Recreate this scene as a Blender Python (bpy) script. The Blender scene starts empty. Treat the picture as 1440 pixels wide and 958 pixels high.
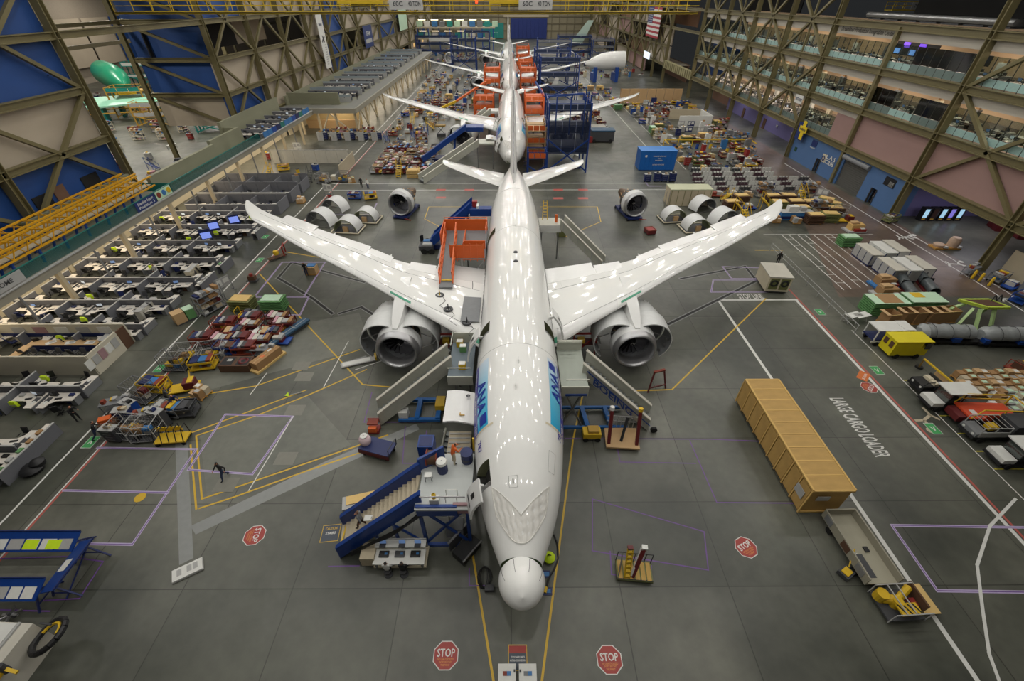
import bpy, bmesh, math, random
from mathutils import Vector, Matrix
random.seed(7)
SC = bpy.context.scene
COL = SC.collection
PI = math.pi
# ------------------------------------------------------------------ camera
F_PX, PITCH, CAM_H, YAW = 612.0, math.radians(38.6), 26.0, math.radians(0.2927)
cam_d = bpy.data.cameras.new('camera'); cam = bpy.data.objects.new('camera', cam_d); COL.objects.link(cam)
cam.location = (0, 0, CAM_H); cam.rotation_euler = (PI/2 - PITCH, 0, -YAW)
cam_d.sensor_width = 36; cam_d.lens = F_PX/1440*36; cam_d.clip_end = 900; cam_d.clip_start = .3
SC.camera = cam
# ------------------------------------------------------------------ world, exposure, ceiling lamps
w = bpy.data.worlds.new('world'); SC.world = w; w.use_nodes = True
w.node_tree.nodes['Background'].inputs[0].default_value = (.9, .95, 1, 1)
w.node_tree.nodes['Background'].inputs[1].default_value = .02
SC.view_settings.view_transform = 'Standard'; SC.view_settings.look = 'None'
SC.view_settings.exposure = 0.0; SC.view_settings.gamma = 1; SC.view_settings.use_curve_mapping = False
LAMP_W, LAMP_Z = 430, 33.0
lamp_data = bpy.data.lights.new('high_bay_lamp', 'AREA'); lamp_data.shape = 'DISK'; lamp_data.size = .8
lamp_data.energy = LAMP_W; lamp_data.color = (1, .97, .91)
for ly in [-3 + 12*k for k in range(32)]:
    for lx in [-46 + 8*k for k in range(13)]:
        if (ly < 10 and abs(lx) > 25) or (ly < 26 and lx > 30): continue
        lo = bpy.data.objects.new('high_bay_lamp', lamp_data); COL.objects.link(lo)
        lo.location = (lx + 1.5*((ly//12) % 2), ly, LAMP_Z)
side_lamp = bpy.data.lights.new('side_bay_lamp', 'AREA'); side_lamp.shape = 'DISK'; side_lamp.size = 1.4
side_lamp.energy = 4600; side_lamp.color = (1, .94, .84)
for lx, ly in [(-70, 70), (-70, 95), (-70, 120), (-92, 75), (-92, 100), (-92, 130), (-115, 85), (-115, 120), (-140, 100), (-75, 150), (-100, 160), (-125, 150), (-140, 190), (-110, 190), (-80, 190)]:
    lo = bpy.data.objects.new('side_bay_lamp', side_lamp); COL.objects.link(lo); lo.location = (lx, ly, 30)

# ------------------------------------------------------------------ pixel -> place
cp, sp = math.cos(PITCH), math.sin(PITCH)
def ray(px, py):
    r = (px-720)/F_PX; u = -(py-479)/F_PX
    x, y, z = r, cp+sp*u, -sp+cp*u
    c, s = math.cos(YAW), math.sin(YAW)
    return Vector((c*x+s*y, -s*x+c*y, z))
def at(px, py, z=0.0):
    d = ray(px, py); t = (z-CAM_H)/d.z
    return Vector((d.x*t, d.y*t, z))
# ------------------------------------------------------------------ materials
_m = {}
def lin(c):
    return tuple(((v/255+.055)/1.055)**2.4 if v > 10 else v/255/12.92 for v in c)
def mat(name, rgb=None, rough=.5, metal=0.0, noise=.12, scale=3.0, bump=0.0, emit=0.0, spec=.5):
    if name in _m: return _m[name]
    m = bpy.data.materials.new(name); m.use_nodes = True; nt = m.node_tree
    b = nt.nodes['Principled BSDF']; c = lin(rgb)
    b.inputs['Base Color'].default_value = (*c, 1); b.inputs['Roughness'].default_value = rough
    b.inputs['Metallic'].default_value = metal; b.inputs['Specular IOR Level'].default_value = spec
    if noise or bump:
        tc = nt.nodes.new('ShaderNodeTexCoord'); nz = nt.nodes.new('ShaderNodeTexNoise')
        nz.inputs['Scale'].default_value = scale; nz.inputs['Detail'].default_value = 3
        nt.links.new(tc.outputs['Object'], nz.inputs['Vector'])
        if noise:
            mx = nt.nodes.new('ShaderNodeMix'); mx.data_type = 'RGBA'
            mx.inputs[6].default_value = (*[v*(1-noise) for v in c], 1); mx.inputs[7].default_value = (*[min(1, v*(1+noise)) for v in c], 1)
            nt.links.new(nz.outputs['Fac'], mx.inputs[0]); nt.links.new(mx.outputs[2], b.inputs['Base Color'])
        if bump:
            bp = nt.nodes.new('ShaderNodeBump'); bp.inputs['Strength'].default_value = bump; bp.inputs['Distance'].default_value = .05
            nt.links.new(nz.outputs['Fac'], bp.inputs['Height']); nt.links.new(bp.outputs[0], b.inputs['Normal'])
    if emit:
        b.inputs['Emission Color'].default_value = (*c, 1); b.inputs['Emission Strength'].default_value = emit
    _m[name] = m
    return m
def glass(name, rgb, alpha):
    if name in _m: return _m[name]
    m = bpy.data.materials.new(name); m.use_nodes = True; nt = m.node_tree; nt.nodes.clear()
    o = nt.nodes.new('ShaderNodeOutputMaterial'); t = nt.nodes.new('ShaderNodeBsdfTransparent'); t.inputs[0].default_value = (*lin(rgb), 1)
    g = nt.nodes.new('ShaderNodeBsdfGlossy'); g.inputs['Roughness'].default_value = .06
    mx = nt.nodes.new('ShaderNodeMixShader'); mx.inputs[0].default_value = alpha
    nt.links.new(t.outputs[0], mx.inputs[1]); nt.links.new(g.outputs[0], mx.inputs[2]); nt.links.new(mx.outputs[0], o.inputs[0])
    _m[name] = m
    return m
# palette (name: rgb, roughness, metal)
PAL = dict(white=((205, 205, 200), .5, 0), offwhite=((188, 184, 172), .6, 0), cream=((200, 190, 165), .6, 0), lgrey=((160, 160, 158), .55, 0),
  grey=((112, 114, 116), .55, 0), dgrey=((62, 63, 66), .55, 0), black=((22, 22, 24), .55, 0), steel=((150, 150, 150), .35, .8),
  blue=((18, 62, 138), .45, 0), navy=((20, 34, 84), .5, 0), sky=((50, 108, 164), .5, 0), red=((138, 40, 36), .5, 0), rust=((122, 48, 30), .6, 0),
  maroon=((92, 26, 28), .55, 0), orange=((202, 92, 34), .5, 0), yellow=((202, 166, 30), .5, 0), hivis=((196, 226, 30), .6, 0), green=((92, 140, 86), .55, 0),
  lgreen=((178, 206, 178), .6, 0), olive=((104, 108, 62), .65, 0), teal=((24, 128, 120), .5, 0), wood=((172, 128, 62), .7, 0), ply=((196, 160, 96), .7, 0), pine=((206, 174, 110), .7, 0), carton=((150, 116, 76), .8, 0), tan=((182, 150, 108), .7, 0),
  pink=((186, 140, 150), .6, 0), purple=((92, 66, 130), .6, 0), mauve=((150, 118, 122), .7, 0), rubber=((18, 18, 18), .8, 0), skin=((176, 124, 96), .6, 0),
  denim=((44, 56, 84), .8, 0), brown=((84, 58, 40), .7, 0), beige=((176, 164, 140), .7, 0), gold=((176, 140, 60), .5, 0), plum=((70, 46, 56), .7, 0))
def P(n):
    c, r, mt = PAL[n]; return mat(n+'_finish', c, r, mt)
# ------------------------------------------------------------------ mesh building
class MB:
    def __init__(s): s.v = []; s.f = []; s.m = []
    def add(s, vs, fs, mi=0):
        o = len(s.v); s.v += [tuple(v) for v in vs]
        for f in fs: s.f.append(tuple(i+o for i in f)); s.m.append(mi)
        return s
    def box(s, c, d, rz=0, mi=0, top=1.0):
        hx, hy, hz = d[0]/2, d[1]/2, d[2]/2; cs, sn = math.cos(rz), math.sin(rz); vs = []
        for z, k in ((-hz, 1), (hz, top)):
            for x, y in ((-hx, -hy), (hx, -hy), (hx, hy), (-hx, hy)):
                x *= k; y *= k
                vs.append((c[0]+cs*x-sn*y, c[1]+sn*x+cs*y, c[2]+z))
        return s.add(vs, [(3, 2, 1, 0), (4, 5, 6, 7), (0, 1, 5, 4), (1, 2, 6, 5), (2, 3, 7, 6), (3, 0, 4, 7)], mi)
    def bar(s, a, b, w=.1, h=None, mi=0):
        h = h or w; a, b = Vector(a), Vector(b); d = (b-a)
        if d.length < 1e-6: return s
        d.normalize(); up = Vector((0, 0, 1)) if abs(d.z) < .95 else Vector((0, 1, 0))
        x = d.cross(up).normalized()*w/2; y = x.cross(d).normalized()*h/2
        vs = [p+q for p in (a, b) for q in (-x-y, x-y, x+y, -x+y)]
        return s.add(vs, [(3, 2, 1, 0), (4, 5, 6, 7), (0, 1, 5, 4), (1, 2, 6, 5), (2, 3, 7, 6), (3, 0, 4, 7)], mi)
    def tube(s, a, b, r, n=8, r2=None, mi=0):
        r2 = r if r2 is None else r2; a, b = Vector(a), Vector(b); d = (b-a).normalized()
        up = Vector((0, 0, 1)) if abs(d.z) < .95 else Vector((1, 0, 0)); x = d.cross(up).normalized(); y = x.cross(d)
        vs = [p + (x*math.cos(2*PI*k/n) + y*math.sin(2*PI*k/n))*q for p, q in ((a, r), (b, r2)) for k in range(n)]
        fs = [(k, (k+1) % n, n+(k+1) % n, n+k) for k in range(n)] + [tuple(range(n-1, -1, -1)), tuple(range(n, 2*n))]
        return s.add(vs, fs, mi)
    def path(s, pts, r, n=6, mi=0):
        for a, b in zip(pts, pts[1:]): s.tube(a, b, r, n, mi=mi)
        return s
    def loft(s, rings, closed=True, caps=True, mi=0):
        n = len(rings[0]); vs = [p for r in rings for p in r]; fs = []
        for i in range(len(rings)-1):
            for k in range(n if closed else n-1):
                k2 = (k+1) % n; fs.append((i*n+k, i*n+k2, (i+1)*n+k2, (i+1)*n+k))
        if caps and closed: fs += [tuple(range(n-1, -1, -1)), tuple(range((len(rings)-1)*n, len(rings)*n))]
        return s.add(vs, fs, mi)
    def lathe(s, prof, org=(0, 0, 0), axis='y', n=32, mi=0, a0=0, a1=2*PI):
        full = abs(a1-a0-2*PI) < 1e-4; m = n if full else n+1; rings = []
        for t, r in prof:
            ring = []
            for k in range(m):
                a = a0+(a1-a0)*k/n; u, v = r*math.cos(a), r*math.sin(a)
                p = (u, t, v) if axis == 'y' else (u, v, t) if axis == 'z' else (t, u, v)
                ring.append((org[0]+p[0], org[1]+p[1], org[2]+p[2]))
            rings.append(ring)
        return s.loft(rings, full, False, mi)
    def prism(s, poly, z0, z1, mi=0):
        n = len(poly); vs = [(x, y, z0) for x, y in poly]+[(x, y, z1) for x, y in poly]
        return s.add(vs, [tuple(range(n-1, -1, -1)), tuple(range(n, 2*n))]+[(k, (k+1) % n, n+(k+1) % n, n+k) for k in range(n)], mi)
    def slab(s, pts, th, mi=0):
        pts = [Vector(p) for p in pts]; nrm = (pts[1]-pts[0]).cross(pts[2]-pts[0]).normalized()*th; n = len(pts)
        return s.add(pts+[p+nrm for p in pts], [tuple(range(n-1, -1, -1)), tuple(range(n, 2*n))]+[(k, (k+1) % n, n+(k+1) % n, n+k) for k in range(n)], mi)
    def mesh(s, name, mats, smooth=False):
        me = bpy.data.meshes.new(name); me.from_pydata(s.v, [], s.f)
        for m in (mats if isinstance(mats, (list, tuple)) else [mats]): me.materials.append(m)
        if any(s.m): me.polygons.foreach_set('material_index', s.m)
        bm = bmesh.new(); bm.from_mesh(me); bmesh.ops.recalc_face_normals(bm, faces=bm.faces)
        if smooth:
            for f in bm.faces: f.smooth = True
            for e in bm.edges:
                if len(e.link_faces) == 2 and e.calc_face_angle(0) > .7: e.smooth = False
        bm.to_mesh(me); bm.free()
        return me
def link(name, data, parent=None, loc=(0, 0, 0), rz=0):
    o = bpy.data.objects.new(name, data); COL.objects.link(o); o.location = loc; o.rotation_euler = (0, 0, rz)
    if parent is not None: o.parent = parent
    return o
SPLIT = set('leg support_leg wheel brace cross_brace scissor_arm side_rail machine_drum cradle_arm leg_brace gangway_post boom_arm trestle stake armrest headrest_cover seat_cushion seat_rest_pad paper tray_side flange cable_post joint arm_link roof_post cab_post rail'.split())
def pieces(mb):
    par = list(range(len(mb.v)))
    def find(a):
        while par[a] != a: par[a] = par[par[a]]; a = par[a]
        return a
    for f in mb.f:
        for q in f[1:]: par[find(q)] = find(f[0])
    out = {}
    for f, m in zip(mb.f, mb.m): out.setdefault(find(f[0]), []).append((f, m))
    res = []
    for fs in out.values():
        ids = sorted({i for f, _ in fs for i in f}); mp = {i: k for k, i in enumerate(ids)}; q = MB(); q.v = [mb.v[i] for i in ids]; q.f = [tuple(mp[i] for i in f) for f, _ in fs]; q.m = [m for _, m in fs]; res.append(q)
    return res
def obj(name, mb, mats, parent=None, smooth=False, loc=(0, 0, 0), rz=0):
    if parent is not None and name in SPLIT:
        return [link(name, q.mesh(name, mats, smooth), parent, loc, rz) for q in pieces(mb)][0]
    return link(name, mb.mesh(name, mats, smooth), parent, loc, rz)
def tag(o, label, cat, group=None, kind=None):
    o['label'] = label; o['category'] = cat
    if group: o['group'] = group
    if kind: o['kind'] = kind
    return o
def thing(name, label, cat, loc=(0, 0, 0), rz=0, group=None):
    return tag(link(name, None, None, loc, rz), label, cat, group)
def struct(o):
    o['kind'] = 'structure'; return o
_cube = {}
def bxp(name, parent, m, c, d, rz=0):
    """a box-shaped part: shared unit mesh for each material, sized by its scale"""
    if m.name not in _cube: _cube[m.name] = MB().box((0, 0, 0), (1, 1, 1)).mesh('box_'+m.name, m)
    o = link(name, _cube[m.name], parent, c, rz); o.scale = d
    return o
def kids(o): return KIDS.get(o.name, [])
KIDS = {}
def index_kids():
    KIDS.clear()
    for o in COL.objects:
        if o.parent: KIDS.setdefault(o.parent.name, []).append(o)
def dup(root, loc, rz=0, label=None, group=None, cache={}):
    if root.name not in cache: cache[root.name] = [(c, list(c.children)) for c in root.children]
    r = root.copy(); COL.objects.link(r); r.location = loc; r.rotation_euler = (0, 0, rz)
    if label: r['label'] = label
    if group: r['group'] = group
    for c, gs in cache[root.name]:
        k = c.copy(); COL.objects.link(k); k.parent = r
        for g in gs:
            q = g.copy(); COL.objects.link(q); q.parent = k
    return r
_proto = {}
def place(kind, var, loc, rz, label, group=None):
    """kind: builder function(var) -> root thing; the first call uses the built one, later calls copy it"""
    key = (kind.__name__, var)
    if key not in _proto:
        r = kind(var); _proto[key] = r; r.location = loc; r.rotation_euler = (0, 0, rz); r['label'] = label
        if group: r['group'] = group
        return r
    return dup(_proto[key], loc, rz, label, group)
ORD = ['first', 'second', 'third', 'fourth', 'fifth', 'sixth', 'seventh', 'eighth', 'ninth', 'tenth', 'eleventh', 'twelfth', 'thirteenth', 'fourteenth', 'fifteenth', 'sixteenth', 'seventeenth', 'eighteenth', 'nineteenth', 'twentieth']
def nth(i):
    if i < 20: return ORD[i]
    t = {2: 'twenty', 3: 'thirty', 4: 'forty'}[(i+1)//10]; return t+'-'+ORD[(i+1) % 10-1] if (i+1) % 10 else t[:-1]+'ieth'
_txt = {}
def text_geo(s):
    """flat text outline as (verts, faces), height of capitals about 0.7"""
    if s in _txt: return _txt[s]
    cu = bpy.data.curves.new('lettering', 'FONT'); cu.body = s; cu.resolution_u = 2; cu.offset = .02; o = bpy.data.objects.new('lettering', cu); COL.objects.link(o)
    dg = bpy.context.evaluated_depsgraph_get(); me = o.evaluated_get(dg).to_mesh()
    _txt[s] = ([tuple(v.co[:2]) for v in me.vertices], [tuple(p.vertices) for p in me.polygons])
    o.evaluated_get(dg).to_mesh_clear(); bpy.data.objects.remove(o); bpy.data.curves.remove(cu)
    return _txt[s]
def lettering(name, s, m, parent, fn):
    """fn maps (u, v) with u in 0..1 along the line and v in 0..1 up the capitals -> 3D"""
    vs, fs = text_geo(s)
    if not vs: return None
    x0 = min(v[0] for v in vs); x1 = max(v[0] for v in vs); y1 = max(v[1] for v in vs)
    return obj(name, MB().add([fn((x-x0)/(x1-x0), y/y1) for x, y in vs], fs), m, parent)
# ------------------------------------------------------------------ floor
def concrete(name, dark, light, rough, joint=True):
    m = bpy.data.materials.new(name); m.use_nodes = True; nt = m.node_tree; N = nt.nodes; L = nt.links; b = N['Principled BSDF']
    tc = N.new('ShaderNodeTexCoord')
    def nz(scale, det=4):
        n = N.new('ShaderNodeTexNoise'); n.inputs['Scale'].default_value = scale; n.inputs['Detail'].default_value = det; L.new(tc.outputs['Object'], n.inputs['Vector']); return n
    def mix(f, a, c, blend='MIX'):
        x = N.new('ShaderNodeMix'); x.data_type = 'RGBA'; x.blend_type = blend
        if isinstance(f, float): x.inputs[0].default_value = f
        else: L.new(f, x.inputs[0])
        for i, v in ((6, a), (7, c)):
            if isinstance(v, tuple): x.inputs[i].default_value = (*v, 1)
            else: L.new(v, x.inputs[i])
        return x.outputs[2]
    rp = N.new('ShaderNodeValToRGB'); rp.color_ramp.elements[0].position = .35; rp.color_ramp.elements[1].position = .68
    L.new(nz(.11, 5).outputs['Fac'], rp.inputs[0])
    c = mix(rp.outputs[0], lin(dark), lin(light))
    c = mix(.45, c, mix(nz(1.7, 8).outputs['Fac'], (.3, .3, .29), (1.35, 1.35, 1.3)), 'MULTIPLY'); c = mix(.4, c, mix(nz(.33, 6).outputs['Fac'], (.3, .31, .3), (1.5, 1.5, 1.45)), 'MULTIPLY')
    if joint:
        br = N.new('ShaderNodeTexBrick'); br.offset = 0; br.inputs['Scale'].default_value = 1; br.inputs['Brick Width'].default_value = 6.1; br.inputs['Row Height'].default_value = 5.2
        br.inputs['Mortar Size'].default_value = .03; br.inputs['Mortar Smooth'].default_value = .2
        br.inputs['Color1'].default_value = (1, 1, 1, 1); br.inputs['Color2'].default_value = (.72, .75, .73, 1); br.inputs['Mortar'].default_value = (.25, .25, .25, 1)
        L.new(tc.outputs['Object'], br.inputs['Vector']); c = mix(.8, c, br.outputs['Color'], 'MULTIPLY')
    L.new(c, b.inputs['Base Color'])
    mr = N.new('ShaderNodeMapRange'); mr.inputs['To Min'].default_value = rough-.1; mr.inputs['To Max'].default_value = rough+.14
    L.new(nz(.6, 6).outputs['Fac'], mr.inputs[0]); L.new(mr.outputs[0], b.inputs['Roughness'])
    return m
floor_m = concrete('sealed_concrete', (66, 68, 62), (112, 112, 103), .34)
patch_m = concrete('pale_concrete', (96, 98, 91), (116, 117, 108), .4, False)
reflect_m = concrete('brown_reflection_concrete', (96, 82, 74), (120, 102, 92), .34)
floor = struct(obj('floor', MB().add([(-160, -40, 0), (80, -40, 0), (80, 400, 0), (-160, 400, 0)], [(0, 1, 2, 3)]), floor_m)); floor['label'] = 'dark grey sealed concrete factory floor with painted lines'
zlev = [0.004]
def on_floor(px): return at(px[0], px[1])
def flat(name, pts, m, parent=None):
    zlev[0] += .00006; z = zlev[0]
    return obj(name, MB().add([(p[0], p[1], z) for p in pts], [tuple(range(len(pts)))]), m, parent or floor)
def fline(pts, wd, m, name='floor_line', px=True, parent=None):
    zlev[0] += .00006; z = zlev[0]; P3 = [on_floor(p) if px else Vector((p[0], p[1], 0)) for p in pts]; mb = MB()
    for a, b in zip(P3, P3[1:]):
        d = (b-a).normalized(); n = Vector((-d.y, d.x, 0))*wd/2; a2, b2 = a-d*wd/2, b+d*wd/2
        mb.add([(q.x, q.y, z) for q in (a2-n, b2-n, b2+n, a2+n)], [(0, 1, 2, 3)]); z += .00001
    return obj(name, mb, m, parent or floor)
PW = mat('floor_paint_white', (205, 205, 200), .5); PY = mat('floor_paint_yellow', (196, 160, 40), .5); PR = mat('floor_paint_red', (170, 84, 76), .5)
PV = mat('floor_tape_lavender', (172, 160, 190), .5); PP = mat('floor_tape_purple', (100, 66, 132), .5); PK = mat('trench_cover_black', (20, 20, 20), .6); PG = mat('floor_sign_green', (60, 150, 84), .5)
STRIP = mat('trench_plate_grey', (128, 130, 128), .4, .2)
# paler slabs and steel trench strips
for pts in ([(281, 613), (433, 557), (494, 626), (291, 699)], [(266, 556), (264, 526), (425, 455), (505, 440), (519, 480), (503, 492)], [(575, 190), (640, 190), (625, 262), (545, 262)]):
    flat('floor_patch', [on_floor(p) for p in pts], patch_m)
for pts in ([(246, 610), (263, 610), (272, 785), (252, 795)], [(268, 740), (275, 752), (470, 660), (590, 604), (585, 596), (460, 648)], [(478, 512), (515, 500), (517, 509), (481, 519)]):
    flat('trench_strip', [on_floor(p) for p in pts], STRIP)
flat('floor_patch', [(31.6, 40), (56, 40), (56, 130), (48, 130), (46, 70), (36, 40)], reflect_m)  # brown floor reflection painted on as a tinted patch
# long aisle lines run with the building
for x, y0, y1, wd, m in [(-32, 5, 250, .14, PW), (-30.1, 5, 250, .1, PW), (-29.95, 5, 120, .14, PR), (22.55, 4, 39.5, .26, PW), (31.0, 5, 39.5, .26, PW), (31.32, 5, 42, .16, PR),
                         (33.7, 12, 34, .08, PW), (55.3, 34, 60, .12, PW), (53.7, 34, 88, .14, PW), (29.6, 84, 230, .14, PW), (33.2, 84, 230, .12, PW)]:
    fline([(x, y0), (x, y1)], wd, m, px=False)
fline([(22.5, 39.5), (31.1, 39.5)], .26, PW, px=False)
for y, x0, x1 in [(76.6, -31, 30), (73.4, -31, 30)]: fline([(x0, y), (x1, y)], .13, PW, px=False)
for k, x in enumerate([37.4, 38.4, 39.6, 40.6, 41.8, 43.2, 44.2]): fline([(x, 41.5+.25*k), (x, 55.6)], .09, PW, px=False)
for k in range(7): fline([(37.4, 43+1.9*k), (38.4, 43+1.9*k)], .07, PW, px=False); fline([(39.6, 43.6+1.9*k), (40.6, 43.6+1.9*k)], .07, PW, px=False); fline([(43.2, 44+1.8*k), (44.2, 44+1.8*k)], .07, PW, px=False)
for px in [(620, 267), (660, 267), (620, 278), (785, 267), (820, 267), (785, 279), (820, 279)]: c = on_floor(px); flat('crossing_marking', [(c.x+a*1.6, c.y+b*.8) for a, b in ((-.5, -.5), (.5, -.5), (.5, .5), (-.5, .5))], PR)
fline([(35, 55.8), (50, 55.8)], .1, PW, px=False)
for a in [[(650, 690), (694, 958)], [(762, 958), (806, 618), (828, 515)]]: fline(a, .12, PY)
for a in [[(1077, 420), (945, 548), (862, 551)], [(365, 385), (510, 541), (575, 547)], [(204, 568), (360, 543), (505, 492)], [(276, 614), (284, 702), (500, 628), (545, 612)], [(268, 626), (276, 716)],
          [(281, 715), (330, 699), (430, 663), (520, 632)], [(276, 613), (360, 585), (433, 556), (515, 520)], [(266, 610), (350, 579), (430, 549)], [(265, 522), (270, 545)], [(405, 355), (448, 362)], [(840, 291), (845, 312), (795, 333)], [(760, 291), (840, 291)], [(603, 291), (597, 308), (632, 326)], [(603, 291), (680, 291)], [(1062, 352), (1100, 352)]]:
    fline(a, .12, PY)
for a in [[(512, 397), (410, 369), (391, 391), (440, 420), (467, 441)], [(478, 441), (508, 432), (524, 442)], [(958, 392), (1048, 375), (1064, 395), (940, 456)]]:
    fline(a, .5, STRIP, 'trench_strip'); fline(a, .28, PK, 'trench_cover')
for a in [[(360, 415), (397, 369), (457, 369), (427, 418)], [(360, 418), (434, 418), (422, 443), (350, 443)], [(1080, 411), (1000, 411), (1003, 394), (1064, 394)], [(1070, 377), (1016, 375), (1029, 392), (1068, 392)], [(137, 630), (276, 632), (186, 766), (125, 765)], [(90, 690), (236, 693)],
          [(317, 583), (412, 586), (355, 667), (265, 661), (317, 583)], [(1440, 742), (1254, 739), (1318, 831), (1440, 833)], [(530, 286), (522, 302), (450, 302)], [(905, 252), (912, 262), (930, 262)]]:
    fline(a, .17, PV); fline(a, .05, PP)
for a in [[(795, 617), (1000, 618), (1072, 621)], [(866, 620), (872, 650), (978, 652)], [(970, 620), (1008, 707), (1118, 708)], [(833, 702), (833, 775), (996, 802), (990, 748), (833, 702)], [(858, 776), (860, 808), (914, 818), (916, 796)], [(523, 552), (512, 594), (600, 594)], [(570, 600), (566, 652), (592, 652), (600, 606)], [(462, 797), (505, 796)], [(660, 800), (660, 824), (690, 824)], [(0, 786), (95, 783), (145, 790), (112, 842), (60, 845)], [(0, 858), (70, 860)], [(0, 882), (28, 882)]]:
    fline(a, .07, PP)
fline([(1428, 702), (1392, 740), (1374, 795), (1382, 860), (1391, 920), (1405, 958)], .16, PW)
for a in [[(490, 480), (455, 545)], [(500, 520), (620, 480)], [(375, 525), (352, 555)], [(412, 586), (350, 690)]]: fline(a, .07, PW)
YL = mat('parking_line_yellow', (170, 160, 60), .6)
for k in range(6): a = at(1265 + 24*k, 535 + 25*k); fline([(33.8, a.y), (36.8, a.y)], .1, YL, px=False)
# signs painted on the floor
def fl_sign(c, rz, wd, hg, poly, bg, texts, name, border=PW):
    """texts: (string, material, v centre, height, width)"""
    cs, sn = math.cos(rz), math.sin(rz)
    def T(x, y): return (c.x+cs*x-sn*y, c.y+sn*x+cs*y)
    s = flat(name, [T(x*wd, y*hg) for x, y in poly], border)
    flat('sign_face', [T(x*wd*.93, y*hg*.93) for x, y in poly], bg, s)
    for t, m, vc, th, tw in texts:
        zlev[0] += .00006; z = zlev[0]
        lettering('sign_text', t, m, s, lambda u, v: (*T((u-.5)*tw, vc+(v-.5)*th), z))
OCT = [(.5*math.cos(PI/8+k*PI/4)/math.cos(PI/8), .5*math.sin(PI/8+k*PI/4)/math.cos(PI/8)) for k in range(8)]
RECT = [(-.5, -.5), (.5, -.5), (.5, .5), (-.5, .5)]
PSTOP = mat('floor_sign_red', (150, 52, 46), .5); PBR = mat('floor_sign_text_amber', (200, 130, 60), .5)
for px, rz in [((627, 922), 0), ((857, 928), 0), ((358, 753), -PI/2+.12), ((1049, 770), .45), ((1222, 545), -2.35)]:
    fl_sign(on_floor(px), rz, 1.25, 1.25, OCT, PSTOP, [('STOP', PW, .12, .34, .9), ('NO UNAUTHORIZED', PBR, -.16, .09, .8), ('ENTRY BEYOND', PBR, -.28, .09, .62), ('THIS POINT', PBR, -.40, .09, .45)], 'stop_sign_marking')
PNAVY = mat('floor_sign_slate', (58, 66, 78), .5); PORG = mat('floor_sign_orange', (196, 104, 44), .5)
fl_sign(on_floor((728, 925)), 0, .95, 1.1, RECT, PNAVY, [('FOD CONTROL', PY, .38, .1, .55), ('AREA', PY, .25, .1, .25), ('TOOLS AND PARTS', PW, .02, .08, .7), ('MUST BE ACCOUNTED FOR', PW, -.12, .08, .75)], 'control_area_marking', PY)
flat('sign_band', [(on_floor((728, 925)).x+dx, on_floor((728, 925)).y+dy) for dx, dy in ((-.44, .18), (.44, .18), (.44, .5), (-.44, .5))], PSTOP)
fl_sign(on_floor((465, 750)), .1, 1.1, 1.1, RECT, PNAVY, [('CAUTION', PY, .3, .16, .7), ('STAIRS', PW, 0, .16, .6)], 'caution_marking', PY)
fl_sign(on_floor((1214, 529)), -2.35, 1.3, .8, RECT, PORG, [('NOTICE', PW, .1, .2, .9)], 'notice_marking', PORG)
def runner(c, rz): fl_sign(c, rz, 1.1, .75, RECT, PG, [('>', PW, 0, .4, .4)], 'walkway_marking')
for px in [(225, 518), (128, 622), (1233, 521), (1312, 603), (1153, 439), (373, 333), (365, 366)]: runner(on_floor(px), PI/2 if px[0] < 720 else -PI/2)
for px in [(1265, 334), (1270, 333), (1335, 371), (1410, 420)]:
    c = on_floor(px); mb = MB()
    for a, b in [((0, 0), (.5, .9)), ((.5, .9), (.1, 1.5)), ((.5, .9), (1.1, 1.3)), ((0, 0), (-.6, .2)), ((0, 0), (.4, -.7))]: mb.bar((a[0], a[1], .005), (b[0], b[1], .005), .22, .004)
    mb.tube((.2, 1.9, .003), (.2, 1.9, .008), .28, 12); obj('walker_marking', mb, PW, floor, loc=(c.x, c.y, .004), rz=-1.2)
c = on_floor((1308, 584)); mb = MB()
for a, b in [((0, 0), (.5, .9)), ((.5, .9), (.1, 1.5)), ((.5, .9), (1.1, 1.3)), ((0, 0), (-.6, .2)), ((0, 0), (.4, -.7))]: mb.bar((a[0], a[1], .005), (b[0], b[1], .005), .22, .004)
mb.tube((.2, 1.9, .003), (.2, 1.9, .008), .28, 12); obj('walker_marking', mb, P('beige'), floor, loc=(c.x, c.y, .004), rz=2.6)
A, B = at(1172, 560), at(1247, 643)
zlev[0] += .0001; zz = zlev[0]
lettering('lane_lettering', 'LARGE CARGO LOADER', PW, floor, lambda u, v: (26.2 + 1.15*v, A.y-(A.y-B.y)*u, zz))
A, B = at(1043, 424), at(1079, 424)
lettering('lane_lettering', 'STOP LINE', PW, floor, lambda u, v: (A.x+(B.x-A.x)*u, 39.75+1.0*v, zz))
flat('floor_marking_disc', [(at(197, 700).x+.35*math.cos(k*PI/6), at(197, 700).y+.35*math.sin(k*PI/6)) for k in range(12)], PY)
for px in [(415, 577), (402, 645), (424, 515), (545, 700-212), (318, 682), (428, 530)]:
    c = on_floor(px); flat('floor_patch', [(c.x+a*.75, c.y+b*.6) for a, b in RECT for _ in (0,)] and [(c.x+a*1.4, c.y+b*1.1) for a, b in RECT], mat('anchor_pad', (118, 117, 108), .6))
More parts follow.
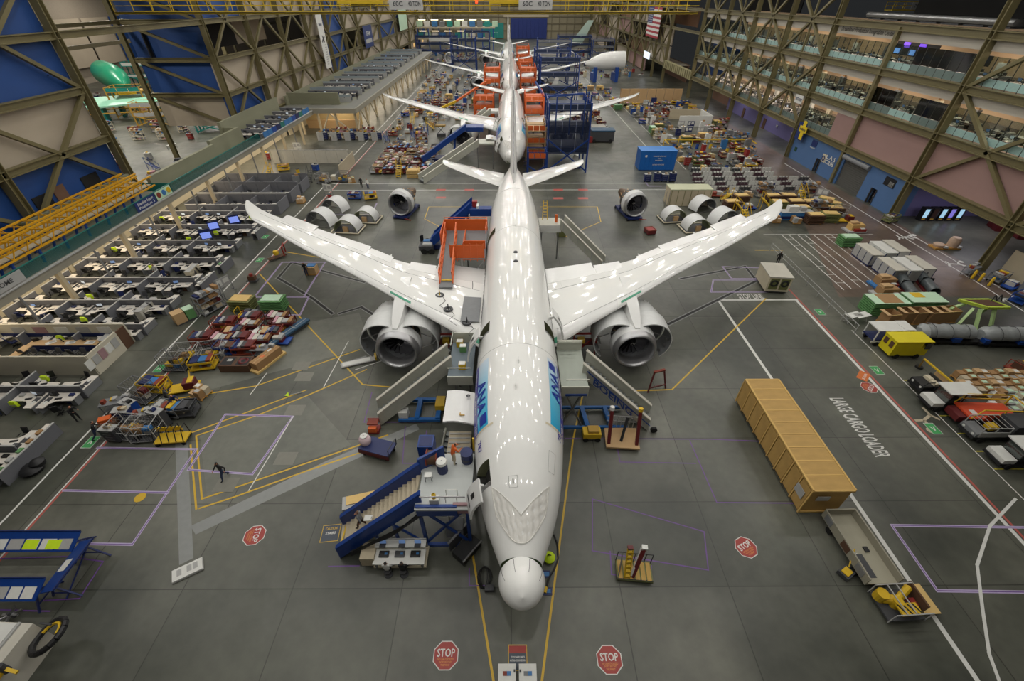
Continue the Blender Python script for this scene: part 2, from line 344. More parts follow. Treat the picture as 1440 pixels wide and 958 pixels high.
# ------------------------------------------------------------------ ceiling and end walls
struct(obj('ceiling', MB().box((0, 180, 36.3), (250, 450, .4)), mat('ceiling_panel', (96, 94, 90), .8)))
FARY = 385
far_m = mat('far_wall_cladding', (136, 128, 104), .7)
fw = struct(obj('wall_far', MB().box((0, FARY+.5, 18), (240, 1, 36)), far_m))
for k in range(22): bxp('wall_rib', fw, mat('wall_rib_paint', (112, 104, 82), .7), (-56+5.4*k, FARY-.2, 17), (.5, .5, 34))
for z in (5, 9, 13, 17, 21): bxp('wall_girt', fw, mat('wall_rib_paint', (112, 104, 82), .7), (1, FARY-.3, z), (120, .4, .4))
dr = struct(obj('door_1', MB().box((14, FARY-.6, 6), (26, .6, 12)), mat('hangar_door_blue', (16, 40, 110), .5)))
for k in range(9): bxp('panel', dr, mat('hangar_door_blue', (16, 40, 110), .5), (2.4+2.9*k, FARY-1.0, 6), (2.7, .3, 11.6))
bxp('panel', fw, P('teal'), (-12, FARY-.6, 5), (16, .4, 9)); bxp('panel', fw, P('beige'), (12, FARY-.6, 13.4), (32, .4, 1.4))
struct(obj('wall_back', MB().box((0, -30, 18), (240, 1, 36)), mat('rear_wall_paint', (120, 118, 110), .8)))
struct(obj('wall_side_bay', MB().box((-155, 180, 18), (1, 450, 36)), mat('side_bay_wall', (150, 140, 126), .8)))
# ------------------------------------------------------------------ steel trussed side walls
STEEL = mat('olive_painted_steel', (106, 98, 66), .5, .1); STEEL_D = mat('dark_olive_steel', (74, 68, 48), .55, .1)
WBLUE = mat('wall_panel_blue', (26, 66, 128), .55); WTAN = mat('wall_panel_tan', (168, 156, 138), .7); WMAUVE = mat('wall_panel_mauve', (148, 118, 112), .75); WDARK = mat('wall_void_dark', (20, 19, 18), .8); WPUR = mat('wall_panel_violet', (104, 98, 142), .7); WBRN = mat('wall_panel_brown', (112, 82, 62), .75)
WWHITE = mat('office_fascia_white', (176, 170, 158), .6); PARA = mat('parapet_panel_aqua', (146, 176, 172), .35); WSLATE = mat('shop_wall_blue', (72, 104, 148), .6)
def hcol(root, x, y, z0, z1, s=.75):
    mb = MB(); mb.box((x, y-s*.35, (z0+z1)/2), (s, .1, z1-z0)); mb.box((x, y+s*.35, (z0+z1)/2), (s, .1, z1-z0)); mb.box((x, y, (z0+z1)/2), (.12, s*.7, z1-z0))
    obj('column', mb, STEEL, root)
def beam(root, a, b, s=.7, m=None):
    a, b = Vector(a), Vector(b); mb = MB(); h = Vector((0, 0, s*.42))
    mb.bar(a+h, b+h, s*.8, .1); mb.bar(a-h, b-h, s*.8, .1); mb.bar(a, b, .12, s*.84); return obj('beam', mb, m or STEEL, root)
def brace(root, a, b, s=.42): return obj('brace', MB().bar(a, b, s, s), STEEL, root)
LV = [5.6, 11.2, 16.7, 22.2, 27.6]
# left wall
XL = -52.5
wl = struct(link('wall_left', None)); wl['label'] = 'trussed steel side wall with blue and tan panels'
ly = [15, 30.5, 46, 61.5, 92, 107.5, 123, 138.5, 154, 169.5, 185, 216, 247, 278, 309, 340, 371]
for y in ly: hcol(wl, XL, y, 0, 30, .9)
def tower(y, pan):  # second line of columns set deeper
    hcol(wl, -67, y, 0, 30, .8)
for y in (61.5, 92, 123): tower(y, 0)
lpan = {30.5: 'tbtbb', 46: 'tbtbb', 92: 'bbtdb', 107.5: 'bttdt', 123: 'bttwt', 138.5: 'ttttt', 154: 'bbbbb', 169.5: 'btwtt', 185: 'wtttt', 216: 'ttbtt', 247: 'wttbt', 278: 'ttttt', 309: 'tbttt', 340: 'ttttt'}
cm = dict(b=WBLUE, t=WTAN, w=WTAN, d=WDARK, n=WBRN)
for y0, y1 in zip(ly, ly[1:]):
    for z in LV:
        if y0 != 61.5 or z > 20: beam(wl, (XL, y0, z), (XL, y1, z), .8)
    if y0 == 61.5:
        for z in LV[3:]: brace(wl, (XL-14, y0, z), (XL-14, y1, z), .5)
        continue
    ym = (y0+y1)/2
    for k, (za, zb) in enumerate(zip(LV, LV[1:])):
        if k % 2: brace(wl, (XL, y0, zb), (XL, ym, za)); brace(wl, (XL, ym, za), (XL, y1, zb))
        else: brace(wl, (XL, y0, za), (XL, ym, zb)); brace(wl, (XL, ym, zb), (XL, y1, za))
    pn = lpan.get(y0, 'ttttt')
    for k, (za, zb) in enumerate(zip([0]+LV, LV)):
        ch = pn[k]
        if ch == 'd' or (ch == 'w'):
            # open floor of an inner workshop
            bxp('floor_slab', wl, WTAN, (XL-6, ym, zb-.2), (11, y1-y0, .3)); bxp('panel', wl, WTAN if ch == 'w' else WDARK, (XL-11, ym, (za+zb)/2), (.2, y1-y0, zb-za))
        else: bxp('panel', wl, cm[ch], (XL-.9, ym, (za+zb)/2), (.25, y1-y0-.2, zb-za-.3))
    if pn[0] in 'wt' and y0 > 90:
        bxp('window_pane', wl, mat('warm_window_glow', (250, 200, 130), .5, emit=.5), (XL-.7, ym, 3.4), (.1, 4, 1.6))
for y in (61.5, 92):  # blue return walls beside the wide opening
    for za, zb, m in ((5.6, 11.2, WTAN), (11.2, 16.7, WBLUE if y > 80 else WTAN), (16.7, 22.2, WBLUE), (22.2, 27.6, WBLUE)):
        if y > 80: bxp('panel', wl, m, (XL-7.5, y+1, (za+zb)/2), (13, .3, zb-za-.3))
        brace(wl, (XL, y, za), (XL-14, y, zb)); beam(wl, (XL, y, zb), (XL-14, y, zb), .7)
for k in range(16):
    bxp('panel', wl, [WTAN, WTAN, WBLUE][k % 3], (-153, 60+14*k, 12), (.3, 13, 14)); bxp('column', wl, STEEL_D, (-112, 60+14*k, 15), (.8, .8, 30)) if k % 2 else None
bxp('beam', wl, STEEL_D, (-112, 160, 15), (.6, 220, .9))
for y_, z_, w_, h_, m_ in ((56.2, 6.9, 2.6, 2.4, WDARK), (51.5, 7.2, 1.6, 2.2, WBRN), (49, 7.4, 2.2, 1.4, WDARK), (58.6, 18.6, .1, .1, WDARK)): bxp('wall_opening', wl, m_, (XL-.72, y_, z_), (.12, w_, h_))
# right wall
XR = 56.5
wr = struct(link('wall_right', None)); wr['label'] = 'trussed steel side wall with glazed offices on three floors'
ry = [15, 30.5, 46, 61.5, 77, 92.5, 108, 123.5, 139, 156, 186, 201.5, 217, 232.5, 248, 279, 310, 341, 372]
for y in ry:
    if y != 77: hcol(wr, XR, y, 0, 31, .9)
for y0, y1 in zip(ry, ry[1:]):
    ym = (y0+y1)/2; gap = y0 == 156
    for z in LV:
        if not gap or z > 12: beam(wr, (XR, y0, z), (XR, y1, z), .95 if y0 < 150 else .7)
    if gap: continue
    for k, (za, zb) in enumerate(zip(LV, LV[1:])):
        if (y0, k) in ((61.5, 0), (77, 0), (61.5, 1), (61.5, 2), (77, 1), (77, 2)): continue
        if y0 in (61.5, 77) and k == 3: continue
        if k % 2: brace(wr, (XR, y0, zb), (XR, ym, za)); brace(wr, (XR, ym, za), (XR, y1, zb))
        else: brace(wr, (XR, y0, za), (XR, ym, zb)); brace(wr, (XR, ym, zb), (XR, y1, za))
        if y0 > 90: obj('brace', MB().bar((XR, ym, za), (XR, ym, zb), .3, .3), STEEL, wr)
for y in (77,): obj('column', MB().bar((XR, y, 0), (XR, y, 22.2), .6, .55), STEEL, wr)
# crossing bridge over the far opening
br_ = obj('crossing_bridge', MB().box((XR, 171, 6.0), (1.2, 30, 2.2)), mat('bridge_paint', (146, 140, 104), .6), wr)
for k in range(15): bxp('bridge_rib', wr, STEEL, (XR-.7, 157+2*k, 6), (.14, .25, 2.2))
PANE = glass('office_glass', (205, 214, 210), .07); DPANE = glass('dark_office_glass', (70, 78, 80), .12); WARMI = mat('office_interior', (186, 160, 130), .8); MULL = mat('mullion_dark', (58, 58, 52), .5)
GLOW = mat('office_light_panel', (255, 232, 196), .5, emit=4)
office_lamp = bpy.data.lights.new('office_lamp', 'AREA'); office_lamp.shape = 'RECTANGLE'; office_lamp.size = 9; office_lamp.size_y = 6; office_lamp.energy = 640; office_lamp.color = (1, .89, .76)
pane_me = MB().box((0, 0, 0), (.04, 1.5, 2.0)).mesh('pane', PANE); dpane_me = MB().box((0, 0, 0), (.04, 1.5, 2.0)).mesh('pane', DPANE); para_me = MB().box((0, 0, 0), (.06, 1.5, .8)).mesh('parapet_panel', PARA); dpara_me = MB().box((0, 0, 0), (.06, 1.5, .95)).mesh('parapet_panel', mat('parapet_panel_smoke', (96, 112, 108), .4))
mull_me = MB().box((0, 0, 0), (.1, .06, 3.2)).mesh('mullion', MULL)
for k, (za, zb) in enumerate(zip(LV[:3], LV[1:4])):
    for y0, y1 in zip(ry[1:9], ry[2:10]):
        ym = (y0+y1)/2; L_ = y1-y0
        bxp('floor_slab', wr, mat('office_carpet', (112, 98, 84), .9), (XR+6.8, ym, za+.1), (12.5, L_, .25)); bxp('office_wall', wr, WARMI, (XR+13, ym, (za+zb)/2), (.2, L_, zb-za))
        bxp('ceiling_slab', wr, WWHITE, (XR+6.8, ym, zb-.35), (12.5, L_, .15))
        if k == 0 and y0 in (46, 61.5):
            bxp('panel', wr, WMAUVE, (XR+.5, ym, (za+zb)/2), (.25, L_-.3, zb-za-.5)); continue
        if k == 0 and y0 == 77:
            bxp('panel', wr, WMAUVE, (XR+.5, 80.2, (za+zb)/2), (.25, 6.2, zb-za-.5))
        bxp('fascia', wr, WWHITE, (XR+.45, ym, zb-.95), (.2, L_-.5, 1.2 if k else .8))
        lo = link('office_lamp', office_lamp, None, (XR+6, ym, zb-.6))
        n = int(round(L_/1.55))
        for q in range(n):
            y = y0+(q+.5)*L_/n
            if k == 0 and y0 == 77 and y < 83.5: continue
            dark = (k == 2 and 61.5 <= y < 73) or (k == 1 and 62 < y < 67) or (k == 1 and 72 < y < 77)
            link('parapet_panel', dpara_me if (dark or (k == 0) or q % 10 in (0, 9) and y0 > 90) else para_me, wr, (XR+.5, y, za+.95))
            if k or y0 in (77,): link('pane', dpane_me if dark else pane_me, wr, (XR+.5, y, za+2.5))
            link('mullion', mull_me, wr, (XR+.5, y-L_/n/2, za+1.9))
        for q in range(3): bxp('light_panel', wr, GLOW, (XR+3.5+3*q, ym, zb-.46), (.35, L_*.8, .05))
        if y0 < 60 and k: pass
# lower floor of the right wall: blue workshop front with roller door
sw = lambda y0, y1, z0, z1, m, x=XR+.3: bxp('panel', wr, m, (x, (y0+y1)/2, (z0+z1)/2), (.4, y1-y0, z1-z0))
sw(62.2, 66.5, 0, 5.2, WSLATE); sw(66.5, 67.7, 2.3, 5.2, WSLATE); sw(67.7, 70, 0, 5.2, WSLATE); sw(70, 76.2, 4.2, 5.2, WSLATE); sw(76.2, 82, 0, 5.2, WSLATE); sw(82, 83.2, 2.3, 5.2, WSLATE); sw(83.2, 92.3, 0, 5.2, WSLATE)
sw(70, 76.2, 0, 4.2, mat('roller_shutter', (92, 92, 88), .45, .3), XR+.6)
for k in range(14): bxp('shutter_slat', wr, mat('roller_shutter', (92, 92, 88), .45, .3), (XR+.36, 73.1, .15+.3*k), (.06, 6.2, .26))
obj('roller_housing', MB().tube((XR-.1, 69.8, 4.5), (XR-.1, 76.4, 4.5), .38, 12), P('grey'), wr)
for y in (67.1, 82.6):
    d = struct(link('door_2', None, None, (XR, y, 0))); bxp('door_leaf', d, P('black'), (.7, 0, 1.15), (.1, 1.1, 2.3)); bxp('door_frame', d, P('dgrey'), (.12, .6, 1.15), (.3, .1, 2.3)); bxp('door_frame', d, P('dgrey'), (.12, -.6, 1.15), (.3, .1, 2.3)); bxp('notice', d, P('orange'), (.62, 0, 1.5), (.05, .4, .3)); bxp('notice', d, P('white'), (.62, .1, 1.05), (.05, .35, .25))
bxp('panel', wr, WSLATE, (XR+1.2, 62.2, 2.7), (2, .3, 5.4)); bxp('panel', wr, WPUR, (XR+9.5, 62.2, 2.7), (14.6, .3, 5.4))
sw(92.5, 139, 0, 5.2, WPUR, XR+6)
for y in (99, 116, 128): bxp('door_leaf', wr, P('brown'), (XR+5.7, y, 1.1), (.1, 1.2, 2.2))
for y in (97, 103, 110): bxp('wall_notice', wr, P('lgrey'), (XR+5.7, y, 1.8), (.08, .7, .5))
sw(139, 156, 0, 5.2, WBRN, XR+8); sw(15, 46, 0, 5.2, WBRN, XR+10); sw(46, 62, 0, 5.4, WBRN, XR+17)
for y0, y1 in ((15, 46),): sw(y0, y1, 5.6, 11.2, WMAUVE, XR+.5)
low_lamp = bpy.data.lights.new('ground_fill_lamp', 'AREA'); low_lamp.shape = 'RECTANGLE'; low_lamp.size = 5; low_lamp.size_y = 6; low_lamp.energy = 160; low_lamp.color = (.95, .9, 1)
for x, y in ((3.2, 38), (4, 55), (9.5, 55), (3.2, 98), (3.2, 113), (3.2, 129), (3.2, 147)): link('ground_fill_lamp', low_lamp, None, (XR+x, y, 5.1))  # added area lamps that brighten the dark ground-floor recesses
# signs on the workshop front
def wsign(y, z, wd, h, m, name): return bxp(name, wr, m, (XR+.06, y, z), (.06, wd, h))
SIGN_N = mat('sign_navy', (22, 44, 100), .5); SIGN_Y = mat('sign_yellow', (214, 186, 30), .5); SIGN_W = P('white')
for nm_, y_, z_, w_, h_, m_, dx_ in (('cross_sign_board', 89.9, 5.3, 2.6, 3.0, SIGN_N, .75), ('cross_sign', 89.3, 5.6, 1.0, 3.2, SIGN_Y, .82), ('cross_sign', 89.3, 5.8, 2.4, 1.0, SIGN_Y, .86)): wsign(y_, z_, w_, h_, m_, nm_).location.x -= dx_
XS = XR-.05
lettering('sign_text', 'safety', P('dgrey'), wr, lambda u, v: (XS-.82, 90.3-2*u, 5.6+.45*v))
wsign(85.6, 4.2, 1.7, 1.0, SIGN_N, 'picture_sign'); lettering('sign_text', 'WORKSHOP', SIGN_W, wr, lambda u, v: (XS+.02, 86.4-1.6*u, 3.35+.2*v))
for t, z in (('L.A.S', 3.0), ('CRIB', 2.2)): lettering('sign_text', t, SIGN_W, wr, lambda u, v: (XS, 80.7-2.6*u, z+.65*v))
wsign(81.4, 2.8, 1.1, 1.3, P('cream'), 'emblem_sign'); obj('emblem_ring', MB().lathe([(0, .25), (0, .45)], (XS-.03, 81.4, 2.8), 'x', 16), SIGN_N, wr)
wsign(90.6, 1.9, .7, .7, mat('sign_green', (30, 70, 50), .5), 'notice_sign'); wsign(65, 4.0, 2.2, 1.2, P('black'), 'picture_sign'); wsign(64.6, 3.8, .9, .7, SIGN_W, 'picture_detail')
lettering('fascia_lettering', 'Dreamliner Production Integration Center', mat('fascia_letters', (70, 66, 58), .6), wr, lambda u, v: (XR+.28, 91-13*u, LV[3]-1.15+.62*v))
o = bxp('hanging_sign', wr, P('white'), (XR-.6, 94.5, 10), (.08, 2.6, 1.4)); lettering('sign_text', 'TEST ROOM', P('navy'), wr, lambda u, v: (XR-.66, 95.6-2.2*u, 9.75+.5*v))
bxp('video_screen', wr, mat('screen_glow_white', (220, 230, 245), .4, emit=.9), (XR-.5, 211, 6.3), (.2, 9, 2.2))
# right wall beyond: tan panels
for y0, y1 in zip(ry[10:], ry[11:]):
    for k, (za, zb) in enumerate(zip([0]+LV, LV)):
        m = [WTAN, WTAN, WMAUVE, WTAN, WBRN][(k*7+int(y0)) % 5]
        if (int(y0)+k) % 3: bxp('panel', wr, m, (XR+1.2, (y0+y1)/2, (za+zb)/2), (.25, y1-y0-.3, zb-za-.4))
        else:
            bxp('panel', wr, WBRN, (XR+9, (y0+y1)/2, (za+zb)/2), (.25, y1-y0, zb-za)); bxp('floor_slab', wr, WWHITE, (XR+5, (y0+y1)/2, zb-.2), (9, y1-y0, .2))
            if k % 2: bxp('light_panel', wr, GLOW, (XR+5, (y0+y1)/2, zb-.4), (1, 5, .05))
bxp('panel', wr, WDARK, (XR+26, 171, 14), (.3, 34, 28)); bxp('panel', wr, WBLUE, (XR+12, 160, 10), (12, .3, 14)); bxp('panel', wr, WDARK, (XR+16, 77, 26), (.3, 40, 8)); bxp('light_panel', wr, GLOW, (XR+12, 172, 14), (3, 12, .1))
# plant on the roof of the offices
for k in range(7):
    t = thing('roof_air_unit', 'grey air handling unit on the office roof, %s from the dark corner column' % nth(k), 'air unit', (XR+3.5, 64+3.8*k, LV[3]+.5), 0, 'air units on the office roof')
    bxp('casing', t, P('steel'), (0, 0, .55), (1.8, 2.2, .7)); bxp('plinth', t, P('dgrey'), (0, 0, .1), (2.4, 3, .2)); obj('duct', MB().tube((-1.2, -1.9, .6), (-1.2, 1.9, .6), .36, 12), P('steel'), t, True)
# ------------------------------------------------------------------ mezzanine decks along the left wall
DECK = mat('deck_grey_green', (118, 118, 102), .6); FASC = mat('deck_fascia', (140, 136, 122), .6); POST = mat('post_cream', (178, 164, 136), .5); TEALG = mat('teal_railing_glass', (18, 88, 88), .15); TEALG.node_tree.nodes['Principled BSDF'].inputs['Alpha'].default_value = .48; TEALR = mat('teal_rail', (30, 110, 102), .4)
BULK = mat('bulkhead_sage', (126, 126, 104), .6)
def storey(name, label): o = struct(link(name, None)); o['label'] = label; return o
dk = storey('platform_deck_side', 'grey mezzanine deck on cream posts above the cubicles')
bxp('deck_slab', dk, DECK, (-49, 69, 4.85), (8, 82, .3)); bxp('edge_beam', dk, FASC, (-45, 69, 4.75), (.5, 82, .8)); bxp('edge_lip', dk, P('lgrey'), (-44.7, 69, 5.2), (.25, 82, .12))
for k in range(9): bxp('post', dk, POST, (-45, 29.1+9.1*k, 2.2), (.42, .42, 4.4))
for k in range(8): bxp('post', dk, P('grey'), (-44.6, 33.6+9.1*k, 2.2), (.16, .16, 4.4))
pane_t = MB().box((0, 0, 0), (.05, 1.95, 1.05)).mesh('railing_pane', TEALG)
for k in range(28): link('railing_pane', pane_t, dk, (-44.85, 29+2*k, 5.85))
bxp('railing_cap', dk, TEALR, (-44.85, 56, 6.42), (.1, 56, .08)); bxp('railing_pane_end', dk, TEALR, (-46.8, 58, 5.9), (3.8, .06, 1.1))
for k in range(12): bxp('railing_pane', dk, [P('sky'), P('blue'), TEALR, P('sky'), P('navy')][(k*3) % 5], (-44.85, 86.5+1.9*k, 5.75), (.06, 1.8, .9))
# banners on the railing
bn = bxp('banner', dk, P('lgrey'), (-44.72, 33, 5.85), (.05, 4.5, 1.0)); lettering('banner_text', 'WELCOME', P('dgrey'), dk, lambda u, v: (-44.68, 31.2+3*u, 5.7+.4*v))
bxp('banner', dk, SIGN_N, (-44.72, 52.6, 5.85), (.05, 3.6, 1.05))
for t, z in (('Dreamliner Support', 5.95), ('Position 1', 5.5)): lettering('banner_text', t, P('white'), dk, lambda u, v: (-44.68, 51.2+2.8*u, z+.3*v))
for k, m in enumerate((P('rust'), P('sky'), P('yellow'))): bxp('banner', dk, P('lgreen'), (-44.74, 55.1+1.0*k, 5.85), (.04, 1, 1.05)); obj('banner_disc', MB().tube((-44.72, 55.1+k, 5.9), (-44.66, 55.1+k, 5.9), .34, 16), m, dk)
# back wall and lit workshops under the side deck
bxp('back_wall', dk, P('cream'), (-52.2, 69, 2.4), (.3, 82, 4.8)); bxp('upper_bulkhead', dk, BULK, (-51.3, 96, 6.6), (.5, 24, 3.2)); bxp('upper_bulkhead', dk, BULK, (-47.4, 66, 6.1), (.5, 16, 2.2)); bxp('upper_bulkhead', dk, BULK, (-48.2, 79.4, 6.3), (.5, 10, 2.4)); bxp('upper_bulkhead', dk, BULK, (-49.8, 84.4, 6.2), (3.4, .4, 2.3)); bxp('upper_bulkhead', dk, BULK, (-51.5, 52, 6.0), (.4, 16, 2.0))
warm = bpy.data.lights.new('under_deck_lamp', 'AREA'); warm.shape = 'RECTANGLE'; warm.size = 5; warm.size_y = 9; warm.energy = 380; warm.color = (1, .85, .65)
for k in range(9): link('under_deck_lamp', warm, None, (-49, 33+9*k, 4.55))
for k in range(18): bxp('light_strip', dk, GLOW, (-48.5, 31+4.5*k, 4.62), (4, .25, .06))
# big office deck further back
dm = storey('platform_deck_office', 'large grey office deck on cream trestles beyond the cubicles')
bxp('deck_slab', dm, DECK, (-43.8, 172, 5.3), (17.6, 124, .3)); bxp('edge_beam', dm, FASC, (-35, 172, 5.1), (.4, 124, 1.0)); bxp('edge_beam', dm, FASC, (-43.8, 110, 5.1), (17.6, .4, 1.0))
bxp('deck_border', dm, mat('deck_border', (112, 112, 106), .6), (-36.6, 172, 5.47), (3.0, 124, .06)); bxp('deck_border', dm, mat('deck_border', (112, 112, 106), .6), (-43.8, 112, 5.47), (17, 4, .06))
bxp('upper_bulkhead', dm, BULK, (-46, 115.5, 6.7), (12, .5, 2.4)); bxp('upper_bulkhead', dm, BULK, (-52, 172, 6.4), (.5, 116, 2.0))
for k in range(14): bxp('post', dm, POST, (-35.6, 111+9.2*k, 2.3), (.45, .45, 4.6))
for k in range(13):
    y = 111+9.2*k; obj('brace', MB().bar((-35.6, y, 0), (-35.6, y+4.6, 4.6), .22).bar((-35.6, y+9.2, 0), (-35.6, y+4.6, 4.6), .22), P('cream'), dm)
for x in (-44, -40, -48): bxp('post', dm, POST, (x, 110.6, 2.3), (.42, .42, 4.6))
obj('brace', MB().bar((-44, 110.6, .1), (-41.4, 110.6, 4.6), .25).bar((-36.4, 110.6, .1), (-41.4, 110.6, 4.6), .25), P('cream'), dm)
bxp('back_wall', dm, P('cream'), (-51.5, 172, 2.5), (.3, 124, 5)); bxp('inner_wall', dm, mat('lit_cream_wall', (214, 190, 140), .7), (-44, 120, 2.6), (14, .3, 5)); bxp('inner_counter', dm, P('tan'), (-43, 117, .9), (13, .6, 1.8))
for k in range(13): link('under_deck_lamp', warm, None, (-42, 114.5+9.4*k, 5.0))
for k in range(12): bxp('light_strip', dm, GLOW, (-41, 114+4.5*k, 5.08), (8, .3, .06))
# deck at the end of the hall, aqua light painted into the shelf colours
de = storey('platform_deck_far', 'two level far work deck with aqua tinted shelves')
for k, z in enumerate((6, 11)):
    bxp('deck_slab', de, P('beige'), (-30, 300, z), (44, 8, .6))
    for q in range(11): bxp('shelf_unit', de, [P('teal'), P('lgreen'), P('white'), P('sky'), P('grey')][(q+k) % 5], (-50+4.2*q, 300, z+1.6), (3, 3, 2.4))
    for q in range(6): bxp('light_strip', de, GLOW, (-48+7*q, 296.3, z+3.6), (4, .3, .2))
for q in range(8): bxp('post', de, P('blue'), (-51+6*q, 296.5, 5.5), (.5, .5, 11))
bxp('sign_board', de, P('white'), (-34, 295.8, 5.6), (22, .2, 1.6))
# ------------------------------------------------------------------ overhead cranes
YEL = mat('crane_yellow', (184, 156, 18), .5)
def crane(name, label, x0, x1, y, z, sign):
    t = thing(name, label, 'crane', (x0, y, z)); L_ = x1-x0
    for dy in (-1.4, 1.4):
        bxp('bridge_girder', t, YEL, (L_/2, dy, 2.4), (L_, .35, 1.0))
        bxp('walkway_rail', t, YEL, (L_/2, dy*1.35, 0), (L_, .12, .28)); bxp('walkway_rail', t, YEL, (L_/2, dy*1.35, .75), (L_, .07, .07)); bxp('walkway_rail', t, YEL, (L_/2, dy*1.35, 1.3), (L_, .07, .07))
        for k in range(int(L_/2.6)+1): bxp('rail_post', t, YEL, (k*2.6, dy*1.35, .65), (.07, .07, 1.4))
    bxp('walkway_floor', t, mat('walkway_dark', (60, 52, 20), .6), (L_/2, -1.9, .1), (L_, .7, .06))
    for fx in sign:
        bxp('capacity_board', t, P('lgrey'), (fx*L_, -2.05, 1.0), (4.4, .06, 1.3))
        for s_, u0, ww in (('60C', -1.7, 1.3), ('40 TON', .3, 1.6)): lettering('capacity_text', s_, P('dgrey'), t, lambda u, v: (fx*L_+u0+ww*u, -2.1, .75+.5*v))
    for fx in (.42, .68): bxp('trolley', t, YEL, (fx*L_, 0, 1.7), (6, 2.6, 1.6)); bxp('hoist_drum', t, P('dgrey'), (fx*L_, 0, .8), (3, 1.2, .4))
    bxp('warning_lamp', t, mat('warning_lamp_red', (255, 60, 20), .4, emit=3), (.62*L_, -2.1, 1.2), (.3, .3, .3))
    return t
crane('overhead_crane', 'long yellow overhead travelling crane crossing the whole hall below the roof', -52, 25, 74, 23.95, (.5, .72))
t = thing('overhead_crane', 'yellow railed crane platform under the roof by the dark office roof', 'crane', at(1285, 10, 24)); t.location.z = 23.6
for dy in (-1, 1):
    for z in (0, .6, 1.2): bxp('walkway_rail', t, YEL, (0, dy, z), (9, .12, .1))
    for k in range(6): bxp('rail_post', t, YEL, (-4.5+1.8*k, dy, .6), (.08, .08, 1.3))
bxp('walkway_floor', t, YEL, (0, 0, -.05), (9, 2, .1)); bxp('capacity_board', t, P('lgrey'), (-.4, -1.1, .6), (1.7, .06, 1.1)); lettering('capacity_text', '70', P('dgrey'), t, lambda u, v: (-.8+.8*u, -1.14, .35+.5*v))
# banners hung from the walls
def hung(name, label, X, y, z0, z1, wd, m, fn=None):
    t = thing(name, label, 'banner', (X, y, z0)); bxp('cloth', t, m, (0, 0, (z1-z0)/2), (.06, wd, z1-z0)); bxp('top_rod', t, P('steel'), (0, 0, z1-z0), (.12, wd+.2, .12))
    bxp('hanger_arm', t, P('steel'), (-.6, 0, z1-z0), (1.5, .12, .12))
    if fn: fn(t, z1-z0, wd)
    return t
def b1(t, h, wd):
    lettering('banner_text', 'DREAM', P('navy'), t, lambda u, v: (.06, -1.2+2.4*u, h-2.6+.6*v))
    for k in range(9): bxp('banner_print', t, P('lgrey'), (.05, -.2+.12*k, 1+.55*k), (.02, 1.4, .25))
    obj('banner_plane', MB().bar((.06, -1.2, 6.2), (.06, 1.2, 7.4), .05, .5).bar((.06, -.4, 7.6), (.06, .6, 6), .05, .3), P('dgrey'), t)
hung('tall_banner', 'tall white printed banner hanging down the trussed wall', XL+1, 146.4, 9.3, 21.6, 4.4, P('white'), b1)
def b2(t, h, wd): lettering('banner_text', 'TEAM', P('white'), t, lambda u, v: (.06, -3+6*u, h*.55+1.2*v)); bxp('banner_print', t, P('lgrey'), (.05, 0, h*.3), (.02, wd*.7, 1.2))
hung('wall_banner', 'wide blue banner with white letters on the trussed wall', XL+1, 194, 10.4, 17, 12, SIGN_N, b2)
hung('wall_banner', 'pale framed banner high on the far trussed wall', XL+1, 262, 12, 20, 20, P('lgreen'))
fl = thing('national_flag', 'large striped red and white flag hanging by the far truss wall', 'flag', (XR-1.2, 206, 12.6))
for k in range(13): bxp('stripe', fl, mat('flag_red', (150, 40, 52), .7) if k % 2 == 0 else P('white'), (0, 0, 9.4*(k+.5)/13), (.1, 18, 9.4/13+.01))
bxp('hanger_arm', fl, P('steel'), (.7, 8.5, 9.4), (1.8, .12, .12)); bxp('hanger_arm', fl, P('steel'), (.7, -8.5, 9.4), (1.8, .12, .12)); bxp('canton', fl, mat('flag_blue', (40, 46, 96), .7), (-.06, 5.4, 6.87), (.1, 7.2, 5.06))
mb = MB()
for a in range(5):
    for b in range(7): mb.box((-.14, 2.6+a*1.35, 4.7+b*.7), (.04, .4, .25))
obj('star', mb, P('white'), fl)['kind'] = 'stuff'
# yellow lattice staging stored on the side deck
def staging(x, y, L_, label):
    t = thing('yellow_staging', label, 'staging', (x, y, 5.05)); Y2 = mat('staging_yellow', (204, 150, 16), .5)
    for dx in (-.9, .9):
        for z in (1.5, 2.6): obj('rail', MB().bar((dx, 0, z), (dx, L_, z), .16), Y2, t)
        mb = MB()
        for k in range(int(L_/1.5)): mb.bar((dx, k*1.5, 1.5), (dx, k*1.5+.75, 2.6), .08).bar((dx, k*1.5+.75, 2.6), (dx, k*1.5+1.5, 1.5), .08)
        obj('lattice', mb, Y2, t)
    bxp('walk_plank', t, P('beige'), (0, L_/2, 1.55), (.8, L_, .08))
    for k in range(int(L_/1.5)): bxp('rung', t, Y2, (0, k*1.5, 2.6), (1.8, .1, .1))
    for k in range(int(L_/3)):
        for dx in (-.7, .7): obj('leg', MB().bar((dx, 1+3*k, 0), (dx*.8, 1.4+3*k, 1.5), .18), P('blue'), t)
    return t
staging(-47, 32, 25, 'long yellow lattice staging on blue legs along the teal glass railing')
staging(-49.6, 34, 24, 'second yellow lattice staging behind the one along the railing')
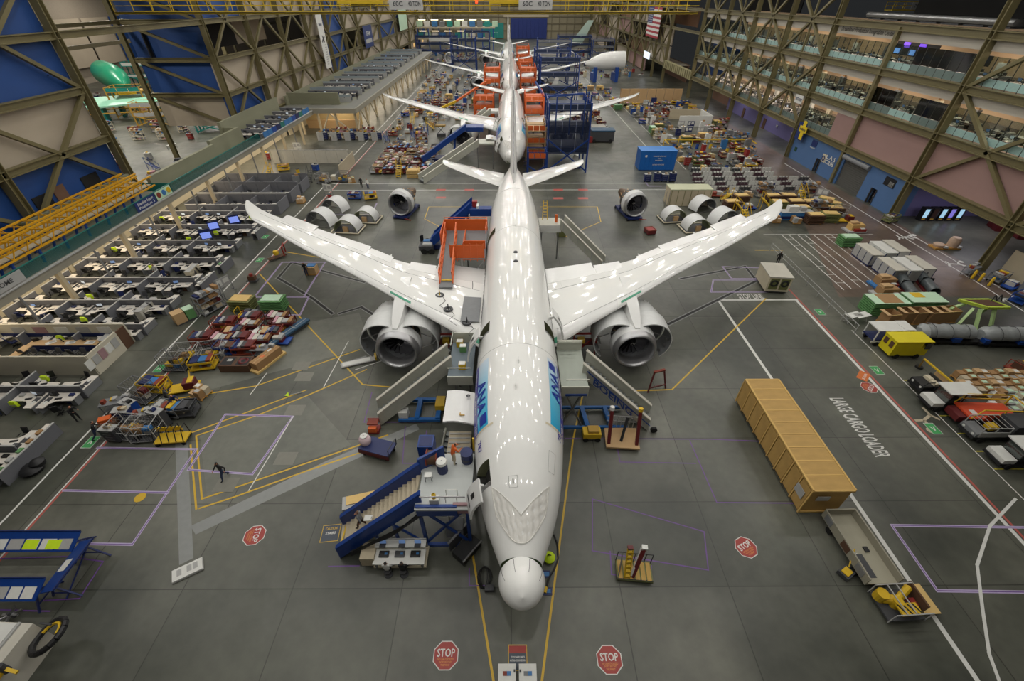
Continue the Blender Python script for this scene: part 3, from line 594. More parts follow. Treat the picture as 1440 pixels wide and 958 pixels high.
# ------------------------------------------------------------------ airliner
def smooth_interp(xs, ys, x):
    if x <= xs[0]: return ys[0]
    if x >= xs[-1]: return ys[-1]
    i = max(k for k in range(len(xs)-1) if xs[k] <= x); h = xs[i+1]-xs[i]; t = (x-xs[i])/h
    def tan(k):
        if k == 0: return (ys[1]-ys[0])/(xs[1]-xs[0])
        if k == len(xs)-1: return (ys[-1]-ys[-2])/(xs[-1]-xs[-2])
        a = (ys[k]-ys[k-1])/(xs[k]-xs[k-1]); b = (ys[k+1]-ys[k])/(xs[k+1]-xs[k])
        return 0 if a*b <= 0 else 2*a*b/(a+b)
    m0, m1 = tan(i)*h, tan(i+1)*h
    return (2*t**3-3*t*t+1)*ys[i]+(t**3-2*t*t+t)*m0+(-2*t**3+3*t*t)*ys[i+1]+(t**3-t*t)*m1
FS = [.55, .7, 1.05, 1.8, 2.6, 3.8, 4.6, 5.6, 7.2, 9.6, 12, 14.5, 37, 41, 45, 49, 53, 56, 57.6]
FW = [0, .34, .64, 1.05, 1.38, 1.84, 2.07, 2.28, 2.52, 2.76, 2.86, 2.89, 2.89, 2.78, 2.48, 1.98, 1.25, .65, .25]
FT = [4.0, 4.35, 4.68, 5.08, 5.5, 6.15, 6.55, 6.9, 7.38, 7.72, 7.84, 7.87, 7.87, 7.85, 7.75, 7.52, 7.15, 6.78, 6.5]
FB = [4.0, 3.66, 3.35, 2.98, 2.7, 2.4, 2.25, 2.14, 2.0, 1.93, 1.92, 1.92, 1.92, 2.35, 3.1, 3.95, 4.85, 5.5, 5.95]
def fus(s): return smooth_interp(FS, FW, s), smooth_interp(FS, FT, s), smooth_interp(FS, FB, s)
def skin(s, th, off=0.0):
    """point on the fuselage at station s, th radians from the crown (positive to port, +x)"""
    w_, t_, b_ = fus(s); h = (t_-b_)/2; return Vector(((w_+off)*math.sin(th), s, (t_+b_)/2+(h+off)*math.cos(th)))
def patch(s0, s1, a0, a1, off, th=0.0, ns=8, na=8, side=1):
    mb = MB(); a0, a1 = math.radians(a0)*side, math.radians(a1)*side
    top = [[skin(s0+(s1-s0)*i/ns, a0+(a1-a0)*j/na, off) for j in range(na+1)] for i in range(ns+1)]
    mb.loft(top, False, False)
    if th:
        bot = [[skin(s0+(s1-s0)*i/ns, a0+(a1-a0)*j/na, off-th) for j in range(na+1)] for i in range(ns+1)]; mb.loft(bot, False, False)
        mb.loft([top[0], bot[0]], False, False); mb.loft([top[-1], bot[-1]], False, False); mb.loft([[r[0] for r in top], [r[0] for r in bot]], False, False); mb.loft([[r[-1] for r in top], [r[-1] for r in bot]], False, False)
    return mb
PAINT = mat('gloss_white_paint', (222, 222, 219), .07, noise=.02); PAINT2 = mat('satin_white_paint', (212, 212, 210), .2, noise=.03); PRIMER = mat('primer_green', (70, 150, 120), .5); GASKET = mat('panel_gap_dark', (40, 40, 40), .6)
FILM = mat('masking_film', (208, 206, 200), .4, bump=.5, scale=2.2); LIPM = mat('polished_inlet', (168, 168, 170), .3, .75); COWL = mat('cowl_grey_white', (196, 197, 196), .4); FANM = mat('fan_blade_dark', (104, 104, 110), .35, .4); COREM = mat('engine_core', (96, 76, 58), .5, .5, noise=.5, scale=9)
CY = None
def decal_mat(name):
    m = bpy.data.materials.new(name); m.use_nodes = True; nt = m.node_tree; b = nt.nodes['Principled BSDF']; b.inputs['Roughness'].default_value = .25
    tc = nt.nodes.new('ShaderNodeTexCoord'); sx = nt.nodes.new('ShaderNodeSeparateXYZ'); rp = nt.nodes.new('ShaderNodeValToRGB'); nt.links.new(tc.outputs['Generated'], sx.inputs[0]); nt.links.new(sx.outputs['Y'], rp.inputs[0]); nt.links.new(rp.outputs[0], b.inputs['Base Color'])
    e = rp.color_ramp.elements; e[0].position = 0; e[0].color = (*lin((44, 160, 204)), 1); e[1].position = 1; e[1].color = (*lin((200, 214, 228)), 1); k = e.new(.35); k.color = (*lin((92, 182, 214)), 1)
    return m
WS = [2.0, 5, 10, 14.7, 21, 25, 27.5, 28.8, 29.6, 30.1]           # half-span stations
WLE = [17.4, 19.7, 23.25, 26.7, 30.9, 33.8, 35.6, 37.3, 38.7, 40.0]
WTE = [29.2, 29.3, 29.7, 31.9, 34.7, 36.7, 38.1, 39.2, 40.0, 40.4]
WZ = [4.35, 4.75, 5.4, 5.95, 6.7, 7.2, 7.5, 7.65, 7.72, 7.78]
WT = [1.7, 1.35, .95, .75, .52, .38, .3, .22, .14, .05]
def wing_pt(y, c, top, off=0.0):
    le = smooth_interp(WS, WLE, y); te = smooth_interp(WS, WTE, y); z = smooth_interp(WS, WZ, y); t = smooth_interp(WS, WT, y)
    cc = min(max(c, 0), 1); yt = 5*(.2969*math.sqrt(cc)-.126*cc-.3516*cc*cc+.2843*cc**3-.1015*cc**4)*t
    return Vector((y, le+(te-le)*c, z+(yt*.95+off if top else -yt*.75-off)))
CH = [0, .01, .03, .07, .13, .22, .34, .5, .66, .8, .92, 1]
def wing_mesh(sd):
    st = []
    for a, b in zip(WS, WS[1:]):
        n = max(1, int((b-a)/1.2)); st += [a+(b-a)*k/n for k in range(n)]
    st.append(WS[-1]); rings = []
    for y in st:
        ring = [wing_pt(y, c, True) for c in CH]+[wing_pt(y, c, False) for c in CH[-2:0:-1]]
        rings.append([(sd*p.x, p.y, p.z) for p in ring])
    return MB().loft(rings)
def wing_plate(sd, y0, y1, c0, c1, off, ext=0.0, drop=0.0, th=.06, n=6):
    rows = []
    for i in range(n+1):
        y = y0+(y1-y0)*i/n; r = [wing_pt(y, c0+(c1-c0)*j/4, True, off) for j in range(5)]
        if ext: q = r[-1].copy(); q.y += ext; q.z -= drop; r.append(q)
        rows.append([(sd*p.x, p.y, p.z) for p in r])
    mb = MB(); mb.loft(rows, False, False); low = [[(p[0], p[1], p[2]-th) for p in r] for r in rows]; mb.loft(low, False, False)
    mb.loft([[r[-1] for r in rows], [r[-1] for r in low]], False, False); mb.loft([rows[0], low[0]], False, False); mb.loft([rows[-1], low[-1]], False, False); mb.loft([[r[0] for r in rows], [r[0] for r in low]], False, False)
    return mb
blade_me = None
def engine(root, sd, open_cowl=True, parts_only=False, lipz=2.75, s0=19.5, lat=9.9):
    e = link('engine', None, root, (sd*lat, s0, lipz))
    e['label'] = 'jet engine with opened cowl doors'
    return e
def engine_parts(e, cowls=True, detail=True):
    """engine body parts around a y axis, lip at y=0"""
    obj('inlet_lip', MB().lathe([(1.1, 1.36), (.8, 1.36), (.35, 1.4), (.12, 1.47), (.02, 1.55), (0, 1.6), (.04, 1.67), (.16, 1.74), (.4, 1.8), (.62, 1.83)], n=48), LIPM, e, True)
    obj('inlet_cowl', MB().lathe([(.62, 1.83), (1.0, 1.86), (1.5, 1.88), (1.52, 1.6)], n=48), COWL, e, True)
    obj('inlet_duct', MB().lathe([(1.0, 1.358), (1.35, 1.4), (1.7, 1.42)], n=36), P('grey'), e, True)
    obj('fan_disc', MB().lathe([(1.7, 0.02), (1.7, 1.42)], n=36), P('black'), e)
    for k in range(18):
        a = 2*PI*k/18; mb = MB(); rows = []
        for r, tw in ((.3, .15), (.7, .3), (1.1, .45), (1.37, .55)):
            da = .13*(.7+.3*r); c0, c1 = a-da+.12*r, a+da+.12*r
            rows.append([(r*math.cos(c0), 1.55-tw*.25, r*math.sin(c0)), (r*math.cos(c1), 1.55+tw*.25, r*math.sin(c1))])
        obj('fan_blade', mb.loft(rows, False, False), FANM, e, True)
    obj('spinner', MB().lathe([(1.0, .01), (1.08, .12), (1.3, .26), (1.55, .34)], n=20), P('black'), e, True)
    obj('spinner_spiral', MB().path([((.05+.02*k)*math.cos(k*.7), 1.03+.022*k, (.05+.02*k)*math.sin(k*.7)) for k in range(10)], .035, 5), P('white'), e)
    obj('fan_case', MB().lathe([(1.5, 1.62), (2.7, 1.58), (2.9, 1.2), (3.0, .95)], n=32), mat('fan_case', (84, 84, 82), .5, .4, noise=.4, scale=6), e, True)
    mb = MB().lathe([(2.8, .98), (4.6, .9), (5.2, .72), (6.0, .55), (6.8, .12)], n=24); obj('engine_core', mb, COREM, e, True)
    mb = MB()
    for k in range(10):
        a = k*.63; mb.path([(1.68*math.cos(a), 1.6, 1.68*math.sin(a)), (1.66*math.cos(a+.2), 2.2, 1.66*math.sin(a+.2)), (1.1*math.cos(a+.4), 3.2, 1.1*math.sin(a+.4)), (.98*math.cos(a+.1), 4.4, .98*math.sin(a+.1))], .05, 5)
    obj('pipework', mb, P('tan'), e)
    if cowls:
        for sd2 in (-1, 1):
            for nm, t0, t1, r, op, chev in (('fan_cowl_door', 1.2, 3.1, 1.95, 44, 0), ('reverser_door', 3.15, 5.4, 1.9, 38, 1)):
                mb = MB(); hx, hz = .32, 1.85; rows = []; inner = []
                for i in range(7):
                    t = t0+(t1-t0)*i/6; ring = []; ring2 = []
                    for j in range(25):
                        a = math.radians(8+178*j/24); rr = r-(.25*max(0, (t-4.2)/1.2) if chev else 0)
                        for lst, q in ((ring, rr), (ring2, rr-.09)):
                            x, z = q*math.sin(a), q*math.cos(a); dx, dz = x-hx, z-hz; o = math.radians(op)
                            x2 = hx+dx*math.cos(o)-dz*math.sin(o); z2 = hz+dx*math.sin(o)+dz*math.cos(o)
                            tt = t+(.22*(j % 2) if (chev and i == 6) else 0)
                            lst.append((sd2*x2, tt, z2-.25))
                    rows.append(ring); inner.append(ring2)
                mb.loft(rows, False, False); mb.loft(inner, False, False, 1); mb.loft([rows[0], inner[0]], False, False); mb.loft([rows[-1], inner[-1]], False, False); mb.loft([[q[-1] for q in rows], [q[-1] for q in inner]], False, False)
                d = obj(nm, mb, [COWL, P('grey')], e, True)
                if not chev:
                    q = inner[3][20]; hm = MB()
                    for jj in (17, 20, 23): hm.box(Vector(inner[2][jj])*.97, (.16, .3, .16))
                    obj('latch_fitting', hm, P('steel'), d); obj('hold_open_rod', MB().tube(inner[1][16], (sd2*.9, 2.0, .9), .035, 6), P('steel'), d)
def airplane(full=True):
    r = thing('airliner', '', 'airplane', (0, 0, 0))
    # fuselage shell with real door openings
    st = [1.75+.35*k for k in range(36)]+[14.5+1.15*k for k in range(20)]+[37.5+.9*k for k in range(22)]+[57.0, 57.5]
    doors = [(5.2, 6.35, -86, -44), (17.0, 18.1, -86, -44), (17.0, 18.1, 44, 86), (33.4, 34.5, -86, -44)]
    for d in doors: st += [d[0], d[1]]
    st = sorted(set(round(s, 3) for s in st)); an = sorted(set([k*6.0-180 for k in range(60)]+[-86., -44., 44., 86.])); mb = MB(); n = len(an)
    for s in st: mb.v += [tuple(skin(s, math.radians(a))) for a in an]
    for i in range(len(st)-1):
        for k in range(n):
            sm = (st[i]+st[i+1])/2; am = an[k]+.5
            if any(d[0] < sm < d[1] and d[2] <= am < d[3] for d in doors): continue
            k2 = (k+1) % n; mb.f.append((i*n+k, i*n+k2, (i+1)*n+k2, (i+1)*n+k)); mb.m.append(0)
    obj('fuselage', mb, PAINT, r, True)
    for d in doors:
        dw = obj('doorway', patch(d[0], d[1], abs(d[2]), abs(d[3]), -.5, 0, 3, 5, -1 if d[2] < 0 else 1), mat('cabin_shade', (26, 25, 22), .8), r)  # near-black sheet paints the unlit cabin behind the opening
        sg = -1 if d[2] < 0 else 1
        for s_ in (d[0], d[1]): obj('door_frame', MB().loft([[skin(s_, math.radians(sg*(44+42*j/6)), 0) for j in range(7)], [skin(s_, math.radians(sg*(44+42*j/6)), -.5) for j in range(7)]], False, False), mat('frame_primer', (96, 98, 72), .6), dw)
        obj('door_surround', patch(d[0]-.22, d[0]-.02, 44, 86, .012, 0, 1, 6, sg), P('steel'), dw)
    nb = obj('nose_bulkhead', MB().loft([[skin(1.75, 2*PI*k/32) for k in range(32)], [skin(1.95, 2*PI*k/32, -.35) for k in range(32)]], True, True), mat('bulkhead_green', (60, 84, 40), .6), r)
    # radome swung up on its hinge
    rad = link('radome', None, r, (0, 1.72, fus(1.75)[1]+.05)); rad.rotation_euler = (math.radians(-46), 0, 0)
    w0, t0, b0 = fus(1.75); rings = []
    for k in range(17):
        u = k/16; q = math.sqrt(max(0, 1-u**2.3)); y = -1.5*u; cz = -(t0-b0)/2
        rings.append([((w0+.07)*q*math.sin(2*PI*j/40), y, cz+((t0-b0)/2+.02)*q*math.cos(2*PI*j/40)-.15*u) for j in range(40)])
    obj('radome_shell', MB().loft(rings), PAINT, rad, True)
    for a in (-60, -20, 20, 60, 180, 130, -130):
        a_ = math.radians(a); pts = []
        for k in range(1, 11):
            u = k/16; q = math.sqrt(max(0, 1-u**2.3)); pts.append(((w0+.075)*q*math.sin(a_), -1.5*u, -(t0-b0)/2+((t0-b0)/2+.025)*q*math.cos(a_)-.15*u))
        obj('diverter_strip', MB().path(pts, .009, 4), GASKET, rad)
    # masking film over the windscreen, wrinkled
    random.seed(3); rows = []
    for j in range(41):
        th = math.radians(-44+2.2*j); q = abs(-44+2.2*j)/44; lo, hi = 2.25+1.3*q**2.4, 3.35+1.5*q
        rows.append([skin(lo+(hi-lo)*i/10, th, .022+(.045*math.sin(j*.9+i*1.3)*math.sin(i*.8-j*.35) if 0 < i < 10 and 0 < j < 40 else 0)) for i in range(11)])
    obj('windscreen_film', MB().loft(rows, False, False), FILM, r, True)
    ed = MB()
    for row in ([x[0] for x in rows], [x[-1] for x in rows], rows[0], rows[-1]): ed.path([tuple(p+Vector((0, 0, .01))) for p in row[::2]+[row[-1]]], .03, 4)
    obj('film_edge', ed, FILM, r)
    # livery panels left unmasked
    DEC = decal_mat('livery_gradient'); IND = mat('livery_indigo', (58, 52, 150), .3, noise=.03); ABLUE = mat('livery_blue', (16, 50, 150), .3, noise=.03)
    for sd in (-1, 1):
        g = obj('livery_panel', patch(8.35, 13.9, 42, 64, .01, 0, 14, 8, sd), DEC, r, True)
        obj('livery_band', patch(8.2, 14.1, 64, 82, .01, 0, 14, 6, sd), IND, r, True)
        obj('film_tape', patch(8.2, 8.35, 34, 80, .011, 0, 1, 10, sd), P('cream'), r, True)
        if sd < 0: fn = lambda u, v: skin(12.05-2.6*u, -math.radians(62-17*v), .05); sq = (8.55, 9.3, 44, 58)
        else: fn = lambda u, v: skin(10.4+2.4*u, math.radians(62-17*v), .05); sq = (12.9, 13.6, 44, 58)
        lettering('airline_letters', 'ANA', ABLUE, r, fn); obj('airline_block', patch(*sq, .016, 0, 3, 4, sd), ABLUE, r)
        t_ = 'Inspiration of JAPAN'; a_, b_ = (13.6, -3.6) if sd < 0 else (9.6, 3.6)
        lettering('band_letters', t_, P('white'), r, lambda u, v: skin(a_+b_*u, sd*math.radians(73-6*v), .02))
        a_, b_ = (9.2, -.8) if sd < 0 else (8.4, .8)
        lettering('number_letters', '787', P('white'), r, lambda u, v: skin(a_+b_*u, sd*math.radians(74-8*v), .02))
        lettering('number_letters', '787', IND, r, lambda u, v: skin(7.75+(-.7 if sd < 0 else .7)*u, sd*math.radians(66-9*v), .012))
    mb = MB()
    for s in [7.2+.62*k for k in range(14, 62)]:
        for sd in (-1, 1):
            if any(d[0]-.3 < s < d[1]+.3 for d in doors): continue
            q = [skin(s+ds, sd*math.radians(a), .012) for ds, a in ((-.14, 71), (.14, 71), (.14, 80), (-.14, 80))]; mb.add(q, [(0, 1, 2, 3)])
    obj('cabin_window', mb, GASKET, r)['kind'] = 'stuff'
    # crown details: antennas, lamps, hatch outlines
    for s, x in ((27.4, 0), (25.7, 0)): obj('crown_light', MB().lathe([(0, .22), (.1, .16), (.14, .02)], tuple(skin(s, 0, -.02)), 'z', 12), P('dgrey'), r, True)
    for s, a in ((12.6, .2), (10.4, -4), (20, 0), (33, 0), (16, 1)): obj('antenna', MB().slab([skin(s-.2, math.radians(a), -.02), skin(s+.25, math.radians(a), -.02), skin(s+.3, math.radians(a), .18), skin(s, math.radians(a), .18)], .04), PAINT2, r)
    def outline(s0, s1, a0, a1, nm='hatch_outline'):
        pts = [skin(s0, a0, .006), skin(s1, a0, .006), skin(s1, a1, .006), skin(s0, a1, .006), skin(s0, a0, .006)]; obj(nm, MB().path(pts, .012, 4), P('lgrey'), r)
    outline(3.75+.8, 4.9+.2, math.radians(-16), math.radians(-4)); outline(5.6, 6.7, math.radians(40), math.radians(52)); obj('hatch_handle', patch(4.7, 4.95, -11, -9.5, .012, 0, 1, 1), GASKET, r)
    for s in (14.45, 33, 44): obj('section_seam', MB().path([skin(s, math.radians(a), .003) for a in range(-88, 89, 8)], .012, 4), P('lgrey'), r)
    # opened doors
    for s0, s1, sd in ((4.0, 5.1, -1), (15.8, 16.9, -1), (18.2, 19.3, 1)):
        m_ = patch(s0, s1, 48, 88, .75, .12, 4, 6, sd); d = obj('cabin_door', m_, PAINT2, r, True); obj('door_window', patch(s0+.4, s0+.65, 58, 66, .765, 0, 1, 2, sd), P('black'), d); obj('door_handle', patch(s0+.25, s0+.9, 72, 75, .77, 0, 1, 1, sd), P('dgrey'), d)
        obj('door_hinge_arm', MB().bar(skin(s1, sd*math.radians(62), .7), skin(s1+.12, sd*math.radians(62), 0), .12, .2), PAINT2, d)
    rows = [[(-2.75-2.0*j/6, 10.15+2.7*i/6, 4.75+.35*math.sin(j/6*2.2)) for j in range(7)] for i in range(7)]; low = [[(a, b, c-.14) for a, b, c in q] for q in rows]
    mb = MB().loft(rows, False, False).loft(low, False, False); mb.loft([rows[0], low[0]], False, False).loft([rows[-1], low[-1]], False, False).loft([[q[-1] for q in rows], [q[-1] for q in low]], False, False)
    cd = obj('cargo_door', mb, PAINT2, r, True); obj('cargo_door_port', MB().lathe([(0, .02), (.02, .14)], (-3.3, 12.3, 5.1), 'z', 12), P('dgrey'), cd); obj('cargo_door_latch', MB().bar((-3.7, 10.6, 5.12), (-3.4, 10.6, 5.12), .06).bar((-3.7, 10.6, 5.12), (-3.7, 10.8, 5.12), .06), P('gold'), cd)
    # belly fairing
    rings = []
    for s, q in ((15, .2), (17, .8), (20, 1), (28, 1), (31, .8), (34, .2)): rings.append([(3.15*q**.3*math.sin(a), s, 2.6-1.0*q*math.cos(a)+.3) for a in [2*PI*k/24 for k in range(24)]])
    obj('belly_fairing', MB().loft(rings), PAINT, r, True)
    # wings
    for sd in (-1, 1):
        wg = obj('wing', wing_mesh(sd), PAINT, r, True)
        for y0, y1 in ((3.2, 8.6), (11.0, 14.6), (14.7, 18.2), (18.3, 21.8), (21.9, 25.2), (25.3, 27.4)): obj('slat', wing_plate(sd, y0, y1, .004, .11, .015, th=.02), PAINT2, wg, True)
        for y0, y1, ext, dr in ((3.0, 7.6, 1.35, .16), (7.7, 10.2, .6, .08), (12.0, 14.5, .4, .05), (14.6, 20.8, .75, .08), (20.9, 24.8, 1.25, .1)):
            obj('flap' if y0 not in (7.7, 20.9) else 'aileron', wing_plate(sd, y0, y1, .8, 1.0, .012, ext, dr), PAINT2, wg, True)
        for y0, y1 in ((4.2, 6.4), (6.5, 8.6), (11.2, 13.2), (13.3, 15.3), (15.4, 17.4), (17.5, 19.5)): obj('spoiler', wing_plate(sd, y0, y1, .66, .79, .012, th=.02), PAINT, wg, True)
        for y0, y1 in ((8.7, 10.9),): obj('primer_edge', wing_plate(sd, y0+.2, y1, .03, .06, .03, th=.03), PRIMER, wg)
        obj('primer_edge', wing_plate(sd, 2.75, 3.15, .01, .05, .03, th=.03), PRIMER, wg)
        for c in (.115, .655): obj('panel_gap', MB().path([(sd*p.x, p.y, p.z) for p in [wing_pt(3.2+24*k/16, c, True, .004) for k in range(17)]], .016, 4), P('grey'), wg)
        for y in (5.2, 12.5, 19): # flap track fairings
            p = wing_pt(y, .8, False); obj('flap_track_fairing', MB().loft([[(sd*(p.x+.3*q*math.cos(a)), p.y+t, p.z-.25+.35*q*math.sin(a)) for a in [2*PI*k/10 for k in range(10)]] for t, q in ((-2.5, .15), (-1.5, .9), (.2, 1), (1.6, .6), (2.4, .1))]), PAINT2, wg, True)
        e = link('engine', None, r, (sd*9.9, 19.5, 2.75)); engine_parts(e)
        rings = []
        for y, z0, z1, w_ in ((20.3, 4.3, 4.68, .5), (21.2, 4.2, 5.0, .95), (22.6, 3.9, 5.42, 1.2), (24.2, 3.9, 5.75, 1.3), (26.5, 4.4, 5.9, 1.1)): rings.append([(sd*9.9-w_/2, y, z0), (sd*9.9+w_/2, y, z0), (sd*9.9+w_/2*.8, y, z1), (sd*9.9-w_/2*.8, y, z1)])
        obj('pylon', MB().loft(rings), PAINT2, r)
        # tailplane
        T = [(1.3, 48.6, 54.4, 6.2, .5), (4, 50.4, 55.1, 6.5, .4), (7, 52.5, 55.9, 6.95, .3), (9.2, 54.1, 56.5, 7.3, .2), (9.75, 54.9, 56.7, 7.4, .1), (9.95, 55.7, 56.8, 7.43, .04)]
        rings = [[(sd*y, le+(te-le)*c, z+(t*math.sin(PI*min(1, c**.6)))*s_) for c, s_ in ((0, 1), (.05, 1), (.2, 1), (.45, 1), (.75, 1), (1, 1), (.75, -1), (.45, -1), (.2, -1), (.05, -1))] for y, le, te, z, t in T]
        tp = obj('tailplane', MB().loft(rings), PAINT, r, True); obj('elevator_gap', MB().path([(sd*y, le+(te-le)*.72, z+t*.72+.02) for y, le, te, z, t in T[1:4]], .02, 4), P('grey'), tp)
        # main gear
        mg = link('main_gear', None, r, (sd*4.9, 28.6, 0)); bxp('strut', mg, P('steel'), (0, 0, 2.2), (.35, .35, 2.8)); bxp('bogie', mg, P('grey'), (0, 0, .62), (.3, 1.9, .3))
        for dx in (-.55, .55):
            for dy in (-.75, .75): obj('tyre', MB().lathe([(-.2, .3), (-.2, .55), (-.14, .64), (.14, .64), (.2, .55), (.2, .3)], (dx, dy, .64), 'x', 20), P('rubber'), mg, True)
    F = [(45.2, 55.0, 7.4, .12), (47.0, 55.2, 8.6, .46), (49.8, 55.8, 11, .38), (52.5, 56.6, 14.6, .28), (53.9, 57.0, 16.6, .2), (54.6, 57.0, 16.95, .06)]
    rings = [[(t*math.sin(PI*min(1, c**.6))*s_, le+(te-le)*c, z) for c, s_ in ((0, 1), (.05, 1), (.2, 1), (.45, 1), (.75, 1), (1, 1), (.75, -1), (.45, -1), (.2, -1), (.05, -1))] for le, te, z, t in F]
    fn_ = obj('tail_fin', MB().loft(rings), PAINT2, r, True); obj('fin_leading_edge', MB().path([(0, le-.01, z) for le, te, z, t in F[1:5]], .07, 6), P('steel'), fn_)
    ng = link('nose_gear', None, r, (0, 5.4, 0)); bxp('strut', ng, P('steel'), (0, 0, 1.4), (.22, .22, 2))
    for dx in (-.28, .28): obj('tyre', MB().lathe([(-.14, .2), (-.14, .42), (.14, .42), (.14, .2)], (dx, 0, .42), 'x', 18), P('rubber'), ng, True)
    return r
plane = airplane(); plane['label'] = 'nearest white airliner with raised nose cone, opened engine cowls and blue livery panels'; plane['group'] = 'airliners in the assembly line'; plane.location = (.5, 8, 0)
for (x, y, lb) in ((.35, 75.6, 'second white airliner in line, its nose behind the nearest tail fin'), (.0, 143, 'third white airliner in line, between orange and blue work platforms'), (-.6, 210, 'farthest white airliner in line, before the blue hangar door')):
    dup(plane, (x, y, 0), 0, lb)
# things lying on the near wing
t = thing('wing_mat', 'dark grey protective mat lying on the wing root', 'mat', (-3.25, 30.2, 5.75), 0)
rows = [[(-.75+1.5*i/4, y, wing_pt(3.4+(1-i/4)*1.4, (y+30.4-8-18)/11, True, .03).z-5.75+.02) for i in range(5)] for y in (-1.9, -1, 0, 1, 1.9)]
obj('mat_sheet', MB().loft(rows, False, False).loft([[(a, b, c+.03) for a, b, c in q] for q in rows], False, False), P('grey'), t); obj('mat_cord', MB().path([(0, 2, .25), (0, 2.4, .3), (0, 2.5, .7)], .03), P('dgrey'), t)
for k, (px, py) in enumerate(((618, 412), (630, 431), (656, 447))):
    p = at(px, py, 5.75); t = thing('wing_anchor', 'round cable anchor on the wing, %s from the walkway foot' % nth(k), 'anchor', (p.x, p.y, wing_pt(abs(p.x-.5), (p.y-8-18)/12, True).z), 0, 'cable anchors on the wing')
    obj('anchor_ring', MB().lathe([(0, .4), (.1, .38), (.1, .2), (0, .2)], axis='z', n=16), P('dgrey'), t); obj('anchor_post', MB().tube((0, 0, 0), (0, 0, .55), .05), P('yellow') if k == 0 else P('dgrey'), t); obj('anchor_cable', MB().path([(0, 0, .4), (.6, -.9, .06), (.2, -1.6, .06), (.9, -2.3, .06)], .02, 4), P('black'), t)
# engines waiting on blue transport stands
for p, lb, r0 in (((-16.0, 61.2), 'spare jet engine on blue stand beside the nacelle halves near the cubicles', -.18), ((18.2, 60.6), 'spare jet engine on blue stand near the red cart', .18)):
    t = thing('stand_engine', lb, 'engine', (p[0], p[1], 0), r0, 'spare engines on stands'); e = link('engine', None, t, (0, 0, 2.2)); e.scale = (.98, .98, .98); engine_parts(e, False)
    bxp('stand_frame', t, P('navy'), (0, 2.4, .35), (2.2, 5.2, .3))
    for x in (-1.0, 1.0):
        obj('cradle_arm', MB().bar((x, 1.2, .4), (x*1.3, 1.2, 1.9), .2).bar((x, 3.4, .4), (x*.8, 3.4, 1.9), .2), P('navy'), t)
        for y in (.1, 4.8): obj('wheel', MB().tube((x*1.05-.1, y, .2), (x*1.05+.1, y, .2), .2, 12), P('rubber'), t)
    obj('tow_bar', MB().bar((0, 0, .3), (1.7, -.4, .15), .1), P('rust'), t)
# nacelle halves on pallets beside each spare engine
def shell_half(nm, label, x, y, r_, L_, rz, pal, m2):
    t = thing(nm, label, 'engine cowl', (x, y, 0), rz, 'loose engine cowls')
    mb = MB(); o = [(-r_*math.cos(PI*j/20), r_*math.sin(PI*j/20)) for j in range(21)]; i_ = [(a*.93, b*.93) for a, b in o]
    rw = [[(a, yy, b+.25) for a, b in o] for yy in (-L_/2, L_/2)]; ri = [[(a, yy, b+.25) for a, b in i_] for yy in (-L_/2, L_/2)]
    mb.loft(rw, False, False); mb.loft(ri, False, False, 1); mb.loft([rw[0], ri[0]], False, False, 1); mb.loft([rw[1], ri[1]], False, False, 1)
    obj('cowl_shell', mb, [COWL, m2], t, True)
    if pal:
        for a, b, c, d in ((0, -L_/2-.35, 2*r_+.7, .12), (0, L_/2+.35, 2*r_+.7, .12)): bxp('pallet_rail', t, P('cream'), (a, b, .2), (c, d, .12))
        for x_ in (-r_-.3, r_+.3): bxp('pallet_rail', t, P('cream'), (x_, 0, .2), (.12, L_+.7, .12))
        bxp('pallet_deck', t, P('dgrey'), (0, 0, .1), (2*r_+.5, L_+.5, .16)); bxp('packing_block', t, P('tan'), (0, -L_/2+.2, .5), (.7, .3, .7))
    else:
        for x_ in (-1, 1): obj('trestle', MB().bar((x_*r_, -L_/2, 0), (x_*r_*.4, L_/2, r_*.8), .07).bar((x_*r_, L_/2, 0), (x_*r_*.4, -L_/2, r_*.8), .07).bar((-r_, x_*L_*.5, .1), (r_, x_*L_*.5, .1), .08), P('steel'), t)
GI = mat('cowl_inner_green', (110, 116, 84), .6)
for sg, ref, lb in ((-1, -1, 'near the cubicle aisle'), (1, 1, 'beside the grey container')):
    X = lambda v: -22.9+v if sg < 0 else 25.2-v
    shell_half('cowl_half', 'white ribbed cowl half in front on its cream pallet '+lb, X(.3) if sg < 0 else 26.0, 57.6, 1.65, 2.2, .12*sg, True, GI)
    shell_half('cowl_half', 'white ribbed cowl half behind on its cream pallet '+lb, X(2.0) if sg < 0 else 23.9, 60.9, 1.6, 2.0, .12*sg, True, GI)
    shell_half('cowl_shell_large', 'large plain white cowl shell in front on trestles '+lb, X(-4.0) if sg < 0 else 30.6, 59.6, 2.0, 2.0, .35*sg, False, P('grey'))
    shell_half('cowl_shell_large', 'large plain white cowl shell behind on trestles '+lb, X(-3.6) if sg < 0 else 29.4, 64.6, 1.8, 2.0, .35*sg, False, P('grey'))
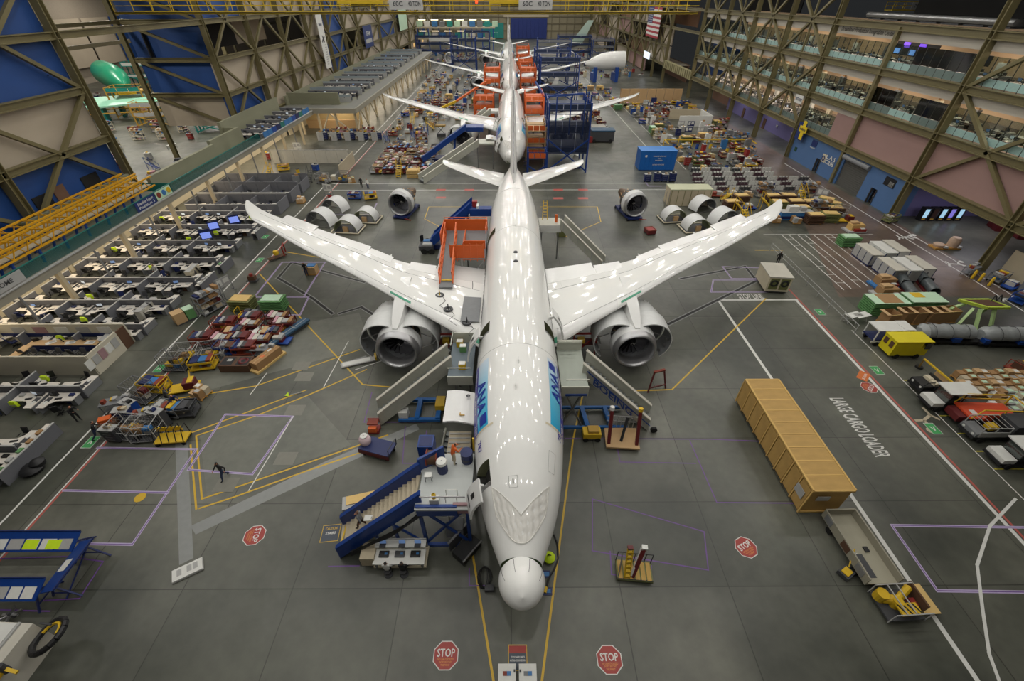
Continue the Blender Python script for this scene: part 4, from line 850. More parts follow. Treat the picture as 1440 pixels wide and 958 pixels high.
# body sections further back
t = thing('nose_section', 'white nose section of an airliner on blue cradles by the flag', 'fuselage section', (27.5, 190, 0), -PI/2+.04)
rings = [[(p.x, p.y, p.z+1.6) for p in [skin(s, 2*PI*k/40) for k in range(40)]] for s in (.0, .1, .3, .7, 1.2, 2, 3, 4.2, 5.5, 7, 9, 11, 13, 15)]
obj('body_shell', MB().loft(rings), PAINT, t, True)
for s in (4, 12): bxp('cradle', t, P('blue'), (0, s, 1.4), (5.4, 1.2, 2.6)); bxp('jack_tower', t, P('blue'), (3.4, s, 2.4), (1.2, 1.2, 4.8))
t = thing('tail_section', 'white tail section with pale fin standing near the far wall', 'fuselage section', (24, 268, 0), -PI/2); t.scale = (.62, .62, .62)
rings = [[(p.x, p.y-34, p.z+3) for p in [skin(s, 2*PI*k/32) for k in range(32)]] for s in (34, 37, 41, 45, 49, 53, 56)]; obj('body_shell', MB().loft(rings), PAINT, t, True)
obj('tail_fin', MB().slab([(0, 12, 10.6), (0, 21.5, 10.2), (0, 29, 25), (0, 24.5, 25)], .5), mat('fin_pale_green', (170, 190, 176), .5), t); bxp('cradle', t, P('blue'), (0, 4, 2.6), (5, 1.4, 5)); bxp('cradle', t, P('blue'), (0, 14, 2.6), (5, 1.4, 5))
for X_, Y_, lb in ((-27, 232, 'by the far work deck'), (28, 236, 'beside the far blue platforms')):
    t = thing('inlet_cowl_unit', 'white engine inlet standing on a dark stand '+lb, 'engine cowl', (X_, Y_, 0)); obj('cowl_shell', MB().lathe([(5, 1.3), (3, 1.8), (1, 2.2), (0, 2.0), (.2, 1.7)], (0, 0, 3.2), 'y', 24), COWL, t, True); bxp('stand', t, P('navy'), (0, 2, .6), (3.4, 5, 1.2))
# primed parts seen through the opening into the next bay
GRN = mat('primer_bright_green', (40, 150, 112), .35); GRN2 = mat('primer_pale_green', (140, 196, 170), .4)
t = thing('green_fuselage', 'green primed fuselage nose in the neighbouring bay', 'fuselage section', (-112, 146, 0), .8)
rings = [[(p.x*1.2, p.y, p.z*1.15+.5) for p in [skin(s, 2*PI*k/32) for k in range(32)]] for s in (.1, .3, .7, 1.2, 2, 3, 4.2, 5.5, 7, 9, 11, 14, 18, 24)]; obj('body_shell', MB().loft(rings), GRN, t, True); bxp('cradle', t, P('yellow'), (0, 5, 1.8), (5, 2, 3.6)); bxp('cradle', t, P('teal'), (0, 15, 1.8), (5, 2, 3.6))
for k, (px, py, z, L_) in enumerate(((165, 140, 4, 26), (190, 150, 3, 20))):
    p = at(px, py, z); t = thing('green_wing_panel', 'pale green wing panel in the neighbouring bay, %s from the yellow jig' % nth(k), 'wing panel', (p.x, p.y, 0), .35, 'wing panels in the neighbouring bay')
    obj('wing_skin', MB().loft([[(-L_/2, -2, 3.6), (-L_/2, 2, 4.4), (-L_/2, 2.2, 3.9), (-L_/2, -2, 3.2)], [(L_/2, -1, 4.4), (L_/2, 1.4, 5), (L_/2, 1.4, 4.7), (L_/2, -1, 4.1)]]), GRN2, t)
    for q in (-.35, 0, .35): bxp('jig_leg', t, P('teal'), (q*L_, 0, 1.7), (.4, 2.4, 3.4)); bxp('jig_rail', t, P('gold'), (q*L_, -2.3, 2.2), (6, .25, .25))
# ------------------------------------------------------------------ kit of floor equipment
def bx(c, d, rz=0): return MB().box(c, d, rz)
class Kit:
    def __init__(s, name, cat): s.name, s.cat, s.p = name, cat, []
    def a(s, nm, mb, m, sub=0): s.p.append((nm, mb, m, sub)); return s
    def make(s, single):
        if single:
            M = MB(); ms = []
            for nm, mb, m, _ in s.p:
                if m not in ms: ms.append(m)
                M.add(mb.v, mb.f, ms.index(m))
            return tag(obj(s.name, M, ms), '', s.cat)
        t = thing(s.name, '', s.cat)
        last = t
        for nm, mb, m, sub in s.p:
            o = obj(nm, mb, m, last if sub else t)
            if not sub: last = o
        return t
def wheels(k, w_, d_, r=.1):
    for x in (-w_, w_):
        for y in (-d_, d_): k.a('wheel', MB().tube((x-.04, y, r), (x+.04, y, r), r, 8), P('rubber'))
LOADS = ['lgrey', 'carton', 'grey', 'tan', 'offwhite', 'brown', 'dgrey', 'maroon', 'carton', 'beige', 'grey', 'yellow', 'pink', 'navy', 'rust', 'black', 'lgrey', 'sky']
def rnd(*a): return random.uniform(*a)
def k_cart(v):
    c, n, single = v; random.seed(hash_(v)); k = Kit('parts_cart', 'cart'); W, D = 1.0, .62
    k.a('base', bx((0, 0, .3), (2*W, 2*D, .12)), P(c)); wheels(k, W-.15, D-.12, .13)
    f = MB()
    for x in (-W+.05, W-.05):
        for y in (-D+.05, D-.05): f.bar((x, y, .3), (x, y, 1.15), .06)
    for x in (-W+.05, W-.05): f.bar((x, -D, 1.15), (x, D, 1.15), .05)
    k.a('frame', f, P(c)); k.a('shelf', bx((0, 0, .82), (2*W-.1, 2*D-.1, .05)), P(c)); k.a('tray_side', bx((0, -D, .95), (2*W-.1, .04, .2)), P(c)); k.a('tray_side', bx((0, D, .95), (2*W-.1, .04, .2)), P(c))
    x = -W+.15
    while x < W-.3:
        ww = rnd(.3, .7); ww = min(ww, W-.08-x); k.a('load', bx((x+ww/2, rnd(-.08, .08), .86+rnd(.08, .2)), (ww*.92, rnd(.6, 1.05), rnd(.06, .3))), P(random.choice(LOADS))); x += ww
    for _ in range(2): k.a('load', bx((rnd(-.5, .5), 0, .45), (rnd(.4, .9), .8, .25)), P(random.choice(LOADS)))
    return k.make(single)
def hash_(v): return sum(ord(c)*(i+7) for i, c in enumerate(str(v)))
def k_pallet(v):
    c, n, single = v; random.seed(hash_(v)); k = Kit('loaded_pallet', 'pallet')
    p = MB()
    for q in range(5): p.box((-.5+.25*q, 0, .13), (.18, 1.2, .03))
    for y in (-.5, 0, .5): p.box((0, y, .06), (1.2, .1, .1))
    k.a('pallet_base', p, P('wood'))
    for q in range(2):
        for r in range(2):
            h = rnd(.45, .8); k.a('carton', bx((-.28+.56*q, -.28+.56*r, .15+h/2), (.52, .52, h)), P(c if random.random() < .6 else random.choice(['carton', 'tan', 'beige'])))
            if random.random() < .6: k.a('carton_label', bx((-.28+.56*q, -.28+.56*r, .16+h), (.4, .3, .03)), P(random.choice(['white', 'lgreen', 'lgrey'])), 1)
    return k.make(single)
def k_cabinet(v):
    c, n, single = v; random.seed(hash_(v)); k = Kit('tool_cabinet', 'cabinet'); h = rnd(.9, 1.5)
    k.a('body', bx((0, 0, h/2+.14), (1.1, .62, h)), P(c)); wheels(k, .42, .22)
    for q in range(4): k.a('drawer', bx((0, -.325, .14+h*(q+.5)/4), (1.02, .03, h/4-.03)), P(c)); k.a('handle', bx((0, -.355, .14+h*(q+.75)/4), (.6, .03, .03)), P('steel'), 1)
    k.a('worktop', bx((0, 0, h+.16), (1.16, .68, .05)), P('lgrey' if c != 'lgrey' else 'white'))
    for _ in range(2): k.a('tool_box', bx((rnd(-.35, .35), 0, h+.28), (rnd(.2, .4), .3, .2)), P(random.choice(LOADS)))
    return k.make(single)
def k_rack(v):
    c, n, single = v; random.seed(hash_(v)); k = Kit('storage_rack', 'rack'); W, D, H = 1.2, .5, rnd(1.6, 2.3)
    for x in (-W, W):
        for y in (-D, D): k.a('upright', bx((x, y, H/2), (.07, .07, H)), P(c))
    for q in range(4):
        z = .15+(H-.2)*q/3; k.a('shelf', bx((0, 0, z), (2*W, 2*D, .05)), P(c)); x = -W+.1
        while x < W-.3:
            ww = rnd(.3, .7); h = rnd(.15, .42); k.a('bin', bx((x+ww/2, 0, z+.03+h/2), (min(ww, W-x)*.9, .8, h)), P(random.choice(LOADS+['carton', 'cream', 'white']))); x += ww
    return k.make(single)
def k_cage(v):
    c, n, single = v; random.seed(hash_(v)); k = Kit('wire_cage', 'cage'); W, D, H = .95, .65, 1.7; f = MB(); g = MB()
    for x in (-W, W):
        for y in (-D, D): f.bar((x, y, .1), (x, y, H), .05)
    for z in (.2, .95, H):
        for y in (-D, D): f.bar((-W, y, z), (W, y, z), .04)
        for x in (-W, W): f.bar((x, -D, z), (x, D, z), .04)
    for q in range(10):
        x = -W+2*W*q/9
        for y in (-D, D): g.bar((x, y, .2), (x, y, H), .015)
    for q in range(7):
        y = -D+2*D*q/6
        for x in (-W, W): g.bar((x, y, .2), (x, y, H), .015)
        g.bar((-W, y, H), (W, y, H), .015)
    k.a('frame', f, P(c)); k.a('mesh_panel', g, P('steel')); k.a('base', bx((0, 0, .2), (2*W, 2*D, .06)), P('dgrey')); wheels(k, W-.1, D-.1)
    for _ in range(5): k.a('load', bx((rnd(-.6, .6), rnd(-.3, .3), rnd(.4, 1.0)), (rnd(.3, .7), rnd(.3, .6), rnd(.2, .5))), P(random.choice(LOADS)))
    return k.make(single)
def k_table(v):
    c, n, single = v; random.seed(hash_(v)); k = Kit('work_table', 'table'); k.a('table_top', bx((0, 0, .9), (2.0, .9, .06)), P(c))
    for x in (-.92, .92):
        for y in (-.38, .38): k.a('leg', bx((x, y, .45), (.06, .06, .9)), P('grey'))
    k.a('shelf', bx((0, 0, .3), (1.8, .8, .04)), P('grey'))
    for _ in range(5): h = rnd(.06, .4); k.a('work_item', bx((rnd(-.8, .8), rnd(-.25, .25), .93+h/2), (rnd(.15, .5), rnd(.15, .4), h)), P(random.choice(LOADS+['black', 'navy'])))
    return k.make(single)
def k_boards(v):
    c, n, single = v; random.seed(hash_(v)); k = Kit('board_stack', 'stack'); z = .12; k.a('skid', MB().box((-.8, 0, .06), (.12, 1.5, .12)).box((.8, 0, .06), (.12, 1.5, .12)), P('wood'))
    for q in range(6): k.a('board', bx((rnd(-.05, .05), rnd(-.05, .05), z+.05), (2.3, 1.5, .1)), P(c)); k.a('gap_shade_or_lid', bx((0, 0, z+.15), (1.9, 1.1, .12)), P('black' if q < 5 else ('lgreen' if c == 'green' else 'pine'))); z += .21  # black layers paint the shade between boards, the last is a lid
    return k.make(single)
def k_steps(v):
    c, n, single = v; k = Kit('rolling_steps', 'steps'); s = MB()
    for q in range(6): k.a('tread', bx((0, -1.0+.32*q, .28*(q+1)), (.8, .3, .05)), P(c))
    for x in (-.42, .42): s.bar((x, -1.15, .1), (x, .75, 1.75), .07).bar((x, -1.0, 1.1), (x, .75, 2.75), .05).bar((x, .75, 0), (x, .75, 2.75), .06).bar((x, -1.0, .2), (x, -1.0, 1.1), .05)
    k.a('side_frame', s, P(c)); wheels(k, .4, .7, .1)
    return k.make(single)
def k_board(v):
    c, n, single = v; k = Kit('notice_board', 'board'); k.a('panel', bx((0, 0, 1.3), (1.7, .05, 1.1)), P(c)); k.a('sheet', MB().box((-.4, -.04, 1.35), (.5, .02, .7)).box((.35, -.04, 1.4), (.6, .02, .5)), P('lgrey' if c == 'white' else 'white'))
    k.a('stand', MB().bar((-.8, 0, 0), (-.8, 0, 1.9), .06).bar((.8, 0, 0), (.8, 0, 1.9), .06).bar((-.8, -.35, .05), (-.8, .35, .05), .06).bar((.8, -.35, .05), (.8, .35, .05), .06), P('grey'))
    return k.make(single)
def k_bin(v):
    c, n, single = v; k = Kit('waste_drum', 'drum'); k.a('drum', MB().lathe([(0, .01), (0, .3), (.3, .31), (.32, .33), (.34, .31), (.6, .31), (.62, .33), (.64, .31), (.9, .3)], (0, 0, 0), 'z', 14), P(c)); k.a('lid', MB().lathe([(.9, .32), (.98, .3), (1.0, .02)], (0, 0, 0), 'z', 14), P('dgrey')); return k.make(single)
def k_locker(v):
    c, n, single = v; k = Kit('steel_locker', 'locker'); k.a('body', bx((0, 0, .95), (1.2, .6, 1.8)), P(c))
    for q in range(2): k.a('door', bx((-.3+.6*q, -.315, .95), (.57, .03, 1.7)), P(c)); k.a('handle', bx((-.08+.16*q, -.35, 1.0), (.03, .04, .2)), P('steel'), 1)
    k.a('plinth', bx((0, 0, .03), (1.1, .5, .08)), P('black')); k.a('top_box', bx((.2, 0, 1.98), (.5, .4, .26)), P('carton')); return k.make(single)
def k_dolly(v):
    c, n, single = v; random.seed(hash_(v)); k = Kit('low_dolly', 'dolly'); k.a('deck', bx((0, 0, .28), (2.2, 1.1, .1)), P(c)); wheels(k, .9, .42, .11); k.a('push_bar', MB().bar((-1.05, -.5, .3), (-1.05, -.5, 1.1), .05).bar((-1.05, .5, .3), (-1.05, .5, 1.1), .05).bar((-1.05, -.5, 1.1), (-1.05, .5, 1.1), .05), P(c))
    for _ in range(3): h = rnd(.2, .7); k.a('load', bx((rnd(-.5, .7), rnd(-.15, .15), .33+h/2), (rnd(.4, .9), .8, h)), P(random.choice(LOADS)))
    return k.make(single)
def k_seats(v):
    c, n, single = v; k = Kit('seat_frame_row', 'seat row'); f = MB(); b = MB(); s = MB()
    for q in range(3):
        x = -.55+.55*q; s.box((x, 0, .48), (.48, .48, .1)); b.box((x, .26, .85), (.46, .1, .7))
    for x in (-.7, 0, .7): f.bar((x, -.2, 0), (x, .25, .42), .05).bar((x, .25, 0), (x, .25, .42), .05)
    f.bar((-.8, 0, .4), (.8, 0, .4), .06).bar((-.8, .22, .4), (.8, .22, .4), .06)
    k.a('frame', f, P('lgrey')); k.a('seat_cushion', s, P(c)); k.a('seat_rest_pad', b, P('white' if n % 2 else c)); k.a('headrest_cover', MB().box((-.55, .25, 1.12), (.4, .14, .2)).box((0, .25, 1.12), (.4, .14, .2)).box((.55, .25, 1.12), (.4, .14, .2)), P('white')); return k.make(single)
def k_cone(v):
    c, n, single = v; k = Kit('traffic_cone', 'cone'); k.a('base', bx((0, 0, .03), (.4, .4, .05)), P(c)); k.a('cone', MB().lathe([(.05, .16), (.75, .03), (.76, .01)], (0, 0, 0), 'z', 12), P(c)); return k.make(single)
DESC = dict(k_cart='loaded {c} parts cart', k_pallet='pallet of {c} cartons', k_cabinet='{c} rolling tool cabinet', k_rack='{c} shelf rack', k_cage='{c} wire mesh cage', k_table='{c} topped work table', k_boards='stack of {c} panels', k_steps='{c} rolling access steps', k_board='standing {c} notice board', k_bin='{c} waste drum', k_locker='{c} steel locker', k_dolly='{c} loaded dolly', k_seats='{c} passenger seat row', k_cone='{c} cone')
CNAME = dict(lgrey='light grey', dgrey='dark grey', lgreen='pale green', offwhite='off-white', sky='light blue', rust='rust brown', ply='plywood')
def desc(kind, c): return DESC[kind.__name__].format(c=CNAME.get(c, c))
KC = {k_cart: ['rust', 'maroon', 'blue', 'olive', 'grey', 'yellow'], k_pallet: ['carton', 'white', 'tan', 'lgrey', 'pine'], k_cabinet: ['lgrey', 'grey', 'red', 'blue', 'navy'], k_rack: ['grey', 'blue', 'cream', 'rust'], k_cage: ['lgrey', 'grey'], k_table: ['white', 'wood', 'grey', 'lgrey'],
      k_boards: ['green', 'pine', 'olive', 'tan'], k_steps: ['yellow', 'orange', 'blue'], k_board: ['white', 'lgrey', 'navy'], k_bin: ['blue', 'grey', 'yellow'], k_locker: ['lgrey', 'grey', 'cream', 'white', 'sky'], k_dolly: ['rust', 'blue', 'grey', 'yellow'], k_seats: ['maroon', 'navy'], k_cone: ['orange']}
def put(kind, c, loc, rz, label, single=False, group=None, n=0): return place(kind, (c, n, single), (loc[0], loc[1], loc[2] if len(loc) > 2 else 0), rz, label, group)
BLOCKED = []  # keep-clear rectangles
def zone(where, side, x0, x1, y0, y1, dx, dy, kinds, seed, single=True, fill=.9, rz=0, jit=.25, colours=None, from_x0=True, z=0):
    R = random.Random(seed); row = 0; y = y0; cnt = {}
    while y <= y1:
        xs = []; x = x0
        while x <= x1: xs.append(x); x += dx
        if not from_x0: xs = xs[::-1]
        col = 0
        for x in xs:
            if R.random() > fill: continue
            kd = R.choice(kinds); c = R.choice((colours or {}).get(kd) or KC[kd]); xx, yy = x+R.uniform(-jit, jit), y+R.uniform(-jit, jit)
            if any(a <= xx <= b and c0 <= yy <= d for a, b, c0, d in BLOCKED): continue
            nn = R.randrange(2); rr = rz+R.choice([0, 0, PI/2, .1, -.1, PI]) if not jit == 0 else rz
            lab = '%s, %s from %s, %s row %s' % (desc(kd, c), nth(col), side, nth(row), where); put(kd, c, (xx, yy, z), rr, lab, single, where, nn); col += 1
        y += dy; row += 1
# ------------------------------------------------------------------ people
def person(name, label, loc, rz, pose='stand', top='navy', legs='denim', hair='brown', vest=None, hat=None):
    z = 0.0
    J = dict(pel=(0, 0, .95), wai=(0, -.01, 1.1), che=(0, 0, 1.34), nec=(0, 0, 1.5), hd=(0, -.02, 1.62), ht=(0, -.01, 1.74))
    if pose == 'walk': L = {'kl': (.1, -.2, .5), 'fl': (.1, -.28, .08), 'kr': (-.1, .02, .5), 'fr': (-.1, .34, .12), 'el': (.3, .16, 1.13), 'hl': (.3, .06, .9), 'er': (-.3, -.14, 1.12), 'hr': (-.28, -.34, .98)}
    elif pose == 'push': L = {'kl': (.1, -.16, .52), 'fl': (.1, -.1, .08), 'kr': (-.1, .1, .5), 'fr': (-.1, .5, .1), 'el': (.26, -.18, 1.12), 'hl': (.22, -.45, 1.05), 'er': (-.26, -.18, 1.12), 'hr': (-.22, -.45, 1.05)}
    elif pose == 'sit': z = -.42; L = {'kl': (.13, -.45, .92), 'fl': (.13, -.45, .5), 'kr': (-.13, -.45, .92), 'fr': (-.13, -.45, .5), 'el': (.27, -.12, 1.12), 'hl': (.2, -.42, 1.14), 'er': (-.27, -.12, 1.12), 'hr': (-.2, -.42, 1.14)}
    elif pose == 'work': L = {'kl': (.12, -.05, .5), 'fl': (.12, 0, .08), 'kr': (-.12, -.02, .5), 'fr': (-.12, .06, .08), 'el': (.28, -.2, 1.2), 'hl': (.18, -.48, 1.2), 'er': (-.28, -.2, 1.2), 'hr': (-.18, -.48, 1.25)}
    else: L = {'kl': (.1, -.02, .5), 'fl': (.11, 0, .08), 'kr': (-.1, -.02, .5), 'fr': (-.11, 0, .08), 'el': (.27, .03, 1.13), 'hl': (.28, -.08, .88), 'er': (-.27, .03, 1.13), 'hr': (-.28, -.08, .88)}
    J.update(L); J.update(sl=(.18, 0, 1.42), sr=(-.18, 0, 1.42), pl=(.1, 0, .9), pr=(-.1, 0, .9))
    for s in 'lr': f = J['f'+s]; J['t'+s] = (f[0], f[1]-.17, f[2]-.03)
    if pose in ('work', 'push'):
        for q in ('che', 'nec', 'hd', 'ht', 'sl', 'sr'): a = J[q]; J[q] = (a[0], a[1]-.18*(a[2]-.95)/.6, a[2]-.04)
    E_ = [('pel', 'wai', 'top'), ('wai', 'che', 'top'), ('che', 'nec', 'top'), ('nec', 'hd', 'skin'), ('hd', 'ht', 'hair')]
    for s in 'lr': E_ += [('che', 's'+s, 'top'), ('s'+s, 'e'+s, 'top'), ('e'+s, 'h'+s, 'arm'), ('pel', 'p'+s, 'legs'), ('p'+s, 'k'+s, 'legs'), ('k'+s, 'f'+s, 'legs'), ('f'+s, 't'+s, 'shoe')]
    RAD = dict(pel=.15, wai=.14, che=.17, nec=.06, hd=.1, ht=.075, sl=.075, sr=.075, el=.05, er=.05, hl=.035, hr=.035, pl=.11, pr=.11, kl=.072, kr=.072, fl=.05, fr=.05, tl=.04, tr=.04)
    names = list(J); me = bpy.data.meshes.new('person'); me.from_pydata([J[n] for n in names], [(names.index(a), names.index(b)) for a, b, _ in E_], [])
    o = bpy.data.objects.new('person', me); COL.objects.link(o); o.modifiers.new('skin', 'SKIN'); sv = me.skin_vertices[0].data
    for i, n in enumerate(names): sv[i].radius = (RAD[n], RAD[n]*(.72 if n in ('che', 'wai', 'pel') else 1)); sv[i].use_root = n == 'pel'
    ss = o.modifiers.new('sub', 'SUBSURF'); ss.levels = 1; ss.render_levels = 1
    ev = o.evaluated_get(bpy.context.evaluated_depsgraph_get()); m2 = bpy.data.meshes.new_from_object(ev); bpy.data.objects.remove(o)
    keys = ['top', 'skin', 'hair', 'arm', 'legs', 'shoe']; mats = [P(top), P('skin'), P(hair), P(top if pose != 'x' else 'skin'), P(legs), P('black')]
    v = [tuple(a.co) for a in m2.vertices]; f = [tuple(p.vertices) for p in m2.polygons]; mi = []
    def dist(p, a, b):
        a, b = Vector(a), Vector(b); d = b-a; t = max(0, min(1, (p-a).dot(d)/d.length_squared)); return (p-a-d*t).length
    for p in m2.polygons:
        c = p.center; bst = min(E_, key=lambda e: dist(c, J[e[0]], J[e[1]])-.5*(RAD[e[0]]+RAD[e[1]])); kk = bst[2]
        if kk == 'hair' and c.y < J['hd'][1]-.03 and c.z < J['ht'][2]-.02: kk = 'skin'
        mi.append(keys.index(kk))
    M = MB(); M.v, M.f, M.m = v, f, mi
    for s in 'lr':
        h = Vector(J['h'+s]); d = (h-Vector(J['e'+s])).normalized(); sx = 1 if s == 'l' else -1
        for q in range(4): M.tube(h+d*.02+Vector((0, .02-.013*q, 0)), h+d*(.13-.01*abs(q-1.3))+Vector((-sx*.02, .025-.017*q, -.02)), .011, 5, .008, 1)
        M.tube(h+Vector((-sx*.02, -.02, 0)), h+d*.06+Vector((-sx*.05, -.05, 0)), .012, 5, .009, 1); M.box(h+d*.03, (.05, .07, .05), 0, 1)
    hd = Vector(J['hd']); M.tube(hd+Vector((0, -.08, .01)), hd+Vector((0, -.125, -.015)), .018, 5, .014, 1)
    for x in (-.035, .035): M.box(hd+Vector((x, -.094, .03)), (.022, .012, .012), 0, 5); M.box(hd+Vector((x*2.7, 0, 0)), (.02, .04, .055), 0, 1)
    M.box(hd+Vector((0, -.09, -.045)), (.045, .012, .01), 0, 2)
    M.v = [(a, b, c+z) for a, b, c in M.v]
    t = obj(name, M, mats, None, True, loc, rz); tag(t, label, 'person'); bpy.data.meshes.remove(m2)
    if vest: obj('vest', MB().lathe([(1.0+z, .2), (1.12+z, .2), (1.3+z, .225), (1.42+z, .17)], axis='z', n=14), P(vest), t, True)
    if hat: obj('cap', MB().lathe([(1.7+z, .11), (1.76+z, .09), (1.79+z, .01)], (0, J['ht'][1], 0), 'z', 10), P(hat), t, True)
    return t
# ------------------------------------------------------------------ access equipment round the nearest airliner
ALU = mat('aluminium_panel', (176, 176, 164), .4, .2); TREAD = mat('grating_grey', (120, 124, 122), .6); BLU = mat('equipment_blue', (16, 54, 122), .4); ORG = mat('platform_orange', (198, 88, 28), .5)
def stairs(t, a, b, wd, n, side, tread, sh=1.0, rails=True, both=True, th=.1):
    """flight from a to b (local points) with solid side panels"""
    a, b = Vector(a), Vector(b); d = Vector((b.x-a.x, b.y-a.y, 0)).normalized(); nrm = Vector((-d.y, d.x, 0)); up = Vector((0, 0, 1))
    for s in (-1, 1):
        o = nrm*s*wd/2; obj('side_panel', MB().slab([a+o-up*.25, b+o-up*.25, b+o+up*sh, a+o+up*sh], th), side, t)
        if rails: obj('handrail', MB().bar(a+o+up*(sh+.05), b+o+up*(sh+.05), .26, .08), P('offwhite') if side is ALU else side, t)
        for q in range(6): p = a+(b-a)*((q+.5)/6)+o*1.08; obj('panel_seam', MB().bar(p-up*.2, p+up*(sh-.05), .05, .05), P('lgrey') if side is ALU else side, t)
    ang = math.atan2(d.y, d.x)
    for k in range(n):
        p = a+(b-a)*((k+.5)/n); bxp('tread', t, tread, p, ((b-a).length/n*.82, wd-.14, .06), ang)
    obj('soffit', MB().slab([a-nrm*wd*.48-up*.2, b-nrm*wd*.48-up*.2, b+nrm*wd*.48-up*.2, a+nrm*wd*.48-up*.2], .06), P('dgrey'), t)
# grey stairs beside the cargo door
t = thing('boarding_stairs', 'grey boarding stairs with platform beside the opened cargo door', 'stairs', (-10.2, 22.9, 0))
stairs(t, (0, 0, .3), (5.7, 1.7, 4.5), 1.5, 16, ALU, TREAD, .95)
for s in (-.78, .78): obj('panel_rib', MB().bar((.3, s+.1, 1.0), (5.6, s+1.65, 4.9), .06, .25), P('lgrey'), t)
bxp('platform_deck', t, mat('platform_slate', (96, 108, 116), .6), (6.6, 1.7, 4.5), (1.8, 4.1, .14)); bxp('platform_skirt', t, ALU, (6.6, -.32, 4.3), (1.8, .1, .8)); bxp('platform_wall', t, ALU, (6.6, 3.75, 5.0), (1.8, .08, 1.0)); bxp('guard_rail', t, ALU, (5.75, 3.0, 5.5), (.06, 1.6, .06)); bxp('guard_rail', t, ALU, (6.6, -.3, 5.5), (1.6, .06, .06))
obj('base_frame', MB().bar((1.6, -.5, .35), (4.8, -.5, .35), .25).bar((1.6, 1.6, .35), (4.8, 1.6, .35), .25).bar((3.0, -.5, .4), (3.0, 1.6, .4), .35).bar((4.6, -.5, .4), (4.6, 1.6, .4), .35), mat('base_blue', (24, 92, 160), .5), t)
obj('support_leg', MB().bar((6.0, .3, 0), (6.2, .3, 4.4), .12).bar((7.2, .3, 0), (7.2, .3, 4.4), .12).bar((6.0, 3.4, 0), (6.0, 3.4, 4.4), .12), P('steel'), t); bxp('drive_box', t, P('white'), (2.0, -.2, .8), (.7, .6, .6)); bxp('control_box', t, P('yellow'), (4.7, .8, .8), (.7, 1.1, .5))
for x, y in ((6.2, 3.2), (6.9, 3.3), (6.5, 1.6)): pass
for k, (x, y, c, lb) in enumerate(((-3.6, 25.6, 'green', 'green'), (-3.9, 26.2, 'yellow', 'yellow'), (-3.5, 23.6, 'yellow', 'second yellow'))):
    q = thing('equipment_case', '%s equipment case on the grey stairs platform' % lb, 'case', (x, y, 4.57)); bxp('case_body', q, P(c), (0, 0, .25), (.5, .4, .5)); bxp('case_lid', q, P('white'), (0, 0, .52), (.46, .36, .06))
# white stairs with lettering on the other side
t = thing('boarding_stairs', 'white boarding stairs with large blue lettering under the opposite wing', 'stairs', (10.6, 22.2, 0))
stairs(t, (0, 0, .3), (-5.2, 1.6, 4.5), 1.5, 16, ALU, TREAD, .95)
def bl(u, v): x = -4.6+3.0*u; return (x, -.3077*x-.93, .25-.808*(x+.22)+.6*v)
lettering('side_lettering', 'BOEING', mat('letter_blue', (24, 62, 130), .4), t, bl)
obj('side_stripe', MB().bar((-.2, -.84, .75), (-5.1, .66, 4.9), .03, .08), mat('letter_blue', (24, 62, 130), .4), t)
bxp('platform_deck', t, mat('platform_sage', (150, 156, 146), .6), (-6.1, 1.4, 4.5), (1.9, 4.2, .14)); bxp('platform_skirt', t, ALU, (-6.1, -.72, 4.3), (1.9, .1, .9)); bxp('skirt_stripe', t, mat('letter_blue', (24, 62, 130), .4), (-6.0, -.79, 4.0), (1.5, .04, .18)); bxp('platform_wall', t, ALU, (-6.1, 3.5, 5.0), (1.9, .08, 1.0)); bxp('guard_rail', t, ALU, (-6.1, 3.2, 5.55), (1.8, .06, .06)); bxp('guard_rail', t, ALU, (-6, -.7, 5.4), (1.6, .06, .06))
obj('base_frame', MB().bar((-1.8, -.6, .35), (-7.0, -.6, .35), .2).bar((-1.8, 1.4, .35), (-7.0, 1.4, .35), .2).bar((-3, -.6, .4), (-3.2, 1.4, .4), .32).bar((-4.8, -.6, .4), (-5, 1.4, .4), .32), mat('base_blue', (24, 92, 160), .5), t)
obj('support_leg', MB().bar((-5.2, -.5, .3), (-6.9, -.5, 4.3), .12).bar((-6.9, -.5, .3), (-5.3, -.5, 4.3), .12).bar((-6.9, -.5, .3), (-6.9, -.5, 4.3), .12).bar((-6.9, 3, 0), (-6.9, 3, 4.3), .12), P('steel'), t)
for k, x in enumerate((0.2,)): obj('wheel', MB().tube((x, -.9, .25), (x, -.7, .25), .25, 12), P('rubber'), t)
q = thing('tow_tractor', 'small yellow power unit under the lettered stairs', 'tractor', (6.0, 20.9, 0)); bxp('body', q, P('yellow'), (0, 0, .55), (1.3, .8, .5)); bxp('hood', q, P('gold'), (.1, 0, .9), (.8, .6, .25)); bxp('engine_block', q, P('dgrey'), (0, 0, .25), (1.1, .7, .25))
for x in (-.45, .45):
    for y in (-.4, .4): obj('wheel', MB().tube((x, y-.06, .2), (x, y+.06, .2), .2, 10), P('rubber'), q)
